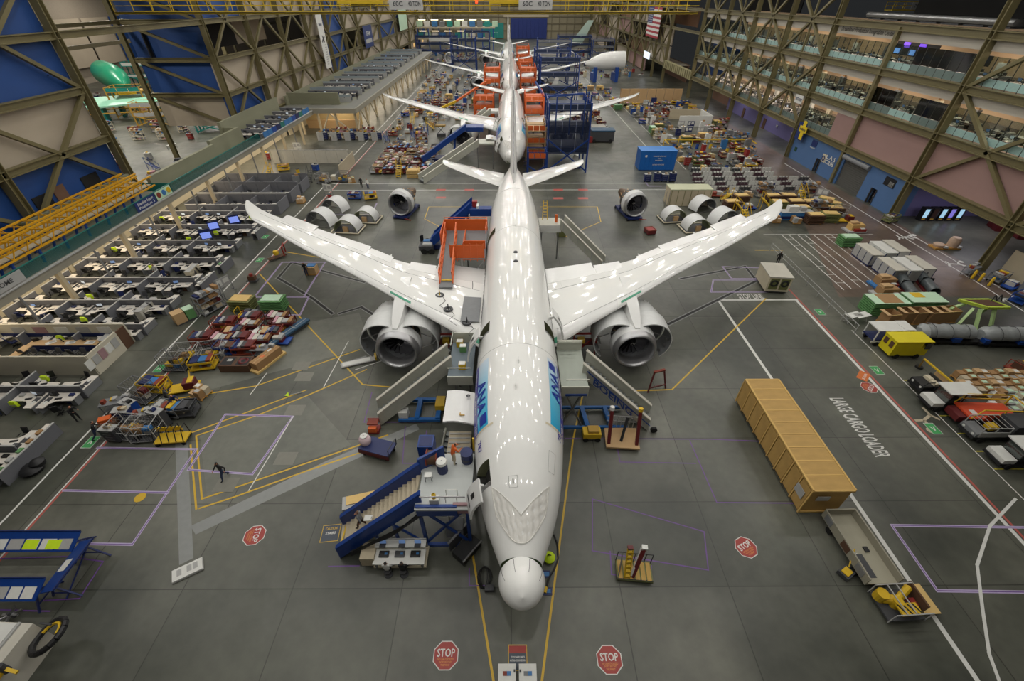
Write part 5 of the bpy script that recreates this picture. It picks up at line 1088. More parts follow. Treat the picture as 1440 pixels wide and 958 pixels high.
# slatted wooden cart with red posts
q = thing('post_cart', 'wooden deck cart with two tall red posts at the stair foot', 'cart', (8.2, 20.7, 0), -.08); bxp('deck', q, P('tan'), (0, -.1, .3), (2.4, 1.9, .16))
for x in (-1.0, 1.0): obj('red_post', MB().bar((x, -.7, .3), (x, .3, 2.9), .22), P('maroon'), q); obj('post_cap', MB().tube((x, .3, 2.85), (x, .35, 3.1), .17, 10), P('yellow') if x > 0 else P('white'), q)
for k in range(7): bxp('rail_bar', q, P('lgrey'), (-.9+.3*k, .85, .95), (.04, .04, 1.3))
bxp('top_rail', q, P('lgrey'), (0, .85, 1.6), (2.2, .05, .05)); bxp('top_rail', q, P('lgrey'), (0, .85, 1.05), (2.2, .05, .05)); obj('black_strap', MB().bar((-.1, -.5, .4), (.25, .4, 2.0), .2, .1), P('black'), q); wheels_ = [obj('wheel', MB().tube((x, y-.05, .12), (x, y+.05, .12), .12, 8), P('rubber'), q) for x in (-1, 1) for y in (-.8, .7)]
# blue stairs and work platform at the front door
t = thing('blue_stairs', 'long blue stairs and work platform at the front door', 'stairs', (-10.2, 13.1, 0))
stairs(t, (0, 0, .3), (5.2, .9, 4.4), 1.9, 18, BLU, P('beige'), .8, True, th=.14)
bxp('nosing', t, P('yellow'), (.15, 0, .55), (.1, 1.6, .03)); bxp('nosing', t, P('yellow'), (5.1, .9, 4.5), (.1, 1.6, .04))
DK = mat('platform_deck_pale', (176, 180, 178), .6)
bxp('platform_deck', t, DK, (6.55, 1.2, 4.45), (3.0, 3.6, .14)); bxp('platform_skirt', t, BLU, (6.2, -.45, 4.2), (2.2, .16, .9)); bxp('platform_skirt', t, P('mauve'), (7.65, -.35, 4.25), (1.1, .14, .9)); obj('side_wing', MB().slab([(4.9, 1.95, 4.2), (6.3, 2.7, 4.2), (6.3, 2.7, 5.7), (4.9, 1.95, 5.5)], .14), BLU, t); bxp('side_bin', t, BLU, (5.2, 3.3, 4.9), (.9, .9, .9)); bxp('bin_floor', t, P('navy'), (5.2, 3.3, 5.36), (.75, .75, .02)); bxp('guard_post', t, P('yellow'), (8.0, 3.3, 5.0), (.12, .12, 1.1)); bxp('guard_rail', t, P('steel'), (6.6, -.4, 5.4), (2.4, .05, .05))
fr = MB()
for x in (5.2, 7.8):
    for y in (-.3, 2.6): fr.bar((x, y, .2), (x, y, 4.4), .18)
fr.bar((1.5, -.4, .35), (8, -.4, .35), .2).bar((1.5, 2.4, .35), (8, 2.4, .35), .2).bar((2.4, -.4, .4), (2.4, -.4, 1.8), .14).bar((3.6, -.4, .4), (3.6, -.4, 2.8), .14).bar((5.2, -.3, 4.2), (7.8, -.3, .4), .12).bar((7.8, -.3, 4.2), (5.2, -.3, .4), .12).bar((3.6, -.4, 2.6), (5.2, -.4, .5), .1)
obj('under_frame', fr, BLU, t); obj('belt_sling', MB().slab([(1.0, -1.1, .6), (5.4, -.35, 3.7), (5.4, -.35, 4.1), (3.4, -.8, 2.1), (1.0, -1.1, 1.05)], .1), P('black'), t)
bxp('hydraulic_tank', t, P('grey'), (6.9, .2, 1.2), (1.0, .8, .9)); bxp('hydraulic_tank', t, P('white'), (6.2, .6, 1.9), (.7, .6, .6))
for x in (1.7, 4.0, 7.6): obj('wheel', MB().tube((x, -.65, .3), (x, -.4, .3), .3, 14), P('rubber'), t)
# things on the platform
def onp(name, label, cat, x, y, z=4.53): return thing(name, label, cat, (x, y, z))
q = onp('hose_reel', 'brown hose reel on the blue platform', 'reel', -4.55, 15.5); obj('drum', MB().tube((-.25, 0, .45), (.25, 0, .45), .42, 18), P('brown'), q); obj('flange', MB().tube((-.32, 0, .45), (-.26, 0, .45), .5, 18).tube((.26, 0, .45), (.32, 0, .45), .5, 18), P('rust'), q)
q = onp('waste_bag_bin', 'blue drum with white lid on the blue platform', 'drum', -3.9, 14.9); obj('drum', MB().lathe([(0, .02), (0, .3), (.8, .3)], (0, 0, 0), 'z', 16), P('navy'), q); obj('lid', MB().lathe([(.8, .33), (.95, .28), (.98, .02)], (0, 0, 0), 'z', 16), P('white'), q)
q = onp('wheeled_drum', 'dark blue barrel at the end of the blue platform', 'barrel', -2.55, 15.6); obj('drum', MB().lathe([(0, .02), (0, .34), (.8, .36), (.82, .02)], (0, 0, 0), 'z', 16), P('navy'), q); obj('band', MB().lathe([(.3, .37), (.4, .37)], (0, 0, 0), 'z', 16), P('dgrey'), q)
q = onp('step_stool', 'white folding step on the blue platform', 'step', -4.6, 14.3); bxp('step_top', q, P('white'), (0, 0, .5), (.4, .3, .05)); obj('leg', MB().bar((-.18, -.12, 0), (-.15, -.1, .5), .04).bar((.18, -.12, 0), (.15, -.1, .5), .04).bar((-.18, .12, 0), (-.15, .1, .5), .04).bar((.18, .12, 0), (.15, .1, .5), .04), P('steel'), q)
q = onp('tool_chest', 'small yellow and white kit on the blue platform edge', 'kit', -4.1, 12.95); bxp('case_body', q, P('white'), (0, 0, .2), (.5, .35, .4)); obj('bottle', MB().lathe([(.4, .12), (.7, .12), (.8, .04)], (0, 0, 0), 'z', 10), P('yellow'), q)
q = onp('wire_stand', 'white wire stand on the blue platform edge', 'stand', -3.2, 13.1); obj('wire_frame', MB().path([(-.3, -.2, 0), (-.3, -.2, .6), (.3, -.2, .6), (.3, -.2, 0)], .025).path([(-.3, .2, 0), (-.3, .2, .6), (.3, .2, .6), (.3, .2, 0)], .025), P('white'), q)
person('person', 'person in orange shirt bending on the blue platform', (-3.3, 15.4, 4.53), 2.2, 'work', 'orange', 'beige')
person('person', 'person in grey shirt climbing the blue stairs with papers', (-8.7, 13.25, 1.35), -1.6, 'walk', 'grey', 'brown')
q = thing('paper_sheaf', 'white papers held by the person on the blue stairs', 'papers', (-8.25, 13.3, 2.3)); bxp('sheet', q, P('white'), (0, 0, 0), (.45, .35, .03)); bxp('clip', q, P('steel'), (.2, 0, .02), (.04, .12, .02))
t = thing('panel_trolley', 'grey covered bench with tan top beside the blue stairs', 'trolley', (-9.3, 15.3, 0), .25); bxp('cover', t, P('lgrey'), (0, 0, .6), (2.6, .9, .8)); bxp('top_board', t, P('pine'), (.1, .1, 1.04), (2.3, .6, .06)); bxp('shelf', t, P('grey'), (0, 0, .12), (2.4, .8, .06)); obj('handle', MB().path([(1.4, -.3, .6), (1.5, -.3, 1.3), (1.5, .3, 1.3), (1.4, .3, .6)], .03), P('steel'), t)
# small grey steps between cargo door and platform, with boxes of matting
t = thing('grey_steps', 'short grey steps standing by the cargo door', 'steps', (-4.7, 17.6, 0), 1.25); stairs(t, (0, 0, .2), (2.0, 0, 2.4), .9, 8, ALU, TREAD, .3, False); obj('leg', MB().bar((2, -.4, 0), (2, -.4, 2.3), .08).bar((2, .4, 0), (2, .4, 2.3), .08), P('steel'), t)
t = thing('belt_bridge', 'pale slatted loading bridge lying under the cargo door', 'loading bridge', (-3.4, 17.8, 0)); bxp('bed', t, P('beige'), (0, 0, 2.6), (1.5, 3.0, .16))
for k in range(8): bxp('roller', t, P('lgrey'), (0, -1.3+.37*k, 2.7), (1.4, .1, .06))
for x in (-.7, .7): obj('leg', MB().bar((x, -1.3, 0), (x, -1.3, 2.6), .1).bar((x, 1.3, 0), (x, 1.3, 2.6), .1), P('steel'), t)
# engineers at the console
t = thing('test_console', 'white test console with three screens before the blue stairs', 'console', (-6.35, 12.0, 0)); bxp('desk', t, P('white'), (0, -.25, .85), (2.9, .9, .08)); bxp('upper_shelf', t, P('white'), (0, .35, 1.2), (2.9, .5, .1)); bxp('base', t, P('cream'), (0, .1, .3), (3.0, 1.4, .16)); bxp('back_panel', t, P('lgrey'), (0, .55, .8), (2.9, .06, 1.1)); bxp('end_cabinet', t, P('beige'), (-1.8, 0, .7), (.8, 1.0, .8))
for x in (-1.3, 1.3): bxp('leg', t, P('grey'), (x, -.2, .55), (.1, .9, .5))
for k, x in enumerate((-1.0, .1, 1.0)):
    q = thing('laptop', 'laptop on the console shelf, %s from its cabinet' % nth(k), 'laptop', (-6.35+x, 12.3, 1.25), 0, 'laptops on the console'); bxp('keyboard', q, P('dgrey'), (0, -.12, .02), (.36, .24, .03)); o = bxp('screen', q, mat('screen_blue', (110, 140, 190), .3, emit=.3), (0, .05, .14), (.36, .03, .24)); o.rotation_euler.x = -.3
for k, (x, c) in enumerate(((-.9, 'black'), (.0, 'dgrey'), (.9, 'black'))): q = thing('instrument_box', '%s flat instrument on the console desk, %s from its cabinet' % (CNAME.get(c, c), nth(k)), 'instrument', (-6.35+x, 11.85, .9)); bxp('case', q, P(c), (0, 0, .05), (.55, .35, .1)); bxp('label_plate', q, P('sky'), (.12, 0, .11), (.15, .12, .01))
for x, c, lb in ((-7.0, 'white', 'person in white shirt seated at the test console'), (-6.1, 'black', 'person in black shirt seated at the test console')):
    person('person', lb, (x, 11.2, 0), PI, 'sit', c, 'black', 'black'); q = thing('stool', 'round stool under the %s shirted person at the console' % c, 'stool', (x, 11.15, 0)); obj('seat', MB().lathe([(.38, .02), (.38, .2), (.44, .2), (.45, .02)], axis='z', n=14), P('black'), q); obj('post', MB().tube((0, 0, .05), (0, 0, .4), .03), P('steel'), q); obj('foot_ring', MB().lathe([(0, .25), (.06, .2), (.06, .02)], axis='z', n=14), P('dgrey'), q)
# open equipment box and cables near the nose
q = thing('equipment_crate', 'open black flight case with silver edges beside the nose', 'case', (-2.6, 12.4, 0), .9); bxp('base_tray', q, P('black'), (0, 0, .4), (1.5, .9, .6)); o = bxp('lid', q, P('dgrey'), (0, .6, 1.0), (1.5, .08, .9)); bxp('edge_trim', q, P('steel'), (0, .62, 1.47), (1.6, .12, .08)); bxp('edge_trim', q, P('steel'), (0, -.47, .7), (1.6, .08, .08)); obj('wheel', MB().tube((-.7, -.3, .06), (.7, -.3, .06), .06, 8), P('rubber'), q)
q = thing('cable_coil', 'tangle of black cables on the floor beside the nose', 'cable', (-1.5, 10.9, 0)); obj('cable', MB().path([(.45*math.cos(k*.6)*(1-.02*k), .6*math.sin(k*.6), .04+.008*k) for k in range(34)], .03, 5), P('black'), q); bxp('junction_box', q, P('dgrey'), (.3, -.6, .15), (.5, .3, .3))
q = thing('ground_cable', 'thick black ground power cable curving beside the nose', 'cable', (0, 0, 0)); obj('cable', MB().path([at(*p, .06) for p in [(779, 752), (784, 765), (785, 785), (780, 800), (772, 812), (768, 828)]], .05, 6), P('black'), q); obj('plug', MB().tube(at(768, 826, .06), at(766, 834, .06), .1, 8), P('yellow'), q)
for k, (px, py) in enumerate(((768, 808), (770, 832))): q = thing('floor_outlet', 'blue floor outlet box beside the yellow line, %s from the nose tip' % ('farther' if k == 0 else 'nearer'), 'outlet', at(px, py)); bxp('frame', q, P('navy'), (0, 0, .02), (.5, .4, .04)); bxp('lid', q, P('sky'), (0, 0, .05), (.34, .22, .03))
q = thing('rubber_chock', 'yellow green chock bag beside the nose cone', 'chock', at(772, 786)); obj('bag', MB().lathe([(0, .02), (0, .3), (.2, .36), (.38, .2), (.42, .02)], axis='z', n=12), P('hivis'), q, True); obj('handle', MB().path([(-.1, 0, .4), (0, 0, .55), (.1, 0, .4)], .03), P('black'), q)
for k, px in enumerate((713, 742)): q = thing('nose_dock_plate', 'white nose docking plate with %s marker below the control area marking' % ('red and blue' if k == 0 else 'blue'), 'plate', at(px, 951)); bxp('plate', q, P('white'), (0, 0, .2), (.85, .8, .4)); bxp('marker', q, P('sky'), (.1, 0, .41), (.2, .18, .02)); bxp('marker', q, P('rust') if k == 0 else P('grey'), (-.1, 0, .41), (.2, .18, .02)); bxp('edge_clip', q, P('dgrey'), (.36 if k == 0 else -.36, .1, .41), (.08, .12, .04))
# blue flat cart with bags and the red stand
q = thing('flat_cart', 'dark blue flat cart carrying laundry bags on open floor', 'cart', (-9.5, 19.6, 0), -.3); bxp('deck', q, P('navy'), (0, 0, .75), (2.4, 1.25, .1)); bxp('side_board', q, P('maroon'), (0, -.62, .55), (2.4, .06, .35)); bxp('chassis', q, P('dgrey'), (0, 0, .4), (2.1, 1.0, .1)); obj('push_frame', MB().path([(1.2, -.55, .75), (1.25, -.55, 1.4), (1.25, .55, 1.4), (1.2, .55, .75)], .03), P('dgrey'), q)
for x in (-.9, .9):
    for y in (-.45, .45): obj('wheel', MB().tube((x, y-.05, .17), (x, y+.05, .17), .17, 10), P('rubber'), q)
q = thing('laundry_bag', 'pale pink cloth bag on the blue flat cart', 'bag', (-10.4, 19.9, .8), 0); obj('sack', MB().lathe([(0, .02), (0, .38), (.25, .44), (.5, .38), (.62, .22), (.66, .02)], axis='z', n=12), mat('cloth_pinkish', (200, 176, 180), .8, bump=.6, scale=5), q, True); obj('sack_top', MB().lathe([(.6, .2), (.75, .26), (.78, .05)], axis='z', n=10), P('white'), q, True)
q = thing('red_caddy', 'red and orange caddy behind the blue flat cart', 'caddy', (-10.3, 21.6, 0)); bxp('base', q, P('red'), (0, 0, .2), (.8, .7, .3)); bxp('upper_tray', q, P('rust'), (0, .1, .9), (.8, .5, .1)); bxp('orange_box', q, P('orange'), (0, -.3, .55), (.6, .3, .4)); obj('handle', MB().path([(-.4, .3, .3), (-.4, .3, 1.1), (.4, .3, 1.1), (.4, .3, .3)], .03), P('red'), q)
# leaning post cart on the open floor
q = thing('ladder_cart', 'wooden stake cart carrying yellow and white poles on open floor', 'cart', (7.0, 11.15, 0), -.1); bxp('deck', q, P('olive'), (0, 0, .25), (2.0, 1.1, .12))
for k in range(6): bxp('deck_plank', q, P('gold'), (-.8+.32*k, 0, .33), (.24, 1.0, .05))
for x in (-.98, -.3, 0, .3, .6, .98): obj('stake', MB().bar((x, .5, .3), (x, .5, 1.3), .04), P('dgrey'), q)
obj('side_rail', MB().bar((-1, .5, 1.3), (1, .5, 1.3), .04).bar((-1, -.5, .32), (1, -.5, .32), .06), P('black'), q); obj('wedge_panel', MB().slab([(-.95, -.4, .35), (-.7, .3, .35), (-.8, .45, 1.5)], .04), P('grey'), q)
for x in (-.8, .8):
    for y in (-.4, .4): obj('wheel', MB().tube((x, y-.05, .1), (x, y+.05, .1), .1, 8), P('rubber'), q)
q = thing('yellow_ladder', 'folded yellow ladder leaning on the stake cart', 'ladder', (6.5, 11.15, .35), 0); obj('rail', MB().bar((-.14, -.4, 0), (-.1, .3, 1.9), .08).bar((.14, -.4, 0), (.18, .3, 1.9), .08), P('yellow'), q)
for k in range(6): bxp('rung', q, P('yellow'), (.02, -.36+.115*k, .1+.31*k), (.26, .12, .22))
bxp('top_cap', q, P('maroon'), (.03, .34, 1.95), (.3, .2, .14))
q = thing('white_post', 'white and maroon striped post leaning on the stake cart', 'post', (7.0, 11.15, .35), -.15); obj('post', MB().bar((-.1, -.35, 0), (.25, .35, 1.9), .22), P('maroon'), q); obj('white_face', MB().bar((-.2, -.33, .1), (.12, .36, 1.85), .12), P('white'), q); bxp('post_cap', q, P('white'), (.26, .38, 1.92), (.3, .25, .25))
# loading lift at the rear door
t = thing('belt_loader', 'blue belt loader reaching up to the rear door behind the wing', 'loader', (-11, 50.6, 0))
obj('boom', MB().slab([(1.2, .2, 1.2), (6.2, 2.0, 5.0), (6.2, 3.6, 5.0), (1.2, 1.8, 1.2)], .5), BLU, t); obj('boom_side', MB().slab([(1.2, .15, .9), (6.2, 1.95, 4.7), (6.2, 1.95, 5.9), (1.2, .15, 2.1)], .1), BLU, t); obj('boom_side', MB().slab([(1.2, 1.9, .9), (6.2, 3.7, 4.7), (6.2, 3.7, 5.9), (1.2, 1.9, 2.1)], .1), BLU, t)
bxp('top_platform', t, BLU, (7.4, 1.9, 4.8), (2.6, 2.6, .2)); bxp('platform_side', t, BLU, (7.4, .6, 5.1), (2.6, .1, .9)); obj('support_leg', MB().bar((4.4, 2.4, 0), (5.2, 2.4, 4.0), .4).bar((6.0, 2.4, 0), (5.6, 2.4, 4.2), .3), BLU, t); bxp('chassis', t, P('navy'), (3, 1.4, .5), (5.6, 1.6, .5)); bxp('power_box', t, P('white'), (3.4, -.1, .9), (.8, .8, 1.1)); bxp('driver_bench', t, P('dgrey'), (.4, .4, .8), (1.8, 1.6, .6)); bxp('hood', t, P('lgrey'), (.6, .2, 1.2), (1.2, 1.0, .3)); bxp('blue_cloth', t, P('sky'), (.5, .7, 1.4), (1.0, .5, .15)); obj('seat_back', MB().slab([(-.5, 1.0, .8), (-.2, 1.4, .8), (-.2, 1.4, 1.9), (-.5, 1.0, 1.9)], .12), P('black'), t)
for x in (.1, 1.1, 4.6):
    for y in (-.3, 2.6): obj('wheel', MB().tube((x, y-.12, .38), (x, y+.12, .38), .38, 12), P('rubber'), t)
bxp('red_reel', t, P('red'), (6.6, 3.0, 5.3), (.6, .6, .7)); bxp('white_hose', t, P('white'), (7.0, 2.2, 5.2), (.25, .9, .5))
# orange wing access platform
t = thing('orange_platform', 'orange access platform with gangway down onto the wing', 'platform', (-7.2, 37.6, 0))
for x in (.2, 2.4, 4.6):
    for y in (1.0, 6.8): obj('leg', MB().bar((x, y, 0), (x, y, 5.5), .14), P('steel'), t)
obj('leg_brace', MB().bar((.2, 1, .5), (4.6, 1, 5.2), .07).bar((4.6, 1, .5), (.2, 1, 5.2), .07), P('steel'), t)
bxp('deck', t, P('grey'), (2.4, 4.2, 5.55), (4.7, 6.6, .12)); bxp('front_panel', t, ORG, (3.0, 1.0, 6.2), (3.4, .08, 1.6)); bxp('rear_panel', t, ORG, (2.4, 7.4, 6.2), (4.7, .08, 1.4)); bxp('side_panel', t, ORG, (.1, 5.6, 6.2), (.08, 3.6, 1.4)); bxp('inner_panel', t, ORG, (2.5, 4.3, 6.0), (.08, 3, .9)); bxp('inner_panel', t, ORG, (3.6, 3.0, 6.0), (2.2, .08, 1.0))
for k in range(6): bxp('panel_post', t, ORG, (1.35+.66*k, .95, 6.25), (.08, .08, 1.9))
for z in (6.6, 7.1): bxp('guard_rail', t, ORG, (2.4, 7.4, z), (4.7, .06, .06)); bxp('guard_rail', t, ORG, (4.7, 6, z), (.06, 3, .06))
for dx in (0, 1.15):
    obj('gangway_rail', MB().bar((.3+dx, 6.5, 6.9), (.9+dx, -3.9, 6.8), .1).bar((.3+dx, 6.5, 6.3), (.9+dx, -3.9, 6.2), .08).bar((.3+dx, 6.5, 5.75), (.9+dx, -3.9, 5.7), .12), ORG, t); mb = MB()
    for k in range(9): y = 6.5-10.4*k/8; mb.bar((.3+dx+.6*k/8, y, 5.7), (.3+dx+.6*k/8, y, 6.9), .07)
    obj('gangway_post', mb, ORG, t)
obj('gangway_tread', MB().slab([(.35, 6.5, 5.7), (1.4, 6.5, 5.7), (2.0, -3.9, 5.66), (.95, -3.9, 5.66)], .05), P('grey'), t); bxp('gangway_tip', t, P('yellow'), (1.47, -3.5, 5.78), (.9, .2, .05)); bxp('foot_pad', t, P('grey'), (1.5, -4.2, 5.62), (1.2, .7, .14))
q = thing('tool_tray', 'tray of tools on the orange platform', 'tool tray', (-3.5, 39.7, 5.62)); bxp('tray', q, P('dgrey'), (0, 0, .3), (1.6, .8, .1)); bxp('tray_leg', q, P('grey'), (0, 0, .15), (1.3, .6, .26))
for k in range(4): bxp('tool', q, P(['brown', 'steel', 'black', 'rust'][k]), (-.6+.4*k, 0, .45), (.25, .4, .2))
# rear grey stairs on the other side
t = thing('boarding_stairs', 'white stairs with yellow ladder at the rear door on the far side', 'stairs', (11.2, 46.6, 0)); stairs(t, (0, 0, .3), (-5.0, 2.4, 4.5), 1.4, 14, ALU, TREAD, .9); bxp('platform_deck', t, ALU, (-6.4, 3.0, 4.5), (2.6, 2.2, .3)); bxp('platform_skirt', t, P('white'), (-6.4, 1.9, 4.2), (2.6, .1, .9)); obj('leg', MB().bar((-5.4, 2.4, 0), (-5.4, 2.4, 4.4), .15).bar((-7.4, 2.4, 0), (-7.4, 2.4, 4.4), .15), P('steel'), t); bxp('cone_stand', t, P('orange'), (-5.7, 2.8, 5.1), (.3, .3, .9))
q = thing('yellow_ladder', 'yellow step ladder on the rear door platform', 'ladder', (4.2, 50.0, 4.65)); obj('rail', MB().bar((-.3, 0, 0), (-.2, .5, 2.2), .07).bar((.3, 0, 0), (.2, .5, 2.2), .07), P('yellow'), q)
for k in range(6): bxp('rung', q, P('yellow'), (0, .06+.08*k, .25+.34*k), (.5, .1, .05))
q = thing('grey_locker_box', 'grey box beside the rear stairs', 'box', (7.0, 55.5, 0)); bxp('body', q, P('olive'), (0, 0, .6), (1.2, .9, 1.1)); bxp('lid', q, P('grey'), (0, 0, 1.18), (1.25, .95, .08))
q = thing('red_scrap_cart', 'low red cart on open floor near the spare engine', 'cart', (19.3, 56.2, 0), .2); bxp('tub', q, P('maroon'), (0, 0, .45), (1.2, 1.3, .5)); bxp('tub_floor', q, P('red'), (0, 0, .71), (.9, 1.0, .02)); obj('rim', MB().bar((-.6, -.65, .72), (.6, -.65, .72), .08).bar((-.6, .65, .72), (.6, .65, .72), .08).bar((-.6, -.65, .72), (-.6, .65, .72), .08).bar((.6, -.65, .72), (.6, .65, .72), .08), P('rust'), q)
for x in (-.45, .45): obj('wheel', MB().tube((x, -.5, .15), (x, -.4, .15), .15, 8).tube((x, .4, .15), (x, .5, .15), .15, 8), P('rubber'), q)
for sd, px in ((-1, 690), (1, 880)):
    p = at(640 if sd < 0 else 838, 478 if sd < 0 else 474); q = thing('red_trestle', 'red steel trestle under the wing beside the %s' % ('grey stairs' if sd < 0 else 'lettered stairs'), 'trestle', (-5.4 if sd < 0 else 6.6, 30, 0)); obj('frame', MB().bar((-1, 0, 0), (-1, 0, 2.8), .14).bar((1, 0, 0), (1, 0, 2.8), .14).bar((-1, 0, 2.8), (1, 0, 2.8), .14).bar((-1, 0, .4), (1, 0, 2.6), .1), P('red'), q); bxp('shelf', q, P('maroon'), (0, .4, 1.6), (2, .9, .1)); bxp('kit_box', q, P('yellow'), (-.3, .3, 1.85), (.6, .5, .4))
q = thing('red_trestle', 'dark red trestle stand beside the engine and lettered stairs', 'trestle', (12.2, 25.8, 0), .3); obj('frame', MB().bar((-.8, 0, 0), (-.4, .3, 1.9), .1).bar((.9, 0, 0), (.5, .3, 1.9), .1).bar((-.4, .3, 1.9), (.5, .3, 1.9), .1).bar((-.7, 0, .5), (.8, 0, .5), .08), P('maroon'), q); bxp('saddle', q, P('rust'), (.05, .3, 1.95), (1.0, .2, .12))
# ------------------------------------------------------------------ work towers round the airliners behind
def tower_(name, label, loc, W, D, H, fm, pm, lv=3, rz=0, group=None, cross=True):
    t = thing(name, label, 'platform', loc, rz, group); BLOCKED.append((loc[0]-1.3, loc[0]+W+1.3, loc[1]-1.2, loc[1]+D+1.2))
    for x in (0, W):
        for y in (0, D/2, D): bxp('post', t, fm, (x, y, H/2), (.28, .28, H))
    for k in range(lv):
        z = H*(k+1)/(lv+.35); bxp('deck', t, NET if fm is BLU else fm, (W/2, D/2, z), (W, D, .18))
        for q in range(3): bxp('deck_panel', t, pm, (W*(q+.5)/3, -.02, z+.55), (W/3-.12, .06, .8))
        bxp('guard_rail', t, fm, (W/2, 0, z+1.1), (W, .09, .09)); bxp('guard_rail', t, fm, (W/2, D, z+1.1), (W, .09, .09)); bxp('guard_rail', t, fm, (0, D/2, z+1.1), (.09, D, .09)); bxp('guard_rail', t, fm, (W, D/2, z+1.1), (.09, D, .09))
    if cross: obj('cross_brace', MB().bar((0, -.1, .3), (W, -.1, H*.5), .22).bar((W, -.1, .3), (0, -.1, H*.5), .22), fm, t)
    for q in range(6): bxp('ladder_rung', t, fm, (-.4, .6, H*.12*(q+1)), (.6, .06, .06))
    return t
NET = mat('platform_mesh_dark', (16, 34, 66), .6)
t = tower_('work_tower', 'tall blue steel work tower beside the second airliner', (6.8, 82.5, 0), 7.2, 9, 11.5, BLU, NET, 3)
MESH = mat('tower_mesh', (14, 30, 62), .6); MESH.node_tree.nodes['Principled BSDF'].inputs['Alpha'].default_value = .55
for k in range(3): bxp('mesh_screen', t, MESH, (1.2+2.4*k, -.12, 6.2), (2.3, .05, 5.0)); bxp('post', t, BLU, (2.4*k+1.2, 0, 9.5), (.2, .2, 6))
for k in range(3): bxp('mesh_screen', t, MESH, (7.3, 1.5+3*k, 6.2), (.05, 2.9, 5.0)); bxp('post', t, BLU, (7.2, 3*k+1.5, 10), (.2, .2, 5))
tower_('work_tower', 'low blue work tower between the second airliner and the tall tower', (3.2, 79.0, 0), 3.2, 3, 4.6, BLU, ORG, 1)
for k, (x, y, w_, d_, h) in enumerate(((3.2, 86, 3.4, 7, 7), (3.6, 108, 4.0, 9, 8.2), (3.4, 148, 4.4, 11, 9), (-7.4, 148, 4.4, 11, 9), (3.4, 180, 4.6, 8, 8), (3.2, 214, 5, 12, 9), (-8.6, 118, 4.6, 8, 6.5))):
    tower_('orange_work_stand', 'orange panelled work stand, %s from the nearest, along the airliners behind' % nth(k), (x, y, 0), w_, d_, h, P('tan') if k == 0 else ORG, ORG, 3, 0, 'orange work stands', False)
for k, (x, y, w_, d_, h) in enumerate(((9, 146, 11, 10, 12), (9, 180, 12, 8, 11), (-24, 214, 10, 8, 12), (12, 220, 14, 8, 11), (-46, 260, 20, 6, 10), (24, 256, 16, 8, 10), (-22, 262, 12, 8, 12), (40, 250, 10, 10, 9))):
    tower_('blue_work_stand', 'blue steel work stand, %s from the tall blue tower, further down the line' % nth(k), (x, y, 0), w_, d_, h, BLU, [NET, NET, NET, P('grey')][k % 4], 3, 0, 'blue work stands')
# gantry frame beyond the tower
t = thing('blue_gantry', 'blue steel gantry frame standing behind the tall blue tower', 'gantry', (8, 112, 0)); obj('frame', MB().bar((0, 0, 0), (0, 0, 7.6), .5).bar((9, 0, 0), (9, 0, 8.2), .5).bar((0, 0, 7.6), (9, 0, 8.2), .4).bar((9, 0, 2), (7, 0, 0), .25).bar((0, 0, 7.6), (-2, 4, 10), .35), BLU, t); bxp('base_beam', t, BLU, (9, 0, .3), (1, 5, .5))
# stairs, lift and booms round the second airliner
t = thing('boarding_stairs', 'white stairs reaching the second airliner beside its engine', 'stairs', (-15.5, 77, 0)); stairs(t, (0, 0, .3), (9.4, 7.2, 4.6), 1.8, 18, ALU, TREAD, .9); bxp('platform_deck', t, ALU, (11, 8.4, 4.6), (3.4, 3.2, .3)); obj('leg', MB().bar((9.6, 7.6, 0), (9.6, 7.6, 4.5), .2).bar((12.4, 7.6, 0), (12.4, 7.6, 4.5), .2), P('steel'), t)
t = thing('blue_conveyor', 'blue conveyor boom leaning against the second airliner engine', 'loader', (-16.5, 86, 0)); obj('boom', MB().slab([(0, 0, 1), (8, 6, 5.4), (8, 8, 5.4), (0, 2, 1)], .6), BLU, t); obj('side_guard', MB().slab([(0, -.1, .8), (8, 5.9, 5.2), (8, 5.9, 6.2), (0, -.1, 1.9)], .15), BLU, t); bxp('chassis', t, P('navy'), (3, 3, .6), (5, 2.4, .8)); bxp('top_platform', t, BLU, (9.6, 7.4, 5.2), (3.4, 2.6, .8)); obj('support_leg', MB().bar((5.4, 5, .3), (5.8, 5.4, 4), .4), BLU, t)
t = thing('boarding_stairs', 'second white stairs behind the second airliner wing', 'stairs', (-12.5, 104, 0)); stairs(t, (0, 0, .3), (7.6, 7, 4.6), 1.7, 16, ALU, TREAD, .9); bxp('platform_deck', t, P('white'), (9.0, 8, 4.7), (3, 3, .5)); obj('leg', MB().bar((8, 7.4, 0), (8, 7.4, 4.5), .2), P('steel'), t)
t = thing('boom_lift', 'yellow and orange boom lift stretched toward the third airliner', 'boom lift', (-21.5, 126, 0)); bxp('chassis', t, P('dgrey'), (0, 0, .6), (2.4, 2, .7)); obj('boom_arm', MB().bar((0, 0, 1.2), (7, 6, 3.2), .5), P('yellow'), t); obj('boom_arm', MB().bar((7, 6, 3.2), (15, 16, 6.5), .45), P('orange'), t); bxp('basket', t, P('orange'), (15.4, 16.5, 6.4), (1.6, 1.2, 1.0))
for y in (-.9, .9): obj('wheel', MB().tube((-.8, y, .4), (-.8, y+.2, .4), .4, 10).tube((.8, y, .4), (.8, y+.2, .4), .4, 10), P('rubber'), t)
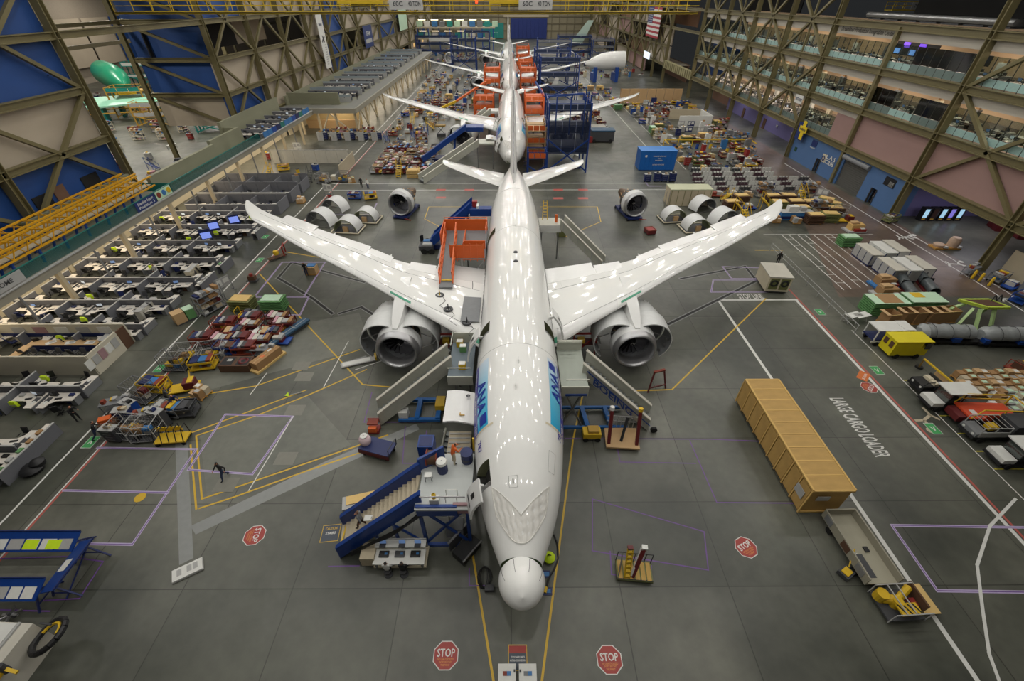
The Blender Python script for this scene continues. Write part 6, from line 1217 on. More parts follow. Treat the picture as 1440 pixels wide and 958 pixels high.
q = thing('scissor_lift', 'amber scissor lift standing by the second airliner wing', 'lift', at(621, 193)); bxp('chassis', q, P('dgrey'), (0, 0, .5), (2, 1.2, .6)); bxp('basket', q, P('gold'), (0, 0, 2.5), (2.2, 1.3, .3)); obj('basket_rail', MB().path([(-1.1, -.6, 3.6), (1.1, -.6, 3.6), (1.1, .6, 3.6), (-1.1, .6, 3.6), (-1.1, -.6, 3.6)], .05), P('gold'), q); obj('scissor_arm', MB().bar((-.8, 0, .8), (.8, 0, 2.4), .12).bar((.8, 0, .8), (-.8, 0, 2.4), .12), P('grey'), q)
for k, (x, y, w_, d_, h, m1, m2) in enumerate(((-104, 128, 8, 5, 7, P('gold'), P('teal')), (-92, 118, 7, 4, 5, P('gold'), P('lgrey')), (-130, 172, 12, 6, 8, P('teal'), P('white')), (-84, 140, 9, 5, 6, P('lgrey'), P('tan')), (-100, 170, 14, 6, 9, P('tan'), P('white')), (-74, 112, 6, 4, 4, P('teal'), P('grey')))):
    tower_('bay_work_stand', 'work stand in the neighbouring bay, %s from the yellow jig' % nth(k), (x, y, 0), w_, d_, h, m1, m2, 2, .2, 'stands in the neighbouring bay')
# flap panels stood on end
for k, (px, py, rz) in enumerate(((665, 128, .4), (775, 130, -.3), (806, 236, 0))):
    p = at(px, py); q = thing('control_surface', 'white control surface in a stand, %s near the second airliner' % nth(k), 'panel', (p.x, p.y, 0), rz); obj('panel', MB().slab([(-1, 0, .4), (1.2, 0, .4), (2.4, .6, 4.2), (1.2, .6, 4.4)] if k < 2 else [(-.6, 0, .3), (.6, 0, .3), (.9, .2, 2.0), (0, .2, 2.4)], .15), PAINT2, q); bxp('foot', q, P('navy'), (0, 0, .15), (2.6, 1.2, .3))
# ------------------------------------------------------------------ near left floor: supply carts
BLOCKED += [(-3.4, 4.4, 60, 270), (41, 51.5, 116.5, 127.5), (32, 53, 145.5, 148.5), (16.5, 25, 101, 109)]
CL = {k_cart: ['rust', 'rust', 'maroon', 'olive']}
lst = [(k_boards, 'olive', 345, 434), (k_boards, 'green', 388, 434), (k_dolly, 'yellow', 352, 446), (k_cart, 'rust', 357, 455), (k_cart, 'maroon', 395, 454), (k_cart, 'rust', 322, 462), (k_cart, 'maroon', 357, 465), (k_dolly, 'grey', 388, 468), (k_cart, 'rust', 335, 474), (k_pallet, 'white', 370, 474), (k_cart, 'rust', 386, 475), (k_cart, 'rust', 290, 483), (k_cart, 'maroon', 318, 485), (k_cart, 'rust', 341, 484), (k_cart, 'maroon', 370, 486), (k_dolly, 'blue', 394, 482), (k_cart, 'blue', 324, 496), (k_cart, 'rust', 348, 497), (k_dolly, 'rust', 318, 462), (k_table, 'grey', 374, 500), (k_cart, 'maroon', 403, 462)]
for i, (kd, c, px, py) in enumerate(lst):
    p = at(px, py); put(kd, c, (p.x, p.y), .05*((i % 3)-1), '%s, %s from the cream crate in the supply corner' % (desc(kd, c), nth(i)), False, 'supply carts beside the aisle', i % 2)
for i, (kd, c, px, py) in enumerate(((k_cage, 'grey', 252, 517), (k_cage, 'lgrey', 270, 508), (k_cart, 'yellow', 290, 517), (k_cage, 'lgrey', 305, 505))):
    p = at(px, py); put(kd, c, (p.x, p.y), .1*i, '%s, %s along the aisle edge below the supply carts' % (desc(kd, c), nth(i)), False, None, 1)
for k, px in enumerate((326, 347)):
    q = thing('brown_tub', 'dark brown %s tub in front of the supply carts' % ('rectangular' if k == 0 else 'round topped'), 'tub', at(px, 517)); bxp('tub', q, P('brown'), (0, 0, .4), (1.3, 1.3, .75)); bxp('well', q, P('black'), (0, 0, .78), (1.0, 1.0, .03)); bxp('base', q, P('dgrey'), (0, 0, .06), (1.2, 1.2, .1))
    if k: obj('coil', MB().lathe([(.8, .45), (.9, .35), (.8, .2)], axis='z', n=16), P('maroon'), q)
    else: bxp('paper', q, P('lgrey'), (.1, .1, .8), (.4, .3, .02))
q = thing('long_carton', 'long cardboard box with orange stickers on a pallet', 'carton', at(378, 510), 1.15); bxp('pallet', q, P('pine'), (0, 0, .12), (3.2, 1.0, .2)); bxp('box', q, P('carton'), (0, 0, .6), (2.7, .8, .75)); bxp('sticker', q, P('orange'), (-.3, 0, .98), (.4, .3, .01)); bxp('sticker', q, P('white'), (.6, .1, .98), (.4, .25, .01)); bxp('tape', q, P('tan'), (0, 0, .985), (2.7, .06, .01))
q = thing('long_tool_cart', 'long slate blue flat rack beside the supply carts', 'rack', at(408, 472), 1.1); bxp('deck', q, mat('slate_blue', (50, 82, 108), .5), (0, 0, .5), (4.6, .8, .2)); bxp('stripe', q, P('lgrey'), (0, 0, .61), (4.4, .06, .02)); bxp('chassis', q, P('dgrey'), (0, 0, .2), (4.2, .7, .15)); bxp('cross_strap', q, P('lgrey'), (.6, 0, .62), (.08, .8, .02))
q = thing('striped_load_cart', 'cart of pink striped bundles among the supply carts', 'cart', at(366, 478)); bxp('base', q, P('rust'), (0, 0, .3), (2, 1.1, .2))
for k in range(7): bxp('bundle', q, P('pink') if k % 2 else P('white'), (-.85+.28*k, 0, .62), (.24, .9, .4))
q = thing('cream_crate', 'cream wooden crate with green bin standing in the aisle', 'crate', at(263, 450), .9); bxp('crate_body', q, P('tan'), (-.5, 0, .65), (1.0, 1.0, 1.2)); bxp('green_bin', q, P('green'), (.5, 0, .6), (.8, .8, 1.1)); bxp('bin_lid', q, P('lgreen'), (.5, 0, 1.2), (.85, .85, .1)); bxp('base', q, P('dgrey'), (0, 0, .06), (2, 1, .12))
for i, (px, py) in enumerate(((320, 411), (308, 425), (300, 436))): p = at(px, py); put(k_board if i != 2 else k_rack, 'lgrey' if i != 2 else 'grey', (p.x, p.y), 1.1, '%s, %s along the white aisle line above the supply carts' % (desc(k_board if i != 2 else k_rack, 'lgrey' if i != 2 else 'grey'), nth(i)), False)
# workshop carts near the lavender outline
lst = [(k_cage, 'grey', 204, 560), (k_cart, 'yellow', 222, 548), (k_cabinet, 'navy', 182, 592), (k_table, 'grey', 170, 575), (k_cabinet, 'blue', 190, 580), (k_cage, 'lgrey', 190, 612), (k_cage, 'lgrey', 212, 614), (k_table, 'grey', 214, 590), (k_cabinet, 'dgrey', 232, 598), (k_cart, 'grey', 244, 582), (k_cart, 'dgrey', 262, 582), (k_dolly, 'yellow', 262, 548), (k_pallet, 'tan', 284, 556), (k_cabinet, 'dgrey', 166, 618)]
for i, (kd, c, px, py) in enumerate(lst): p = at(px, py); put(kd, c, (p.x, p.y), .2*((i % 4)-1.5), '%s, %s from the aisle in the tool corner' % (desc(kd, c), nth(i)), False, 'tool corner carts', i % 2)
q = thing('yellow_rail_cart', 'yellow decked cart with black hoop rails by the lavender line', 'cart', at(246, 620), .1); bxp('deck', q, P('yellow'), (0, 0, .35), (2.2, 1.0, .1)); bxp('rear_board', q, P('yellow'), (-.3, .5, .8), (1.8, .08, .4))
for k in range(5): obj('hoop', MB().path([(-1+.5*k, -.5, .4), (-1+.5*k, -.1, 1.3), (-1+.5*k, .5, 1.3), (-1+.5*k, .5, .4)], .035), P('black'), q)
for x in (-.9, .9): obj('wheel', MB().tube((x, -.5, .15), (x, -.4, .15), .15, 10).tube((x, .4, .15), (x, .5, .15), .15, 10), P('rubber'), q)
person('person', 'person in black walking across the pale floor patch', at(318, 672), -.5, 'walk', 'black', 'denim', 'black')
person('person', 'person in dark clothes pushing the orange topped trolley', at(142, 616), PI/2+.6, 'push', 'black', 'denim', 'dgrey')
q = thing('push_trolley', 'orange topped trolley pushed along the aisle', 'trolley', at(160, 603), .4); bxp('body', q, P('brown'), (0, 0, .5), (1.1, .8, .7)); bxp('orange_case', q, P('orange'), (-.1, .1, 1.0), (.8, .5, .28)); bxp('base', q, P('dgrey'), (0, 0, .12), (1.0, .7, .1))
person('person', 'person leaning over the dark carts in the tool corner', at(252, 575), 1, 'work', 'navy', 'dgrey', 'grey')
person('person', 'second person leaning over carts in the tool corner', at(240, 568), 2.4, 'work', 'dgrey', 'black', 'black')
person('person', 'person in dark jacket beside the blue topped box', at(432, 388), .4, 'stand', 'black', 'denim', 'black')
q = thing('blue_topped_box', 'tan box with blue cover on the open floor under the wing', 'box', at(440, 384)); bxp('box', q, P('tan'), (0, 0, .5), (1.2, 1.0, .9)); bxp('cover', q, P('sky'), (.05, .05, 1.0), (.9, .7, .15)); bxp('base', q, P('wood'), (0, 0, .05), (1.3, 1.1, .1))
q = thing('red_valve_cart', 'yellow and red cart at the end of the aisle under the wing tip', 'cart', at(391, 364), .8); bxp('deck', q, P('brown'), (0, 0, .3), (2.2, .7, .1)); obj('lamp_ball', MB().lathe([(.5, .02), (.6, .3), (.85, .35), (1.1, .25), (1.15, .02)], axis='z', n=14), P('yellow'), q, True); obj('red_frame', MB().path([(.7, -.5, .3), (.7, -.5, 1.5), (1.3, .5, 1.5), (1.3, .5, .3)], .08), P('red'), q)
q = thing('red_valve_cart', 'small dark cart beside the aisle line near the wing tip', 'cart', at(357, 397)); bxp('deck', q, P('dgrey'), (0, 0, .3), (1.2, .7, .12)); bxp('box', q, P('brown'), (0, 0, .6), (.8, .5, .5)); obj('pot', MB().lathe([(.85, .2), (1.1, .2), (1.12, .02)], axis='z', n=10), P('red'), q)
# drawing tables bottom left
def draw_table(label, loc, rz, L_, sheets, tilt=.2):
    t = thing('drawing_table', label, 'table', loc, rz); s = MB(); hw = .5
    o = obj('table_top', MB().slab([(-L_/2, -hw, 1.0), (L_/2, -hw, 1.0), (L_/2, hw, 1.0+tilt*2), (-L_/2, hw, 1.0+tilt*2)], .07), BLU, t)
    n = sheets
    for k in range(n):
        x = -L_/2+.15+(L_-.3)*(k+.5)/n; w_ = (L_-.3)/n*(.44 if n > 1 else .13); f = lambda v: 1.09+tilt*(v+hw)/hw
        obj('drawing_sheet', MB().add([(x-w_, -hw*.85, f(-hw*.85)), (x+w_, -hw*.85, f(-hw*.85)), (x+w_, hw*.2, f(hw*.2)), (x-w_, hw*.2, f(hw*.2))], [(0, 1, 2, 3)]), P('white') if (k+int(L_)) % 3 else P('lgrey'), t)
    for x in (-L_/2+.3, L_/2-.3): obj('trestle', MB().bar((x, -.7, 0), (x, 0, 1.2), .08).bar((x, .9, 0), (x, 0, 1.2), .08).bar((x, -.5, .4), (x, .6, .4), .06), P('navy'), t)
    obj('back_rail', MB().bar((-L_/2, hw, 1.5), (L_/2, hw, 1.5), .06).bar((-L_/2, -.5, .4), (L_/2, .5, .4), .06), P('navy'), t); return t
draw_table('long blue drawing table with white sheets parallel to the aisle end', (-28.5, 12.55, 0), 0, 6.8, 7)
t = draw_table('blue slanted table with one notice set crosswise beside the long drawing table', (-24.55, 11.2, 0), -PI/2, 2.8, 1); 
draw_table('lower blue drawing table with white sheets nearer the white cabin', (-27.7, 9.95, 0), 0, 5.4, 7)
o = [c for c in COL.objects if c.name.startswith('drawing_table')][0]
for x in (.9, 2.2): obj('highlight_sheet', MB().add([(x-.4, -.4, 1.14), (x+.4, -.4, 1.14), (x+.4, .05, 1.31), (x-.4, .05, 1.31)], [(0, 1, 2, 3)]), P('hivis'), o)
q = thing('star_base', 'upturned metal star base beside the white cabin', 'stand', at(20, 868)); obj('spoke', MB().bar((-.4, 0, .3), (.4, 0, .3), .1).bar((0, -.4, .2), (0, .4, .4), .1).bar((-.3, -.3, .4), (.3, .3, .2), .08), P('steel'), q); obj('hub', MB().tube((0, 0, 0), (0, 0, .5), .08, 8), P('dgrey'), q)
t = thing('white_cabin', 'white equipment cabin with a coiled hose and yellow arm', 'cabin', (-25.6, 6.2, 0), -.05); bxp('cabin_body', t, P('offwhite'), (0, 0, 1.0), (4.4, 4.0, 2.0)); bxp('roof_panel', t, P('white'), (-.3, 0, 2.04), (3.6, 3.9, .08)); bxp('roof_edge', t, P('lgrey'), (1.6, 0, 2.05), (.12, 4, .1)); bxp('roof_seam', t, P('lgrey'), (-.3, .2, 2.09), (3.6, .04, .02))
t = thing('hose_coil', 'black hose coil with yellow liner hung on the white cabin', 'hose', (-22.55, 7.7, 1.5)); obj('outer_coil', MB().path([(.75*math.cos(a*.4), .75*math.sin(a*.4), .3*math.cos(a*.4)) for a in range(17)], .14, 8), P('black'), t, True); obj('inner_liner', MB().path([(.55*math.cos(a*.4), .55*math.sin(a*.4), .22*math.cos(a*.4)+.08) for a in range(8)], .07, 6), P('yellow'), t); obj('hanger', MB().bar((-.7, .5, .2), (0, .4, .3), .08), P('dgrey'), t)
t = thing('manipulator', 'yellow articulated arm on the side of the white cabin', 'arm', (-23.5, 6.0, 1.2)); obj('arm_link', MB().bar((-.4, -.9, .5), (-.5, -.2, .9), .14).bar((-.5, -.2, .9), (.3, .3, .8), .14).bar((0, -.8, .3), (.3, .3, .6), .14).bar((.3, .3, .7), (.9, .2, .5), .14), P('yellow'), t); obj('joint', MB().tube((.3, .3, .4), (.3, .3, 1.0), .16, 10).tube((-.5, -.2, .7), (-.5, -.2, 1.05), .12, 10), P('dgrey'), t)
q = thing('white_floor_board', 'white printed board lying on the floor at the trench end', 'board', at(265, 803), .55); bxp('board', q, P('white'), (0, 0, .12), (1.5, .75, .08)); bxp('board_frame', q, P('lgrey'), (0, 0, .05), (1.55, .8, .08))
for x in (-.4, .1, .4): bxp('print_block', q, P('lgrey'), (x, .05, .165), (.24, .4, .01))
for px, py in ((547, 507), (496, 512)):
    pass
q = thing('hivis_marker', 'bright green folded flag on the trench strip', 'flag', at(404, 556)); obj('fold', MB().slab([(-.15, -.1, .05), (.2, -.15, .02), (.05, .2, .15)], .03), P('hivis'), q); obj('stick', MB().bar((.3, 0, .05), (1.1, .3, .05), .05), P('lgrey'), q)
q = thing('white_ramp', 'white ramp plate with yellow end beside the engine', 'ramp', at(505, 510), .35); bxp('plate', q, P('lgrey'), (0, 0, .1), (3.0, .7, .1)); bxp('end_stop', q, P('yellow'), (1.5, 0, .25), (.15, .7, .4)); bxp('scuff', q, P('white'), (-.2, 0, .16), (2.4, .5, .02))
# ------------------------------------------------------------------ near right floor
t = thing('long_crate', 'very long plywood shipping crate beside the white lane line', 'crate', (19.3, 14.8, 0)); L_ = 9.7; x0, x1, H = -.95, 2.0-.45, 2.35
PLY = mat('plywood_amber', (172, 138, 78), .7, noise=.25, scale=2.2); RIB = mat('crate_rib_pine', (196, 160, 92), .7)
bxp('crate_body', t, PLY, ((x0+x1)/2, L_/2, H/2+.1), (x1-x0-.1, L_-.1, H)); bxp('skid', t, P('wood'), (x0+.2, L_/2, .06), (.2, L_, .12)); bxp('skid', t, P('wood'), (x1-.2, L_/2, .06), (.2, L_, .12))
for k in range(9): bxp('top_panel', t, PLY, ((x0+x1)/2, (k+.5)*L_/9, H+.13), (x1-x0, L_/9-.1, .05)); bxp('side_panel', t, PLY, (x0-.03, (k+.5)*L_/9, H/2+.1), (.05, L_/9-.2, H-.3))
for k in range(10): bxp('batten', t, RIB, (x0-.05, k*L_/9, H/2+.1), (.06, .1, H)); bxp('batten', t, RIB, ((x0+x1)/2, k*L_/9, H+.15), (x1-x0, .08, .04))
for x in (x0-.03, x1+.03): bxp('edge_batten', t, RIB, (x, L_/2, H+.14), (.12, L_, .1))
bxp('edge_batten', t, RIB, ((x0+x1)/2, -.02, H+.1), (x1-x0, .1, .12)); bxp('edge_batten', t, RIB, ((x0+x1)/2, -.02, .2), (x1-x0, .1, .12)); bxp('document_pouch', t, P('lgrey'), ((x0+x1)/2-.4, -.06, 1.7), (.8, .03, .4)); bxp('document_pouch', t, P('lgrey'), (x0-.09, .7, 1.4), (.03, .8, .7))
t = thing('open_trailer', 'long grey open trailer bed with low sides near the long crate', 'trailer', (20.4, 10.3, 0), .02); bxp('bed', t, mat('trailer_floor', (150, 146, 128), .6), (0, 2.0, .6), (1.75, 4.1, .1))
for x in (-.9, .9): bxp('side_wall', t, mat('trailer_side', (142, 138, 122), .5), (x, 2.0, .85), (.08, 4.1, .65))
bxp('end_wall', t, mat('trailer_side', (142, 138, 122), .5), (0, 4.05, .85), (1.8, .08, .65)); bxp('floor_mat', t, P('dgrey'), (-.35, .9, .66), (.5, 1.3, .02)); bxp('side_patch', t, P('brown'), (-.95, 1.9, .85), (.02, .6, .5)); bxp('side_patch', t, P('grey'), (-.95, .6, .85), (.02, .6, .5)); bxp('side_patch', t, P('grey'), (-.95, 3.5, .85), (.02, .6, .5)); bxp('glove', t, P('black'), (.3, 1.8, .7), (.25, .3, .08)); bxp('chassis', t, P('dgrey'), (0, 2, .35), (1.4, 3.8, .3))
for y in (.8, 3.2):
    for x in (-.8, .8): obj('wheel', MB().tube((x-.08, y, .22), (x+.08, y, .22), .22, 10), P('rubber'), t)
q = thing('small_tug', 'small yellow hand tug beside the grey trailer', 'tug', at(1187, 808), .5); bxp('body', q, P('dgrey'), (0, 0, .2), (.7, .6, .25)); bxp('deck', q, P('yellow'), (0, 0, .36), (.5, .4, .06)); obj('handle', MB().bar((.3, .1, .4), (1.1, .5, 1.0), .06), P('yellow'), q); bxp('tag', q, P('white'), (.8, .3, .9), (.25, .03, .3))
q = thing('robot_cart', 'framed cart loaded with yellow machine parts below the trailer', 'cart', (20.7, 9.3, 0), .05); bxp('deck', q, P('dgrey'), (0, 0, .3), (2.0, 1.5, .1)); f = MB()
for x in (-1, 1):
    for y in (-.75, .75): f.bar((x, y, .2), (x, y, 1.1), .05)
f.bar((-1, -.75, 1.1), (1, -.75, 1.1), .05).bar((-1, .75, 1.1), (1, .75, 1.1), .05).bar((-.4, -.75, 1.1), (-.4, .75, 1.1), .05).bar((.1, -.75, 1.1), (.1, .75, 1.1), .05); obj('frame', f, P('lgrey'), q)
obj('machine_arm', MB().tube((-.7, .3, .5), (-.1, .1, .7), .24, 10).tube((-.1, .1, .7), (.8, .6, .9), .18, 10), P('yellow'), q); obj('machine_drum', MB().tube((-.75, .4, .35), (-.75, .4, .9), .3, 14).tube((-.2, 0, .35), (-.2, 0, .9), .25, 14), P('yellow'), q); bxp('striped_plate', q, P('yellow'), (.1, -.4, .8), (1.1, .6, .1)); 
for k in range(4): bxp('black_stripe', q, P('black'), (-.3+.27*k, -.4, .86), (.08, .56, .01), .4)
bxp('red_block', q, P('red'), (.75, 0, .5), (.3, .4, .3)); bxp('brown_rack', q, P('brown'), (1.0, .2, .7), (.1, 1.3, .8))
q = thing('plywood_sheet', 'plywood board lying beside the yellow machine cart', 'board', (22.3, 9.6, 0), .05); bxp('sheet', q, P('pine'), (0, 0, .3), (.9, 1.5, .05)); bxp('runner', q, P('wood'), (0, .5, .14), (.8, .1, .28)); bxp('runner', q, P('wood'), (0, -.5, .14), (.8, .1, .28))
# machine box by the stop line
t = thing('power_unit', 'cream ground power unit with two round vents by the stop line', 'power unit', (29.5, 42.3, 0), -.12); bxp('cabinet', t, P('cream'), (0, 0, 1.15), (2.4, 3.2, 1.7)); bxp('lid', t, P('offwhite'), (0, 0, 2.05), (2.5, 3.3, .12)); bxp('chassis', t, P('dgrey'), (0, 0, .25), (2.2, 3, .25))
for x in (-.55, .55): bxp('vent_panel', t, P('olive'), (x, -1.62, 1.2), (.9, .05, 1.3)); obj('vent', MB().lathe([(0, .2), (-.06, .34), (0, .42)], (x, -1.66, 1.3), 'y', 16), P('black'), t)
for x in (-.9, .9):
    for y in (-1.2, 1.2): obj('wheel', MB().tube((x-.1, y, .25), (x+.1, y, .25), .25, 10), P('rubber'), t)
person('person', 'person in black standing behind the cream power unit', at(1092, 372), 2.5, 'stand', 'black', 'black', 'black')
# stored goods
def big_box(label, px, py, w_, d_, h, sides, top, rz=0, base='navy', ribs=True):
    p = at(px, py); t = thing('shipping_box', label, 'box', (p.x, p.y, 0), rz, 'white shipping boxes'); bxp('box_body', t, sides, (0, 0, h/2+.15), (w_, d_, h)); bxp('box_lid', t, top, (0, 0, h+.2), (w_+.06, d_+.06, .1)); bxp('skid', t, P(base), (0, 0, .1), (w_, d_, .16))
    for k in range(4):
        for s in (-1, 1): bxp('corner_strip', t, P(base), (-w_/2*s, -d_/2+d_*k/3, h/2+.15), (.05, .07, h)); 
    for k in range(3): bxp('side_panel', t, sides, (-w_/2-.03, -d_/2+d_*(k+.5)/3, h/2+.15), (.04, d_/3-.14, h-.1)); bxp('front_panel', t, sides, (0, -d_/2-.03, h/2+.15), (w_-.2, .04, h-.1))
    return t
CB = P('offwhite'); k = 0
for r, pts in enumerate((((1215, 366), (1234, 363), (1251, 361)), ((1245, 387), (1266, 387), (1284, 385)))):
    for c, (px, py) in enumerate(pts): big_box('white shipping box with blue corners, %s in the %s row toward the wall' % (nth(c), 'farther' if r == 0 else 'nearer'), px, py, 1.35, 3.2, 1.3, P('white') if c else P('lgrey'), P('offwhite') if c != 1 else P('white'))
p = at(1190, 345); put(k_boards, 'green', (p.x, p.y), .0, 'stack of green trays with pale lids above the white shipping boxes', False, None, 5); 
for i, (px, py, c) in enumerate(((1237, 438, 'green'), (1288, 436, 'green'))):
    t = thing('green_panel_stack', 'long green layered panel stack with %s top' % ('brown' if i == 0 else 'yellow patched pale'), 'stack', at(px, py), 0)
    for k in range(7): bxp('panel', t, P('green'), (0, 0, .07+.22*k), (3.6, 1.9, .13)); bxp('gap_shade', t, P('black'), (0, 0, .18+.22*k), (3.1, 1.4, .1))  # black strips paint the shade in the gaps between panels
    bxp('top_sheet', t, P('lgreen'), (0, 0, 1.57), (3.6, 1.9, .06)); bxp('top_patch', t, P('carton') if i == 0 else P('yellow'), (.1 if i == 0 else -.5, 0 if i == 0 else .4, 1.61), (2.0 if i == 0 else 1.1, 1.7 if i == 0 else .9, .02))
for i, (px, py, lb, c) in enumerate(((1240, 402, 'carton stack on blue pallet', 'carton'), (1243, 416, 'wide carton with bagged goods on a pallet', 'carton'), (1200, 325, 'plywood topped rack behind the green trays', 'ply'))):
    t = thing('pallet_goods', lb+' beside the shipping boxes', 'pallet', at(px, py), .05); bxp('pallet', t, P('sky') if i == 0 else P('lgrey'), (0, 0, .15), (2.6, 1.7, .2)); bxp('carton', t, P(c), (.1, .1, .65), (1.8, 1.1, .8)); bxp('carton', t, P('tan'), (-.2, .2, 1.15), (1.0, .7, .3)); bxp('bag', t, P('red'), (.3, -.65, .4), (1.6, .4, .35)); bxp('bag', t, P('white'), (.6, -.65, .62), (.5, .35, .12))
for i, (px, py) in enumerate(((1272, 410), (1300, 406))):
    t = thing('wrapped_roll', 'dark grey wrapped bundle, %s beside the shipping boxes' % ('nearer' if i == 0 else 'farther right'), 'bundle', at(px, py), 1.25); o = [(-1.9+3.8*k/6, .5+.03*math.sin(k*2.1)) for k in range(7)]
    obj('wrap', MB().lathe(o, (0, 0, .65), 'x', 14), mat('wrap_dark', (70, 76, 78), .35, bump=.8, scale=4), t, True); bxp('end_cap', t, P('grey'), (1.9, 0, .65), (.05, 1.0, 1.0)); bxp('cradle', t, P('maroon'), (0, 0, .12), (3.6, .9, .2)); bxp('strap', t, P('black'), (.4, 0, .65), (.06, 1.08, 1.08))
q = thing('yellow_case', 'yellow and black case on the dark wrapped bundle', 'case', at(1283, 424)); bxp('case', q, P('yellow'), (.3, 0, .5), (.8, .6, .7)); bxp('case_side', q, P('black'), (-.4, 0, .5), (.7, .6, .7)); bxp('base', q, P('dgrey'), (0, 0, .08), (1.6, .8, .12))
for i, (px, py) in enumerate(((1268, 452), (1283, 452), (1302, 452), (1316, 451), (1328, 450), (1245, 455))):
    t = thing('open_carton', 'open cardboard carton, %s in the row before the green stacks' % nth(i), 'carton', at(px, py), .1, 'open cartons'); w_ = .55
    for a, b, c, d in ((-w_, 0, .04, 1.1), (w_, 0, .04, 1.1)): bxp('carton_side', t, P('carton'), (a, b, .75), (c, d, 1.3))
    for y in (-w_, w_): bxp('carton_side', t, P('carton'), (0, y, .75), (1.1, .04, 1.3))
    bxp('carton_floor', t, P('tan'), (0, 0, .4), (1.05, 1.05, .04)); bxp('flap', t, P('tan'), (-.75, 0, 1.42), (.4, 1.1, .03)); bxp('rim', t, P('pine'), (0, -.56, 1.4), (1.1, .05, .06)); bxp('pallet', t, P('wood'), (0, 0, .06), (1.2, 1.2, .1))
t = thing('green_fixture', 'lime green steel lifting fixture on splayed legs', 'fixture', at(1363, 452), 0); LIME = mat('lime_steel', (176, 196, 70), .5)
obj('leg', MB().bar((-1, -.3, 1.8), (-2.2, -1.0, 0), .24).bar((-.4, -.4, 1.8), (-.8, -1.6, 0), .24).bar((1.0, -.4, 1.8), (1.1, -1.2, 0), .24).bar((-1, .6, 1.8), (-2.8, .8, .4), .24).bar((1.6, .5, 1.8), (1.9, 1.2, 0), .24), mat('lime_pale', (176, 204, 140), .5), t); obj('frame', MB().bar((-1.6, .9, 2.0), (0, -.5, 2.0), .26).bar((0, -.5, 2.0), (2.2, -.5, 2.0), .26).bar((-1.6, .9, 2.0), (1.4, .9, 2.0), .22).bar((1.4, .9, 2), (2.2, -.5, 2), .22), LIME, t); obj('deck', MB().prism([(-1.3, .8), (0, -.3), (1.9, -.3), (1.2, .7)], 2.02, 2.12), P('brown'), t); obj('zigzag_rod', MB().path([(1.2, .5, 2.1), (1.5, .7, 2.7), (1.6, .4, 2.2), (1.9, .6, 2.8), (2.0, .3, 2.2)], .05), P('black'), t)
for i, (px, py, L_) in enumerate(((1322, 478, 5.0), (1412, 482, 5.6))):
    t = thing('covered_assembly', 'grey sheeted long assembly on a dark trailer, %s from the yellow van' % nth(i), 'covered load', at(px, py), -.04, 'sheeted assemblies'); R = random.Random(i); rings = []
    for k in range(14):
        u = k/13; q = (.5 if k in (0, 13) else .95)+.06*math.sin(k*2.3+i); rings.append([(-L_/2+L_*u, .85*q*math.cos(a), .95+(.75*q)*math.sin(a) if math.sin(a) > 0 else .95+.5*math.sin(a)) for a in [2*PI*j/14 for j in range(14)]])
    obj('sheet', MB().loft(rings), mat('sheeting_grey', (138, 142, 142), .35, bump=1.0, scale=2.5), t, True); bxp('trailer_bed', t, P('black'), (0, 0, .35), (L_+.6, 1.7, .25)); bxp('blue_foot', t, P('blue'), (-L_/2+.2, -.6, .6), (.5, .5, .5)); bxp('blue_foot', t, P('blue'), (.6, -.7, .6), (.7, .4, .4))
    for k in range(3): obj('strap', MB().path([(-1.6+1.5*k, .9*math.cos(a), .95+.82*math.sin(a)) for a in [PI*j/8 for j in range(9)]], .03, 4), P('dgrey'), t)
    for x in (-L_/2+.5, L_/2-.5): obj('wheel', MB().tube((x, -.8, .2), (x, -.65, .2), .2, 10).tube((x, .65, .2), (x, .8, .2), .2, 10), P('rubber'), t)
def utility(label, loc, rz, body, roof, cab=True, L_=3.6, name='utility_cart', cargo=None):
    t = thing(name, label, 'vehicle', loc, rz); bxp('floor_pan', t, P('black'), (0, 0, .4), (L_, 1.35, .2)); bxp('nose', t, P(body), (-L_/2+.45, 0, .68), (.9, 1.3, .4)); bxp('bumper', t, P('black'), (-L_/2-.03, 0, .45), (.12, 1.35, .2)); bxp('bed', t, P('dgrey'), (L_/2-.8, 0, .7), (1.6, 1.35, .35)); bxp('seat', t, P('black'), (-.25, 0, .75), (.55, 1.2, .25)); bxp('seat_back', t, P('black'), (.08, 0, 1.05), (.14, 1.2, .5))
    for y in (-.4, .4): obj('headlamp', MB().tube((-L_/2+.02, y, .7), (-L_/2-.02, y, .7), .1, 10), P('white'), t)
    if cab:
        for x, y in ((-.8, -.6), (-.8, .6), (.3, -.6), (.3, .6)): obj('roof_post', MB().bar((x, y, .8), (x*.9, y, 1.85), .06), P('black'), t)
        bxp('roof', t, P(roof), (.1, 0, 1.9), (2.4, 1.4, .08)); obj('windscreen', MB().slab([(-.85, -.58, .9), (-.85, .58, .9), (-.72, .58, 1.8), (-.72, -.58, 1.8)], .02), glass('cart_glass', (120, 160, 150), .15), t); obj('steering_wheel', MB().lathe([(0, .14), (.03, .18), (0, .2)], (-.55, -.3, 1.15), 'x', 14), P('black'), t)
    for x in (-L_/2+.6, L_/2-.6):
        for y in (-.68, .68): obj('wheel', MB().tube((x, y-.08, .27), (x, y+.08, .27), .27, 14), P('rubber'), t)
    return t
utility('white roofed utility cart between the tan cart and the orange lift', at(1327, 570), .0, 'white', 'white'); utility('white roofed utility cart nearest the camera on the parking line', at(1425, 648), .0, 'white', 'white')
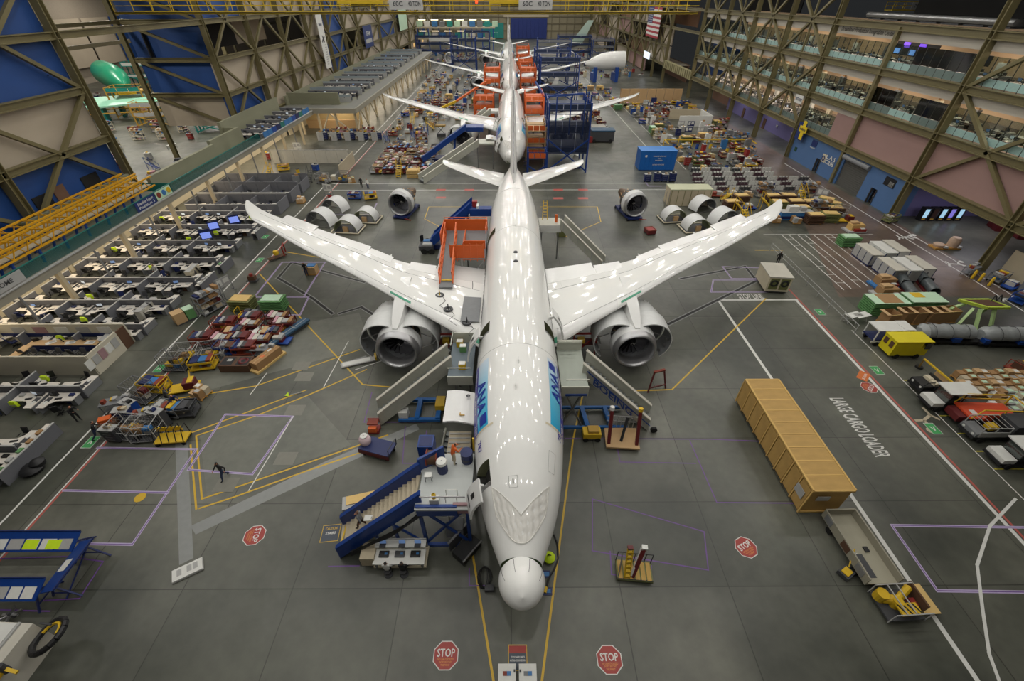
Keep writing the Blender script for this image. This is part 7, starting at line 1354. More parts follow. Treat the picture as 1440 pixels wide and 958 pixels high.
t = utility('tan golf cart with cream seats and no roof', at(1303, 547), .05, 'black', 'white', False, 2.6, 'golf_cart'); bxp('cream_seat', t, P('cream'), (.1, .3, .95), (1.0, .55, .3)); bxp('cream_seat', t, P('cream'), (.1, -.3, .95), (1.0, .55, .3)); bxp('seat_rest', t, P('tan'), (.5, 0, 1.25), (.15, 1.2, .5)); obj('rim_arch', MB().path([(-1.3, -.5, .6), (-1.0, -.5, 1.2), (-.4, -.5, 1.2)], .04), P('black'), t)
t = utility('grey pickup cart with mesh cage and grey cover', at(1392, 612), .0, 'grey', 'grey', False, 4.2, 'cage_pickup'); bxp('cover', t, P('dgrey'), (1.2, 0, 1.2), (1.6, 1.4, .9)); f = MB()
for x in (-1.9, -.9, .2):
    for y in (-.65, .65): f.bar((x, y, .7), (x, y, 1.5), .05)
for y in (-.65, .65): f.bar((-1.9, y, 1.5), (.2, y, 1.5), .05)
for k in range(6): f.bar((-1.9+.42*k, -.65, 1.5), (-1.9+.42*k, .65, 1.5), .025)
obj('mesh_cage', f, P('lgrey'), t); bxp('yellow_sack', t, P('yellow'), (-.6, 0, 1.0), (.6, .5, .35)); bxp('side_board', t, P('lgrey'), (-.85, -.68, .85), (2.1, .05, .5))
t = thing('lift_vehicle', 'orange scissor lift with yellow guard rails among the carts', 'lift', at(1372, 590), -.05); bxp('chassis', t, P('dgrey'), (0, 0, .45), (3.4, 1.6, .5)); bxp('platform', t, mat('lift_orange', (200, 70, 34), .5), (.2, 0, .95), (3.6, 1.7, .14)); bxp('front_plate', t, mat('lift_orange', (200, 70, 34), .5), (.6, -.9, 1.15), (2.6, .06, .6)); bxp('document', t, P('white'), (-1.0, -.2, 1.04), (.4, .4, .02)); obj('guard_rail', MB().path([(-1.6, -.85, 1.0), (-1.2, -.85, 1.9), (2.2, -.85, 1.9), (2.2, .85, 1.9), (-1.2, .85, 1.9), (-1.6, .85, 1.0)], .05).bar((-1.2, -.85, 1.45), (2.2, -.85, 1.45), .06).bar((-1.2, .85, 1.45), (2.2, .85, 1.45), .06).bar((2.2, -.85, 1), (2.2, -.85, 1.9), .08).bar((2.2, .85, 1), (2.2, .85, 1.9), .08).bar((.4, -.85, 1), (.4, -.85, 1.9), .06), P('yellow'), t); obj('scissor_arm', MB().bar((-1.2, 0, .6), (1.2, 0, .95), .14).bar((1.2, .3, .6), (-1.2, .3, .95), .14), P('red'), t)
for x in (-1.3, 1.3):
    for y in (-.8, .8): obj('wheel', MB().tube((x, y-.12, .32), (x, y+.12, .32), .32, 14), P('rubber'), t)
bxp('red_motor', t, P('maroon'), (-1.9, 0, .6), (.6, 1.2, .5))
t = thing('yellow_van', 'boxy yellow van with small rear windows on the parking line', 'van', at(1262, 497), .0); YV = mat('van_yellow', (208, 192, 20), .4); bxp('van_body', t, YV, (-.3, 0, 1.1), (2.4, 1.5, 1.5)); bxp('van_roof', t, YV, (.1, 0, 1.88), (3.3, 1.56, .1)); bxp('cab', t, YV, (1.25, 0, .75), (.9, 1.45, .8)); bxp('windscreen', t, P('dgrey'), (1.5, -.74, 1.4), (.5, .04, .6)); bxp('windscreen', t, P('dgrey'), (1.68, 0, 1.4), (.04, 1.2, .6))
for y in (-.35, .35): bxp('rear_window', t, P('brown'), (-1.52, y, 1.35), (.04, .4, .6))
for x in (-.8, 1.0):
    for y in (-.7, .7): obj('wheel', MB().tube((x, y-.08, .26), (x, y+.08, .26), .26, 12), P('rubber'), t)
obj('cab_post', MB().bar((1.66, -.7, 1.1), (1.66, -.7, 1.85), .06).bar((1.66, .7, 1.1), (1.66, .7, 1.85), .06).bar((.9, -.74, 1.1), (.9, -.74, 1.85), .06), YV, t)
t = thing('white_cart_van', 'white roofed flat truck parked behind the yellow van', 'vehicle', at(1240, 480), .0); bxp('roof', t, P('white'), (-.5, 0, 1.8), (2.4, 1.5, .08)); bxp('roof', t, P('white'), (1.2, 0, 1.85), (1.0, 1.5, .08)); bxp('deck', t, P('navy'), (-.4, 0, .7), (2.6, 1.4, .12)); bxp('cab', t, P('white'), (1.3, 0, .9), (.9, 1.4, .9))
for x in (-1.6, .6):
    for y in (-.7, .7): obj('roof_post', MB().bar((x, y, .4), (x, y, 1.8), .09), P('white'), t)
for x in (-1.2, 1.2):
    for y in (-.68, .68): obj('wheel', MB().tube((x, y-.08, .25), (x, y+.08, .25), .25, 12), P('rubber'), t)
bxp('lower_rail', t, P('white'), (-.4, -.72, .5), (2.8, .06, .2))
t = thing('yellow_boom', 'long yellow barrier pole on a post beside the carts', 'barrier', at(1292, 517), 0); a = at(1300, 505, 1.9)-at(1292, 517); b = at(1348, 545, 1.7)-at(1292, 517); obj('pole', MB().bar(a, b, .12), P('yellow'), t); obj('post', MB().bar((0, 0, 0), a, .12), P('gold'), t); obj('foot', MB().lathe([(0, .3), (.15, .28), (.18, .02)], axis='z', n=12), P('black'), t)
for i in range(10): p = at(1352+22*(i % 5), 535+16*(i//5)); put(k_pallet, ['carton', 'tan'][i % 2], (p.x, p.y), 0, 'pallet of cardboard cartons with green labels, %s in the %s row behind the parked carts' % (nth(i % 5), nth(i//5)), False, 'carton pallets behind the carts', i % 2)
for i in range(8): p = at(1400+20*(i % 4), 562+16*(i//4)); put(k_pallet, ['white', 'lgrey'][i % 2], (p.x, p.y), 0, 'pallet of flat cartons under blue film, %s in the %s row beside the lift' % (nth(i % 4), nth(i//4)), False, 'carton pallets beside the lift', i % 2)
p = at(1430, 520); put(k_dolly, 'rust', (p.x, p.y), .3, 'dark red loaded dolly behind the carton pallets', False)
t = thing('yellow_barrier', 'yellow steel barrier frame at the lift cartons', 'barrier', at(1400, 608)); obj('rail', MB().path([(0, 0, 0), (.3, .2, 1.1), (3.5, .2, 1.1), (3.5, .2, 0)], .06), P('yellow'), t); bxp('lower_rail', t, P('yellow'), (1.9, .2, .5), (3.2, .06, .08))
for i, (px, py) in enumerate(((1196, 452), (1207, 452))): p = at(px, py); t = thing('white_frame_table', 'white tubular frame table, %s by the caged lane' % nth(i), 'table', (p.x, p.y, 0), .3); bxp('table_top', t, P('white'), (0, 0, .8), (1.6, .8, .06)); obj('leg', MB().bar((-.7, -.3, 0), (-.7, .3, .8), .06).bar((-.7, .3, 0), (-.7, -.3, .8), .06).bar((.7, -.3, 0), (.7, .3, .8), .06), P('lgrey'), t)
mb = MB(); t = thing('lane_fence', 'low grey railing along the painted storage lanes', 'fence', (33.6, 33.5, 0))
for k in range(9): bxp('fence_post', t, P('lgrey'), (0, 2.2*k, .5), (.06, .06, 1.0))
for z in (.5, 1.0): bxp('fence_rail', t, P('lgrey'), (0, 8.8, z), (.05, 17.6, .05))
# ------------------------------------------------------------------ vending corner under the offices
for k, (y, c) in enumerate(((60.2, 'screen_cyan'), (59.0, 'dark'), (57.8, 'screen_cyan'), (56.6, 'violet'), (55.4, 'screen_cyan'))):
    t = thing('vending_machine', '%s vending machine, %s from the blue wall' % ('lit' if c != 'dark' else 'dark', nth(k)), 'vending machine', (60.2+1.25*(60.2-y)/1.2, 60.6, 0), 0, 'vending machines'); bxp('cabinet', t, P('black'), (0, 0, .95), (1.0, .8, 1.9)); bxp('front_window', t, mat('vend_'+c, dict(screen_cyan=(170, 215, 240), dark=(60, 40, 36), violet=(130, 120, 210))[c], .3, emit=0 if c == 'dark' else .6), (-.1, -.42, 1.15), (.6, .03, 1.2)); bxp('coin_panel', t, P('dgrey'), (.36, -.42, 1.1), (.2, .03, .8)); bxp('tray', t, P('gold'), (-.1, -.42, .3), (.5, .03, .2))
for k, (y, m) in enumerate(((52.6, 'maroon'), (50.2, 'maroon'), (47.6, 'black'))):
    t = thing('tall_cupboard', '%s cupboard, %s from the vending machines' % ('red' if m == 'maroon' else 'black', nth(k)), 'cupboard', (68.4+.8*k, 57.6-2.5*k, 0), -PI/2-.3, None); bxp('body', t, P(m), (0, 0, 1.0), (2.2, .8, 2.0))
    for x in (-.55, .55): bxp('door', t, P(m), (x, -.42, 1.0), (1.04, .04, 1.9)); bxp('handle', t, P('steel'), (x*.2, -.46, 1.1), (.04, .04, .25))
    bxp('notice', t, P('yellow') if k == 0 else P('white'), (.4, -.45, 1.4), (.3, .02, .3))
for k, (px, py) in enumerate(((1318, 348), (1337, 348))):
    t = thing('wrapped_pallet', '%s wrapped bundle on a pallet on the brown floor reflection' % ('low' if k == 0 else 'tall rounded'), 'pallet', at(px, py)); bxp('pallet', t, P('wood'), (0, 0, .1), (1.6, 1.3, .18)); h = .4 if k == 0 else 1.2; obj('bundle', MB().lathe([(.2, .02), (.2, .6), (.2+h*.7, .65), (.2+h, .45), (.22+h, .02)], axis='z', n=10), mat('wrap_beige', (176, 150, 128), .5, bump=.8, scale=4), t, True); bxp('bottle_tray', t, P('white'), (.5, -.5, .3), (.5, .4, .2))
for k, (px, py) in enumerate(((1254, 312), (1366, 392), (1376, 396), (1390, 402))):
    t = thing('yellow_bollard', 'yellow bollard, %s along the walkway beside the wall columns' % nth(k), 'bollard', at(px, py), 0, 'bollards at the wall columns'); obj('post', MB().lathe([(0, .14), (1.0, .14), (1.08, .1), (1.1, .01)], axis='z', n=12), P('yellow'), t, True); obj('base', MB().lathe([(0, .25), (.04, .25), (.04, .14)], axis='z', n=12), P('dgrey'), t)
for k, (kd, c, px, py) in enumerate(((k_table, 'grey', 1362, 385), (k_cart, 'grey', 1400, 395), (k_dolly, 'blue', 1420, 405), (k_cart, 'blue', 1432, 425), (k_cabinet, 'grey', 1437, 410), (k_cart, 'olive', 1250, 312))): p = at(px, py); put(kd, c, (p.x, p.y), .4, '%s, %s beside the near wall column' % (desc(kd, c), nth(k)), False, None, 1)
t = thing('plywood_booth', 'grey and plywood booth behind the near wall column', 'booth', (59.5, 43.2, 0)); bxp('booth_wall', t, P('beige'), (-1.4, 0, 1.5), (.12, 4, 3)); bxp('booth_wall', t, P('ply'), (.4, -2, 1.4), (3.6, .12, 2.8)); bxp('counter', t, P('pine'), (.6, -.4, 1.0), (2.6, 2.4, .1)); bxp('top_frame', t, P('pine'), (.4, 0, 2.9), (3.6, .15, .15))
# ------------------------------------------------------------------ middle right: container, nacelle store, seats
t = thing('blue_container', 'bright blue container with white lettering by the far walkway', 'container', (27.4, 83.6, 0), .0); CBL = mat('container_blue', (20, 92, 168), .45); bxp('container_body', t, CBL, (0, 1.4, 1.75), (6.6, 3.0, 3.3)); bxp('container_roof', t, mat('container_roof', (34, 116, 192), .45), (0, 1.4, 3.45), (6.7, 3.1, .12)); bxp('skid', t, P('navy'), (0, 1.4, .08), (6.2, 2.8, .16))
for k in range(9): bxp('side_rib', t, CBL, (-3.1+.78*k, -.13, 1.75), (.1, .06, 3.1))
for s_, z, ww in (('AIRPLANE COMPANY', 2.5, 2.4), ('TOOL', 2.1, .7), ('MATERIAL', 1.75, 1.4), ('HANDLE WITH CARE', 1.0, 2.2)): lettering('container_text', s_, P('white'), t, lambda u, v: (.2-ww/2+ww*u, -.19, z+.2*v))
bxp('emblem', t, P('white'), (-2.3, -.17, 2.6), (.35, .04, .35))
t = thing('sage_container', 'sage grey container box behind the nacelle halves', 'container', (27.8, 66.0, 0)); bxp('container_body', t, P('beige'), (0, 1.2, 1.3), (6.4, 2.4, 2.5)); bxp('container_roof', t, mat('roof_sage', (176, 178, 150), .6), (0, 1.2, 2.6), (6.5, 2.5, .12)); obj('ladder', MB().bar((-3.3, -.1, 0), (-3.3, -.1, 2.4), .06).bar((-3.8, -.3, 0), (-3.8, -.1, 2.4), .06), P('steel'), t)
for k in range(7): bxp('side_seam', t, P('olive'), (-3+1*k, -.02, 1.3), (.06, .04, 2.4))
for i, y in enumerate((72.0, 74.4, 76.8, 79.2, 81.6)):
    n = 0
    for x in [31.5+1.85*k for k in range(12 if i < 3 else 8)]:
        if x > 51: continue
        put(k_seats, 'plum' if (i+n) % 4 else 'dgrey', (x+.6*i, y), PI, 'passenger seat row frame, %s from the dark cabinets in the %s line' % (nth(n), nth(i)), False, 'seat frames in storage', n % 2); n += 1
for i, x in enumerate((22.6, 24.3, 25.6, 27)): put(k_cabinet, 'navy', (x+1.6, 77.5), 0, 'dark tool cabinet, %s from the lane under the blue container' % nth(i), False, 'cabinets below the container', i % 2)
zone('beyond the seat frames', 'the lane', 34, 50, 84, 92, 2.3, 2.6, [k_cart, k_table, k_cabinet, k_pallet, k_bin], 11)
zone('below the seat frames', 'the sage container', 34, 50, 60, 70, 2.4, 2.5, [k_boards, k_rack, k_pallet, k_dolly, k_boards, k_steps], 12, False, .85, colours={k_boards: ['olive', 'brown'], k_rack: ['cream', 'grey'], k_steps: ['yellow']})
t = thing('blue_bench', 'blue and white print skirted bench near the wing tip', 'bench', at(1115, 308)); bxp('skirt', t, P('sky'), (0, 0, .6), (4.6, 1.2, 1.1)); bxp('bench_top', t, P('lgrey'), (0, 0, 1.2), (4.7, 1.3, .08)); bxp('print_strip', t, P('navy'), (0, -.62, .45), (4.4, .02, .4)); bxp('machine', t, P('white'), (-.6, .1, 1.6), (1.4, .8, .7)); bxp('machine', t, P('lgrey'), (1.0, .2, 1.5), (.8, .7, .5))
for i, (kd, c, px, py) in enumerate(((k_boards, 'olive', 1158, 290), (k_boards, 'olive', 1167, 296), (k_cage, 'lgrey', 1178, 305), (k_board, 'lgrey', 1152, 282))): p = at(px, py); put(kd, c, (p.x, p.y), -.7, '%s, %s along the walkway before the roller door' % (desc(kd, c), nth(i)), False, None, 1)
t = thing('yellow_rail_fence', 'yellow pipe guard rail across the work area beyond the container', 'fence', (33.5, 100.5, 0))
for k in range(7): bxp('fence_post', t, P('yellow'), (3.1*k, 0, .6), (.16, .16, 1.2))
bxp('fence_rail', t, P('yellow'), (9.3, 0, 1.2), (18.8, .16, .16)); bxp('return_rail', t, P('yellow'), (0, -1.6, 1.2), (.16, 3.2, .16)); bxp('return_rail', t, P('yellow'), (18.6, -1.6, 1.2), (.16, 3.2, .16))
zone('before the yellow guard rail', 'the walkway', 35, 51, 95.5, 98.5, 2.6, 2.8, [k_cabinet, k_table, k_locker, k_bin, k_cart], 13)
zone('behind the yellow guard rail', 'the walkway', 34, 52, 103, 122, 2.5, 3.0, [k_table, k_rack, k_cabinet, k_locker, k_cart, k_boards, k_board, k_pallet], 14, colours={k_locker: ['lgrey', 'white', 'cream'], k_rack: ['grey', 'cream']})
zone('around the long plywood wall', 'the lane', 34, 53, 125, 152, 3.0, 3.4, [k_rack, k_table, k_cabinet, k_cart, k_pallet, k_board], 15)
t = thing('plywood_wall', 'long plywood partition standing among the far work benches', 'partition', (33, 147, 0)); 
for k in range(7): bxp('panel', t, P('tan'), (1.5+2.9*k*.9, 0, 2.0), (2.5, .2, 3.8)); bxp('stud', t, P('wood'), (2.9*k*.9+.1, .15, 2.0), (.15, .15, 3.9))
t = thing('white_booth_wall', 'low white walled enclosure behind the yellow guard rail', 'enclosure', (47, 122, 0)); bxp('booth_wall', t, P('white'), (3.0, 0, 1.2), (.3, 8, 2.4)); bxp('booth_wall', t, P('white'), (-1, -4, 1.2), (8, .3, 2.4)); bxp('booth_wall', t, P('beige'), (-1, 4, 1.2), (8, .3, 2.4))
t = thing('grey_generator', 'dark generator trailer with grey blue roof by the lane', 'generator', (20.5, 104, 0)); bxp('body', t, P('dgrey'), (0, 0, 1.3), (5, 2.6, 2.0)); bxp('roof', t, mat('slate_blue', (50, 82, 108), .5), (0, 0, 2.5), (5.2, 2.8, .2)); bxp('white_box', t, P('offwhite'), (-.5, 3.2, 1.4), (3.2, 2.4, 2.4)); bxp('red_drum', t, P('red'), (-2.6, -1, .7), (.8, .8, 1.2))
for x in (-1.8, 1.8): obj('wheel', MB().tube((x, -1.4, .4), (x, -1.2, .4), .4, 12), P('rubber'), t)
zone('beside the second wing', 'the lane', 12.5, 24, 112, 134, 2.6, 3.2, [k_cart, k_pallet, k_cabinet, k_dolly, k_rack], 16, colours={k_cart: ['rust', 'maroon'], k_rack: ['rust', 'grey']}, fill=.7)
zone('past the blue gantry', 'the lane', 14, 32, 138, 178, 3.4, 4.0, [k_rack, k_cart, k_table, k_pallet, k_boards, k_cabinet], 17, fill=.75)
zone('beyond the flag', 'the wall', 30, 54, 200, 290, 4.4, 6.5, [k_rack, k_cart, k_table, k_locker, k_cabinet], 18, fill=.8)
# ------------------------------------------------------------------ middle left: carts along the aisle beyond the wing
zone('beyond the spare engine', 'the aisle', -24.5, -13.5, 82, 98, 2.25, 1.75, [k_cart, k_cart, k_cart, k_dolly], 21, False, .95, colours={k_cart: ['brown', 'maroon', 'tan', 'beige'], k_dolly: ['rust', 'grey']}, jit=0)
put(k_boards, 'pine', (-17.3, 80.0), 0, 'wide plywood topped stack at the near end of the cart block', False, None, 3); put(k_steps, 'yellow', (-20, 80.6), 0, 'yellow and green steps at the near end of the cart block', False)
zone('past the cart block', 'the aisle', -27, -17, 100, 122, 2.6, 3.0, [k_cart, k_rack, k_table, k_steps, k_pallet, k_cabinet], 22, fill=.75, colours={k_steps: ['blue', 'yellow'], k_cart: ['blue', 'rust', 'grey']})
zone('beside the third airliner', 'the aisle', -28, -10, 126, 162, 2.9, 3.6, [k_cart, k_rack, k_pallet, k_table, k_cabinet, k_boards], 23, fill=.75, colours={k_cart: ['rust', 'maroon', 'blue'], k_rack: ['rust', 'blue', 'grey']})
zone('beside the farthest airliner', 'the aisle', -30, -8, 170, 206, 3.6, 4.4, [k_rack, k_cart, k_table, k_cabinet, k_pallet], 24, fill=.8)
zone('near the far wall', 'the aisle', -48, -8, 236, 290, 4.6, 6.5, [k_rack, k_table, k_cart, k_locker], 25, fill=.85)
# work area behind the cubicles
for i, (kd, c, px, py) in enumerate(((k_steps, 'yellow', 380, 252), (k_steps, 'dgrey', 438, 255), (k_locker, 'grey', 420, 262), (k_cage, 'lgrey', 455, 258), (k_dolly, 'grey', 470, 255), (k_cabinet, 'red', 377, 225), (k_cart, 'yellow', 436, 222), (k_table, 'white', 412, 225), (k_cart, 'yellow', 400, 240), (k_cabinet, 'blue', 445, 240), (k_board, 'white', 420, 214), (k_bin, 'yellow', 420, 245), (k_pallet, 'tan', 457, 252), (k_cage, 'grey', 484, 255), (k_pallet, 'carton', 495, 256), (k_bin, 'red', 465, 281), (k_cart, 'blue', 500, 280), (k_cart, 'yellow', 522, 280), (k_board, 'white', 463, 275), (k_pallet, 'tan', 424, 285))):
    p = at(px, py); put(kd, c if c in KC[kd] or True else c, (p.x, p.y), .3*((i % 3)-1), '%s, %s from the cubicles in the work area near the deck' % (desc(kd, c), nth(i)), False, 'work area near the deck', i % 2)
for i in range(14): p = at(452+6.3*(i % 14), 198-1.2*(i % 3)); put([k_locker, k_cabinet, k_rack][i % 3], ['lgrey', 'sky', 'grey'][i % 3] if i % 3 != 1 else 'navy', (p.x, p.y), 0, '%s cupboard, %s from the cream posts before the office deck' % (['light grey', 'dark', 'grey'][i % 3], nth(i)), True, 'cupboards before the office deck', i % 2)
t = thing('white_partition', 'white panelled screen wall round the work area', 'partition', (-40.5, 88.5, 0))
for k in range(7): bxp('panel', t, P('offwhite'), (-4.5+2.1*k, 0, 1.2), (2.04, .12, 2.4))
bxp('panel', t, P('beige'), (10.2, -4.5, 1.1), (.12, 9, 2.2)); bxp('cap', t, P('lgrey'), (1.8, 0, 2.42), (15, .16, .06))
for i, (px, py, pose, a, b, lb) in enumerate(((509, 264, 'stand', 'black', 'black', 'person in black beside the aisle end beyond the cowl shells'), (518, 266, 'stand', 'white', 'denim', 'person in white shirt next to the one in black'), (483, 236, 'walk', 'navy', 'dgrey', 'person walking along the aisle by the cart block'), (527, 190, 'stand', 'black', 'denim', 'person near the cupboards before the office deck'), (644, 135, 'stand', 'black', 'black', 'person on open floor beside the second airliner wing'), (648, 207, 'work', 'navy', 'denim', 'person crouching below the blue conveyor'), (1228, 288, 'stand', 'black', 'navy', 'person beside the wire cage near the roller door'), (600, 112, 'walk', 'red', 'denim', 'person in red by the far cart rows'), (845, 112, 'stand', 'hivis', 'denim', 'person in bright vest near the nose section'))):
    person('person', lb, at(px, py), .7*i, pose, a, b)
# ------------------------------------------------------------------ cubicles
PART_M = mat('cubicle_fabric_grey', (100, 101, 106), .8, bump=.2, scale=30); CAP = mat('cubicle_cap', (168, 168, 166), .5); DTOP = mat('desk_laminate', (206, 200, 190), .5)
def k_desk(v):
    k = Kit('office_desk', 'desk'); p = [(-1.1, -.1), (-1.1, .8), (1.1, .8), (1.1, -.9), (.5, -.9), (.42, -.45), (.1, -.15)]
    k.a('worktop', MB().prism([(x*v[0], y) for x, y in p], .72, .77), DTOP); k.a('pedestal', bx((-.85*v[0], .4, .36), (.42, .6, .7)), P('grey')); k.a('panel_leg', MB().box((1.06*v[0], 0, .36), (.05, 1.7, .7)), P('grey')); k.a('paper', MB().box((.3*v[0], .35, .785), (.3, .22, .02), .3).box((.8*v[0], -.3, .785), (.22, .3, .02), -.2), P('white')); k.a('desk_tray', bx((-.7*v[0], .5, .83), (.35, .28, .12)), P(['black', 'navy', 'lgrey'][v[1] % 3])); k.a('keyboard', bx((.1*v[0], .1, .785), (.5, .18, .03), .2), P('black')); k.a('docking_box', bx((.75*v[0], .55, .87), (.4, .3, .2)), P('dgrey')); k.a('desk_mat', bx((.8*v[0], .0, .775), (.4, .5, .01)), P('dgrey')); k.a('under_box', bx((.5*v[0], .5, .25), (.3, .5, .5)), P('black')); k.a('bag', bx((-.2*v[0], .45, .2), (.4, .3, .4)), P(['black', 'navy', 'brown'][v[1] % 3])); return k.make(v[2])
def k_chair(v):
    k = Kit('office_chair', 'chair'); b = MB()
    for q in range(5): a = q*1.256; b.bar((0, 0, .1), (.32*math.cos(a), .32*math.sin(a), .05), .05)
    k.a('star_base', b, P('black')); k.a('gas_post', MB().tube((0, 0, .08), (0, 0, .45), .03, 6), P('dgrey')); k.a('seat', MB().box((0, 0, .48), (.5, .5, .09)), P(v[0])); k.a('backrest', MB().slab([(-.23, -.24, .6), (.23, -.24, .6), (.22, -.36, 1.12), (-.22, -.36, 1.12)], .08), P(v[0]))
    k.a('armrest', MB().box((-.28, 0, .68), (.05, .3, .04)).box((.28, 0, .68), (.05, .3, .04)), P('black')); return k.make(v[2])
def k_monitor(v):
    k = Kit('computer_monitor', 'monitor'); k.a('screen', bx((0, 0, .32), (.52, .04, .32)), P('black')); k.a('display', bx((0, -.025, .32), (.48, .01, .28)), mat('screen_'+v[0], dict(off=(36, 40, 48), blue=(90, 130, 190), white=(190, 200, 210))[v[0]], .3, emit=0 if v[0] == 'off' else .4)); k.a('stand', MB().box((0, .04, .1), (.08, .05, .2)).box((0, .02, .01), (.25, .2, .02)), P('dgrey')); return k.make(v[2])
def k_vest(v):
    k = Kit('safety_vest', 'vest'); k.a('vest_body', MB().loft([[(-.24, -.2, .55), (.24, -.2, .55), (.22, -.38, .55), (-.22, -.38, .55)], [(-.27, -.22, .8), (.27, -.22, .8), (.25, -.42, .8), (-.25, -.42, .8)], [(-.24, -.24, 1.1), (.24, -.24, 1.1), (.22, -.38, 1.1), (-.22, -.38, 1.1)]]), P('hivis')); k.a('reflective_band', MB().box((0, -.43, .78), (.5, .02, .06)), P('lgrey')); return k.make(v[2])
def k_file(v):
    c, n, single = v; k = Kit('file_cabinet', 'cabinet'); k.a('body', bx((0, 0, .58), (1.0, .6, 1.12)), P(c)); k.a('top_slab', bx((0, 0, 1.16), (1.04, .64, .04)), P('lgrey'))
    for q in range(3): k.a('drawer', bx((0, -.31, .24+.36*q), (.94, .03, .33)), P(c)); k.a('handle', bx((0, -.34, .3+.36*q), (.3, .03, .03)), P('steel'), 1)
    return k.make(single)
def partition(label, x0, x1, y, h=1.35, along='x', z=0, group='cubicle partitions'):
    t = thing('cubicle_partition', label, 'partition', (x0, y, z), 0 if along == 'x' else PI/2, group); L_ = x1-x0; n = max(1, int(round(L_/2.2)))
    for k in range(n): bxp('panel', t, PART_M, (L_*(k+.5)/n, 0, h/2), (L_/n-.03, .09, h-.06))
    bxp('cap_rail', t, CAP, (L_/2, 0, h), (L_, .12, .05)); return t
R = random.Random(5)
def cube_rows(rows, x_aisle, x_in, where, mon=.7, single=False, z=0, step=2.55, dark=False, ends=True, vestp=.12):
    """rows run away from the aisle; a desk on each side of a long partition"""
    for i, y in enumerate(rows):
        partition('grey fabric partition of the %s desk row %s' % (nth(i), where), x_in, x_aisle, y, 1.35, 'x', z)
        n = int((x_aisle-x_in)/step)
        for s in (-1, 1):
            if s == 1 and len(rows) < 2 and not ends: continue
            for c in range(n):
                x = x_aisle-step*(c+.5); yy = y+s*.95; lab = '%s from aisle, %s side of %s row %s' % (nth(c), 'near' if s < 0 else 'far', nth(i), where)
                rz = 0 if s < 0 else PI; flip = 1 if c % 2 else -1
                place(k_desk, (flip, (i+c) % 3, single), (x, yy, z), rz, 'pale desk, '+lab, 'cubicle desks')
                if R.random() < .85: place(k_chair, (R.choice(['black', 'black', 'dgrey', 'navy'] if not R.random() < .015 else ['red']), 0, single), (x-.2*flip+R.uniform(-.2, .2), yy+s*R.uniform(.5, .85), z), (PI if s > 0 else 0)+R.uniform(-.7, .7)+(0), 'office chair, '+lab, 'cubicle chairs')
                if R.random() < mon: place(k_monitor, (R.choice(['off', 'off', 'blue', 'white']), 0, single), (x+.45*flip*(-s), yy-s*.45, z+.78), rz+R.uniform(-.3, .3), 'monitor, '+lab, 'cubicle monitors')
                if R.random() < vestp: place(k_vest, (0, 0, single), (x-.5, yy+s*.2, z), rz, 'yellow green safety vest, '+lab, 'vests on chairs')
                if c % 2 == 1 and not dark: partition('short divider, %s place from aisle, %s side of %s row %s' % (nth(c), 'near' if s < 0 else 'far', nth(i), where), min(y, y+s*1.9)+.02, max(y, y+s*1.9)-.02, x-step/2, 1.3, 'y', z, 'cubicle dividers').location = (x-step/2, min(y, y+s*1.9), z)
cube_rows([33.6, 37.8, 42.3, 46.9, 51.6, 56.4, 61.2], -35.2, -51.2, 'under the side deck')
cube_rows([19.3, 25.2], -34.6, -49.9, 'before the meeting room', vestp=.3)
# aisle-end counters and cabinets
for i, (y, L_) in enumerate(((19.3, 4.6), (46.6, 2.4), (42.6, 3.0), (57.0, 5.2))):
    t = thing('aisle_counter', 'grey counter with white top closing the row end, %s along the aisle' % nth(i), 'counter', (-34.2, y, 0), 0, 'aisle counters'); bxp('front_panel', t, PART_M, (.3, 0, .55), (.1, L_, 1.1)); bxp('rear_panel', t, PART_M, (-.3, 0, .45), (.08, L_, .9)); bxp('top_shelf', t, DTOP, (0, 0, .95), (.6, L_, .06)); bxp('cap_rail', t, CAP, (.3, 0, 1.12), (.13, L_, .05))
    for k in range(int(L_/.8)): bxp('clutter', t, P(R.choice(['white', 'lgrey', 'dgrey', 'green', 'carton'])), (0, -L_/2+.5+.8*k, 1.08), (.3, .4, R.uniform(.1, .3)))
for i, (px, py) in enumerate(((205, 448), (213, 441), (220, 435), (272, 392), (278, 386), (158, 488))): p = at(px, py); put(k_file, 'offwhite' if i < 3 else 'cream', (p.x, p.y), PI/2, 'pale file cabinet, %s along the cubicle aisle' % nth(i), False, 'file cabinets on the aisle')
t = thing('armchair_dark', 'black beanbag seat at the end of the front desk row', 'seat', at(48, 662)); obj('cushion', MB().lathe([(0, .02), (0, .6), (.25, .7), (.45, .5), (.5, .02)], axis='z', n=14), P('black'), t, True); obj('back_cushion', MB().lathe([(.2, .02), (.3, .4), (.6, .45), (.8, .2), (.82, .02)], (.3, .3, 0), 'z', 12), P('black'), t, True)
person('person', 'person in black leaning over the front desk row counter', at(112, 592), 1.4, 'work', 'black', 'black', 'black')
for i, (x, y, c) in enumerate(((-41, 44.6, 'lgrey'), (-39.4, 43.6, 'navy'), (-36.5, 60, 'white'))): person('person', 'person in %s shirt standing between the cubicle rows, %s from the meeting room' % (CNAME.get(c, c), nth(i)), (x, y, 0), 1.1*i, 'stand', c, 'denim')
person('person', 'person in bright vest seated in the front desk row', (-38.3, 17.9, 0), 0, 'sit', 'hivis', 'black'); person('person', 'second person in bright vest in the front desk row', (-40.1, 23.8, 0), .4, 'sit', 'hivis', 'denim')
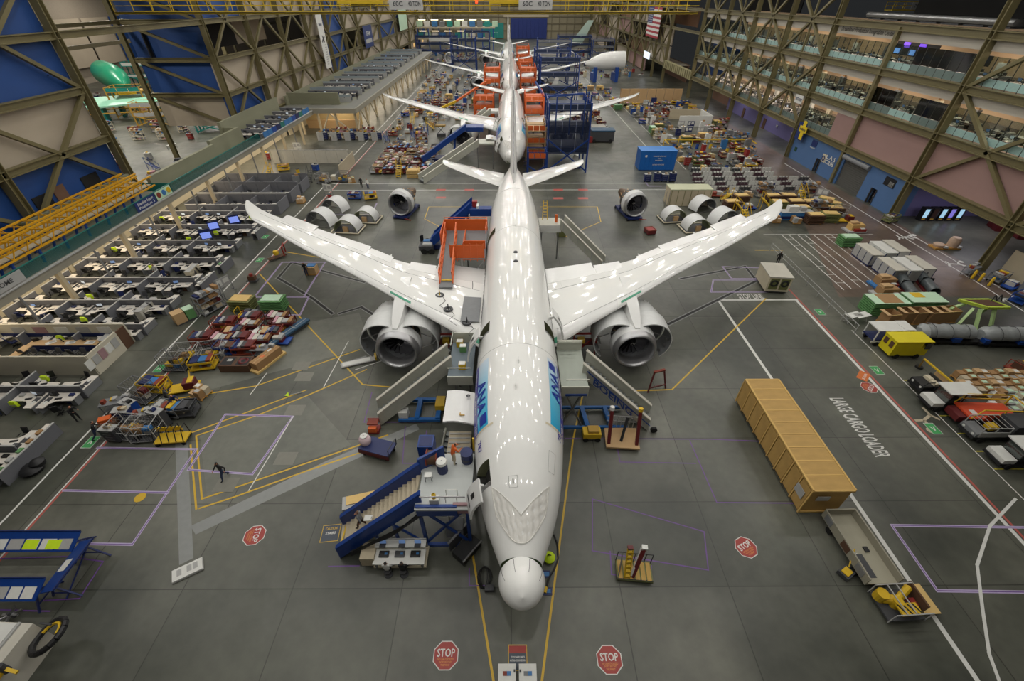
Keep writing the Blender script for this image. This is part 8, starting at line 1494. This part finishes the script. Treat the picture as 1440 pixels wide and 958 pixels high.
# meeting room
t = thing('meeting_room', 'roofless white meeting room with posters on its outer wall', 'room', (-41.8, 30.3, 0)); WM = mat('meeting_wall', (190, 184, 166), .6); Wd, Dp, Hh = 12.0, 4.6, 2.1
for y in (-Dp/2, Dp/2): bxp('wall_panel', t, WM, (0, y, Hh/2), (Wd, .14, Hh))
for x in (-Wd/2,): bxp('wall_panel', t, WM, (x, 0, Hh/2), (.14, Dp, Hh))
bxp('wall_panel', t, WM, (Wd/2, -.6, Hh/2), (.14, Dp-1.2, Hh)); bxp('door_leaf', t, P('brown'), (Wd/2, Dp/2-.65, 1.0), (.1, 1.0, 2.0)); bxp('wall_trim', t, P('navy'), (0, Dp/2-.1, .9), (Wd-.2, .05, .4))
for k in range(5): bxp('poster', t, [P('white'), P('lgrey'), P('mauve'), P('white'), P('lgrey')][k], (Wd/2+.09, -2.5+.75*k, 1.3), (.03, .65, .9-.1*(k % 2)))
for k in range(5): bxp('poster', t, [P('lgrey'), P('mauve'), P('white'), P('lgrey'), P('white')][k], (-4+2*k, Dp/2-.09, 1.4), (1.2, .03, .8))
bxp('wall_screen', t, P('black'), (-Wd/2+.1, .8, 1.4), (.06, 1.8, 1.1))
t = thing('meeting_table', 'u shaped pale table inside the meeting room', 'table', (-41.2, 30.3, 0)); bxp('table_top', t, P('tan'), (0, 1.2, .75), (6.4, .8, .06)); bxp('table_top', t, P('tan'), (0, -1.2, .75), (6.4, .8, .06)); bxp('table_top', t, P('tan'), (-3.0, 0, .75), (.8, 1.7, .06)); bxp('modesty_panel', t, P('navy'), (0, .82, .4), (6.2, .05, .7)); bxp('modesty_panel', t, P('black'), (0, -.82, .4), (6.2, .05, .7))
for x in (-3, 3):
    for y in (-1.2, 1.2): bxp('leg', t, P('dgrey'), (x, y, .36), (.08, .6, .72))
for k in range(5): q = thing('paper_stack', 'white papers on the meeting table, %s from the door' % nth(k), 'papers', (-38.8-.9*k, 30.3+1.2*(-1)**k, .79), .2*k); bxp('sheet', q, P('white'), (0, 0, .01), (.8, .5, .02)); bxp('sheet_top', q, P('lgrey'), (.1, .05, .025), (.4, .3, .01))
for k in range(6): place(k_chair, ('dgrey', 0, False), (-44+1.1*k, 30.2+.25*(-1)**k, 0), PI*(k % 2), 'dark chair inside the table bend, %s from the wall screen' % nth(k), 'meeting room chairs')
# walled cubicles further along
for i, (y, lb) in enumerate(((64.6, 'glass topped'), (69.4, 'plain'), (73.6, 'last'))):
    t = thing('walled_office', '%s walled open office, %s beyond the cubicle rows' % (lb, nth(i)), 'office', (-41.2, y, 0)); w_ = 13.6
    for k in range(8): bxp('panel', t, PART_M, (-w_/2+w_*(k+.5)/8, 1.9, .95), (w_/8-.04, .1, 1.9)); bxp('panel_top', t, P('lgrey') if i == 0 else PART_M, (-w_/2+w_*(k+.5)/8, 1.9, 2.0), (w_/8-.04, .1, .3)); bxp('panel', t, PART_M, (-w_/2+w_*(k+.5)/8, -1.6, .8), (w_/8-.04, .1, 1.6))
    for x in (-w_/2, -w_/6, w_/6, w_/2): bxp('side_panel', t, PART_M, (x, .1, .9), (.1, 3.4, 1.7))
    bxp('cap_rail', t, CAP, (0, -1.6, 1.62), (w_, .14, .05))
    for c in range(5):
        x = -47+2.7*c; lab = 'inside the %s walled office, %s from the side deck' % (lb, nth(c)); place(k_desk, (1, c % 3, False), (x, y+.3, 0), 0, 'pale desk, '+lab, 'walled office desks'); place(k_chair, ('black', 0, False), (x, y-.5, 0), .5*c, 'black chair '+lab, 'walled office chairs'); place(k_monitor, ('off', 0, False), (x-.3, y+.7, .78), 0, 'monitor, '+lab, 'walled office monitors')
for i, (px, py, c) in enumerate(((297, 347, 'blue'), (308, 335, 'white'), (336, 326, 'blue'))):
    t = thing('display_totem', 'standing display screen, %s from the front of the aisle counter' % nth(i), 'screen', at(px, py), .5); bxp('base', t, P('dgrey'), (0, 0, .05), (.7, .5, .1)); bxp('pole', t, P('dgrey'), (0, 0, .9), (.08, .08, 1.7)); bxp('panel', t, P('navy'), (0, 0, 1.75), (1.3, .08, 1.3)); bxp('display', t, mat('totem_display', (120, 140, 220), .3, emit=.8), (0, -.06, 1.6 if i == 0 else 1.8), (1.1, .03, .8))
# desks on the side deck and the office deck
zd = 5.0
cube_rows([87.5+3.9*k for k in range(6)], -45.6, -50.6, 'on the side deck', .5, True, zd, 2.4, True, True, 0)
cube_rows([120+5.7*k for k in range(20)], -38.4, -51, 'on the office deck', .8, True, 5.45, 3.1, True, True, 0)
for i in range(12): t = thing('deck_screen', 'grey glazed screen across the office deck, %s from its front' % nth(i), 'partition', (-44.6, 118+9.8*i, 5.45)); bxp('panel', t, P('lgrey'), (0, 0, .6), (13, .12, 1.2)); bxp('glazing', t, mat('deck_glazing', (140, 152, 158), .3), (0, 0, 1.45), (13, .06, .5)); bxp('post', t, P('lgrey'), (-6.5, 0, .9), (.12, .16, 1.8)); bxp('post', t, P('lgrey'), (6.5, 0, .9), (.12, .16, 1.8))
person('person', 'person in black standing on the office deck edge', (-37.4, 121, 5.5), 0, 'stand', 'black', 'black')
# offices behind the glass: desks, chairs and screens
for k, z in enumerate((LV[0]+.23, LV[1]+.23, LV[2]+.23)):
    for y0 in (47.5, 62.5, 78, 93.5, 109, 124.5, 140):
        if k == 0 and y0 < 78: continue
        for c in range(4):
            y = y0+1.6+3.4*c; lab = '%s place in the %s bay of the %s glazed floor' % (nth(c), nth(int(y0-47)//15), ['lowest', 'middle', 'upper'][k])
            if k == 0 and y < 84: continue
            place(k_desk, (1, c % 3, True), (XR+3.4, y, z), -PI/2, 'pale office desk, '+lab, 'glazed office desks'); place(k_chair, ('black', 0, True), (XR+2.4, y, z), PI/2, 'black office chair, '+lab, 'glazed office chairs'); place(k_monitor, ('white' if (c+k) % 3 == 0 else 'blue', 0, True), (XR+3.7, y-.3, z+.78), -PI/2, 'bright monitor, '+lab, 'glazed office monitors')
            place(k_desk, (-1, c % 3, True), (XR+6.6, y+.8, z), PI/2, 'inner pale office desk, '+lab, 'glazed office desks'); place(k_chair, ('dgrey', 0, True), (XR+7.5, y+.6, z), -PI/2, 'inner office chair, '+lab, 'glazed office chairs')
            if c % 2: put(k_locker, ['white', 'cream', 'grey'][(c+k) % 3], (XR+9, y, z), -PI/2, 'cabinet, '+lab, True, 'glazed office cabinets')
t = thing('video_wall', 'bank of blue screens in the upper integration office', 'screens', (XR+6.5, 71.5, LV[2]-.3))
for k in range(6): bxp('screen', t, mat('wall_screen_%d' % (k % 3), [(40, 90, 230), (40, 190, 200), (110, 70, 220)][k % 3], .3, emit=.5), (0, -3.2+1.2*k, 2.6), (.1, 1.1, .7))
bxp('screen_frame', t, P('black'), (.15, 0, 2.6), (.1, 8.8, 1.2))
t = thing('video_wall', 'small bank of blue and white screens in the upper glazed corner', 'screens', (XR+7.5, 82, LV[2]+.3))
for k in range(5): bxp('screen', t, mat('wall_screen_b%d' % (k % 2), [(120, 170, 255), (120, 80, 230)][k % 2], .3, emit=.7), (0, -3+1.7*k, 1.6+.9*(k % 2)), (.1, 1.3, .7))
bxp('screen_frame', t, P('black'), (.15, 0, 2.0), (.1, 9, 1.8))
# clutter in the neighbouring bay
zone('in the neighbouring bay', 'the opening', -132, -60, 76, 196, 6, 7.5, [k_rack, k_table, k_cart, k_cabinet, k_steps], 31, fill=.8, from_x0=False)
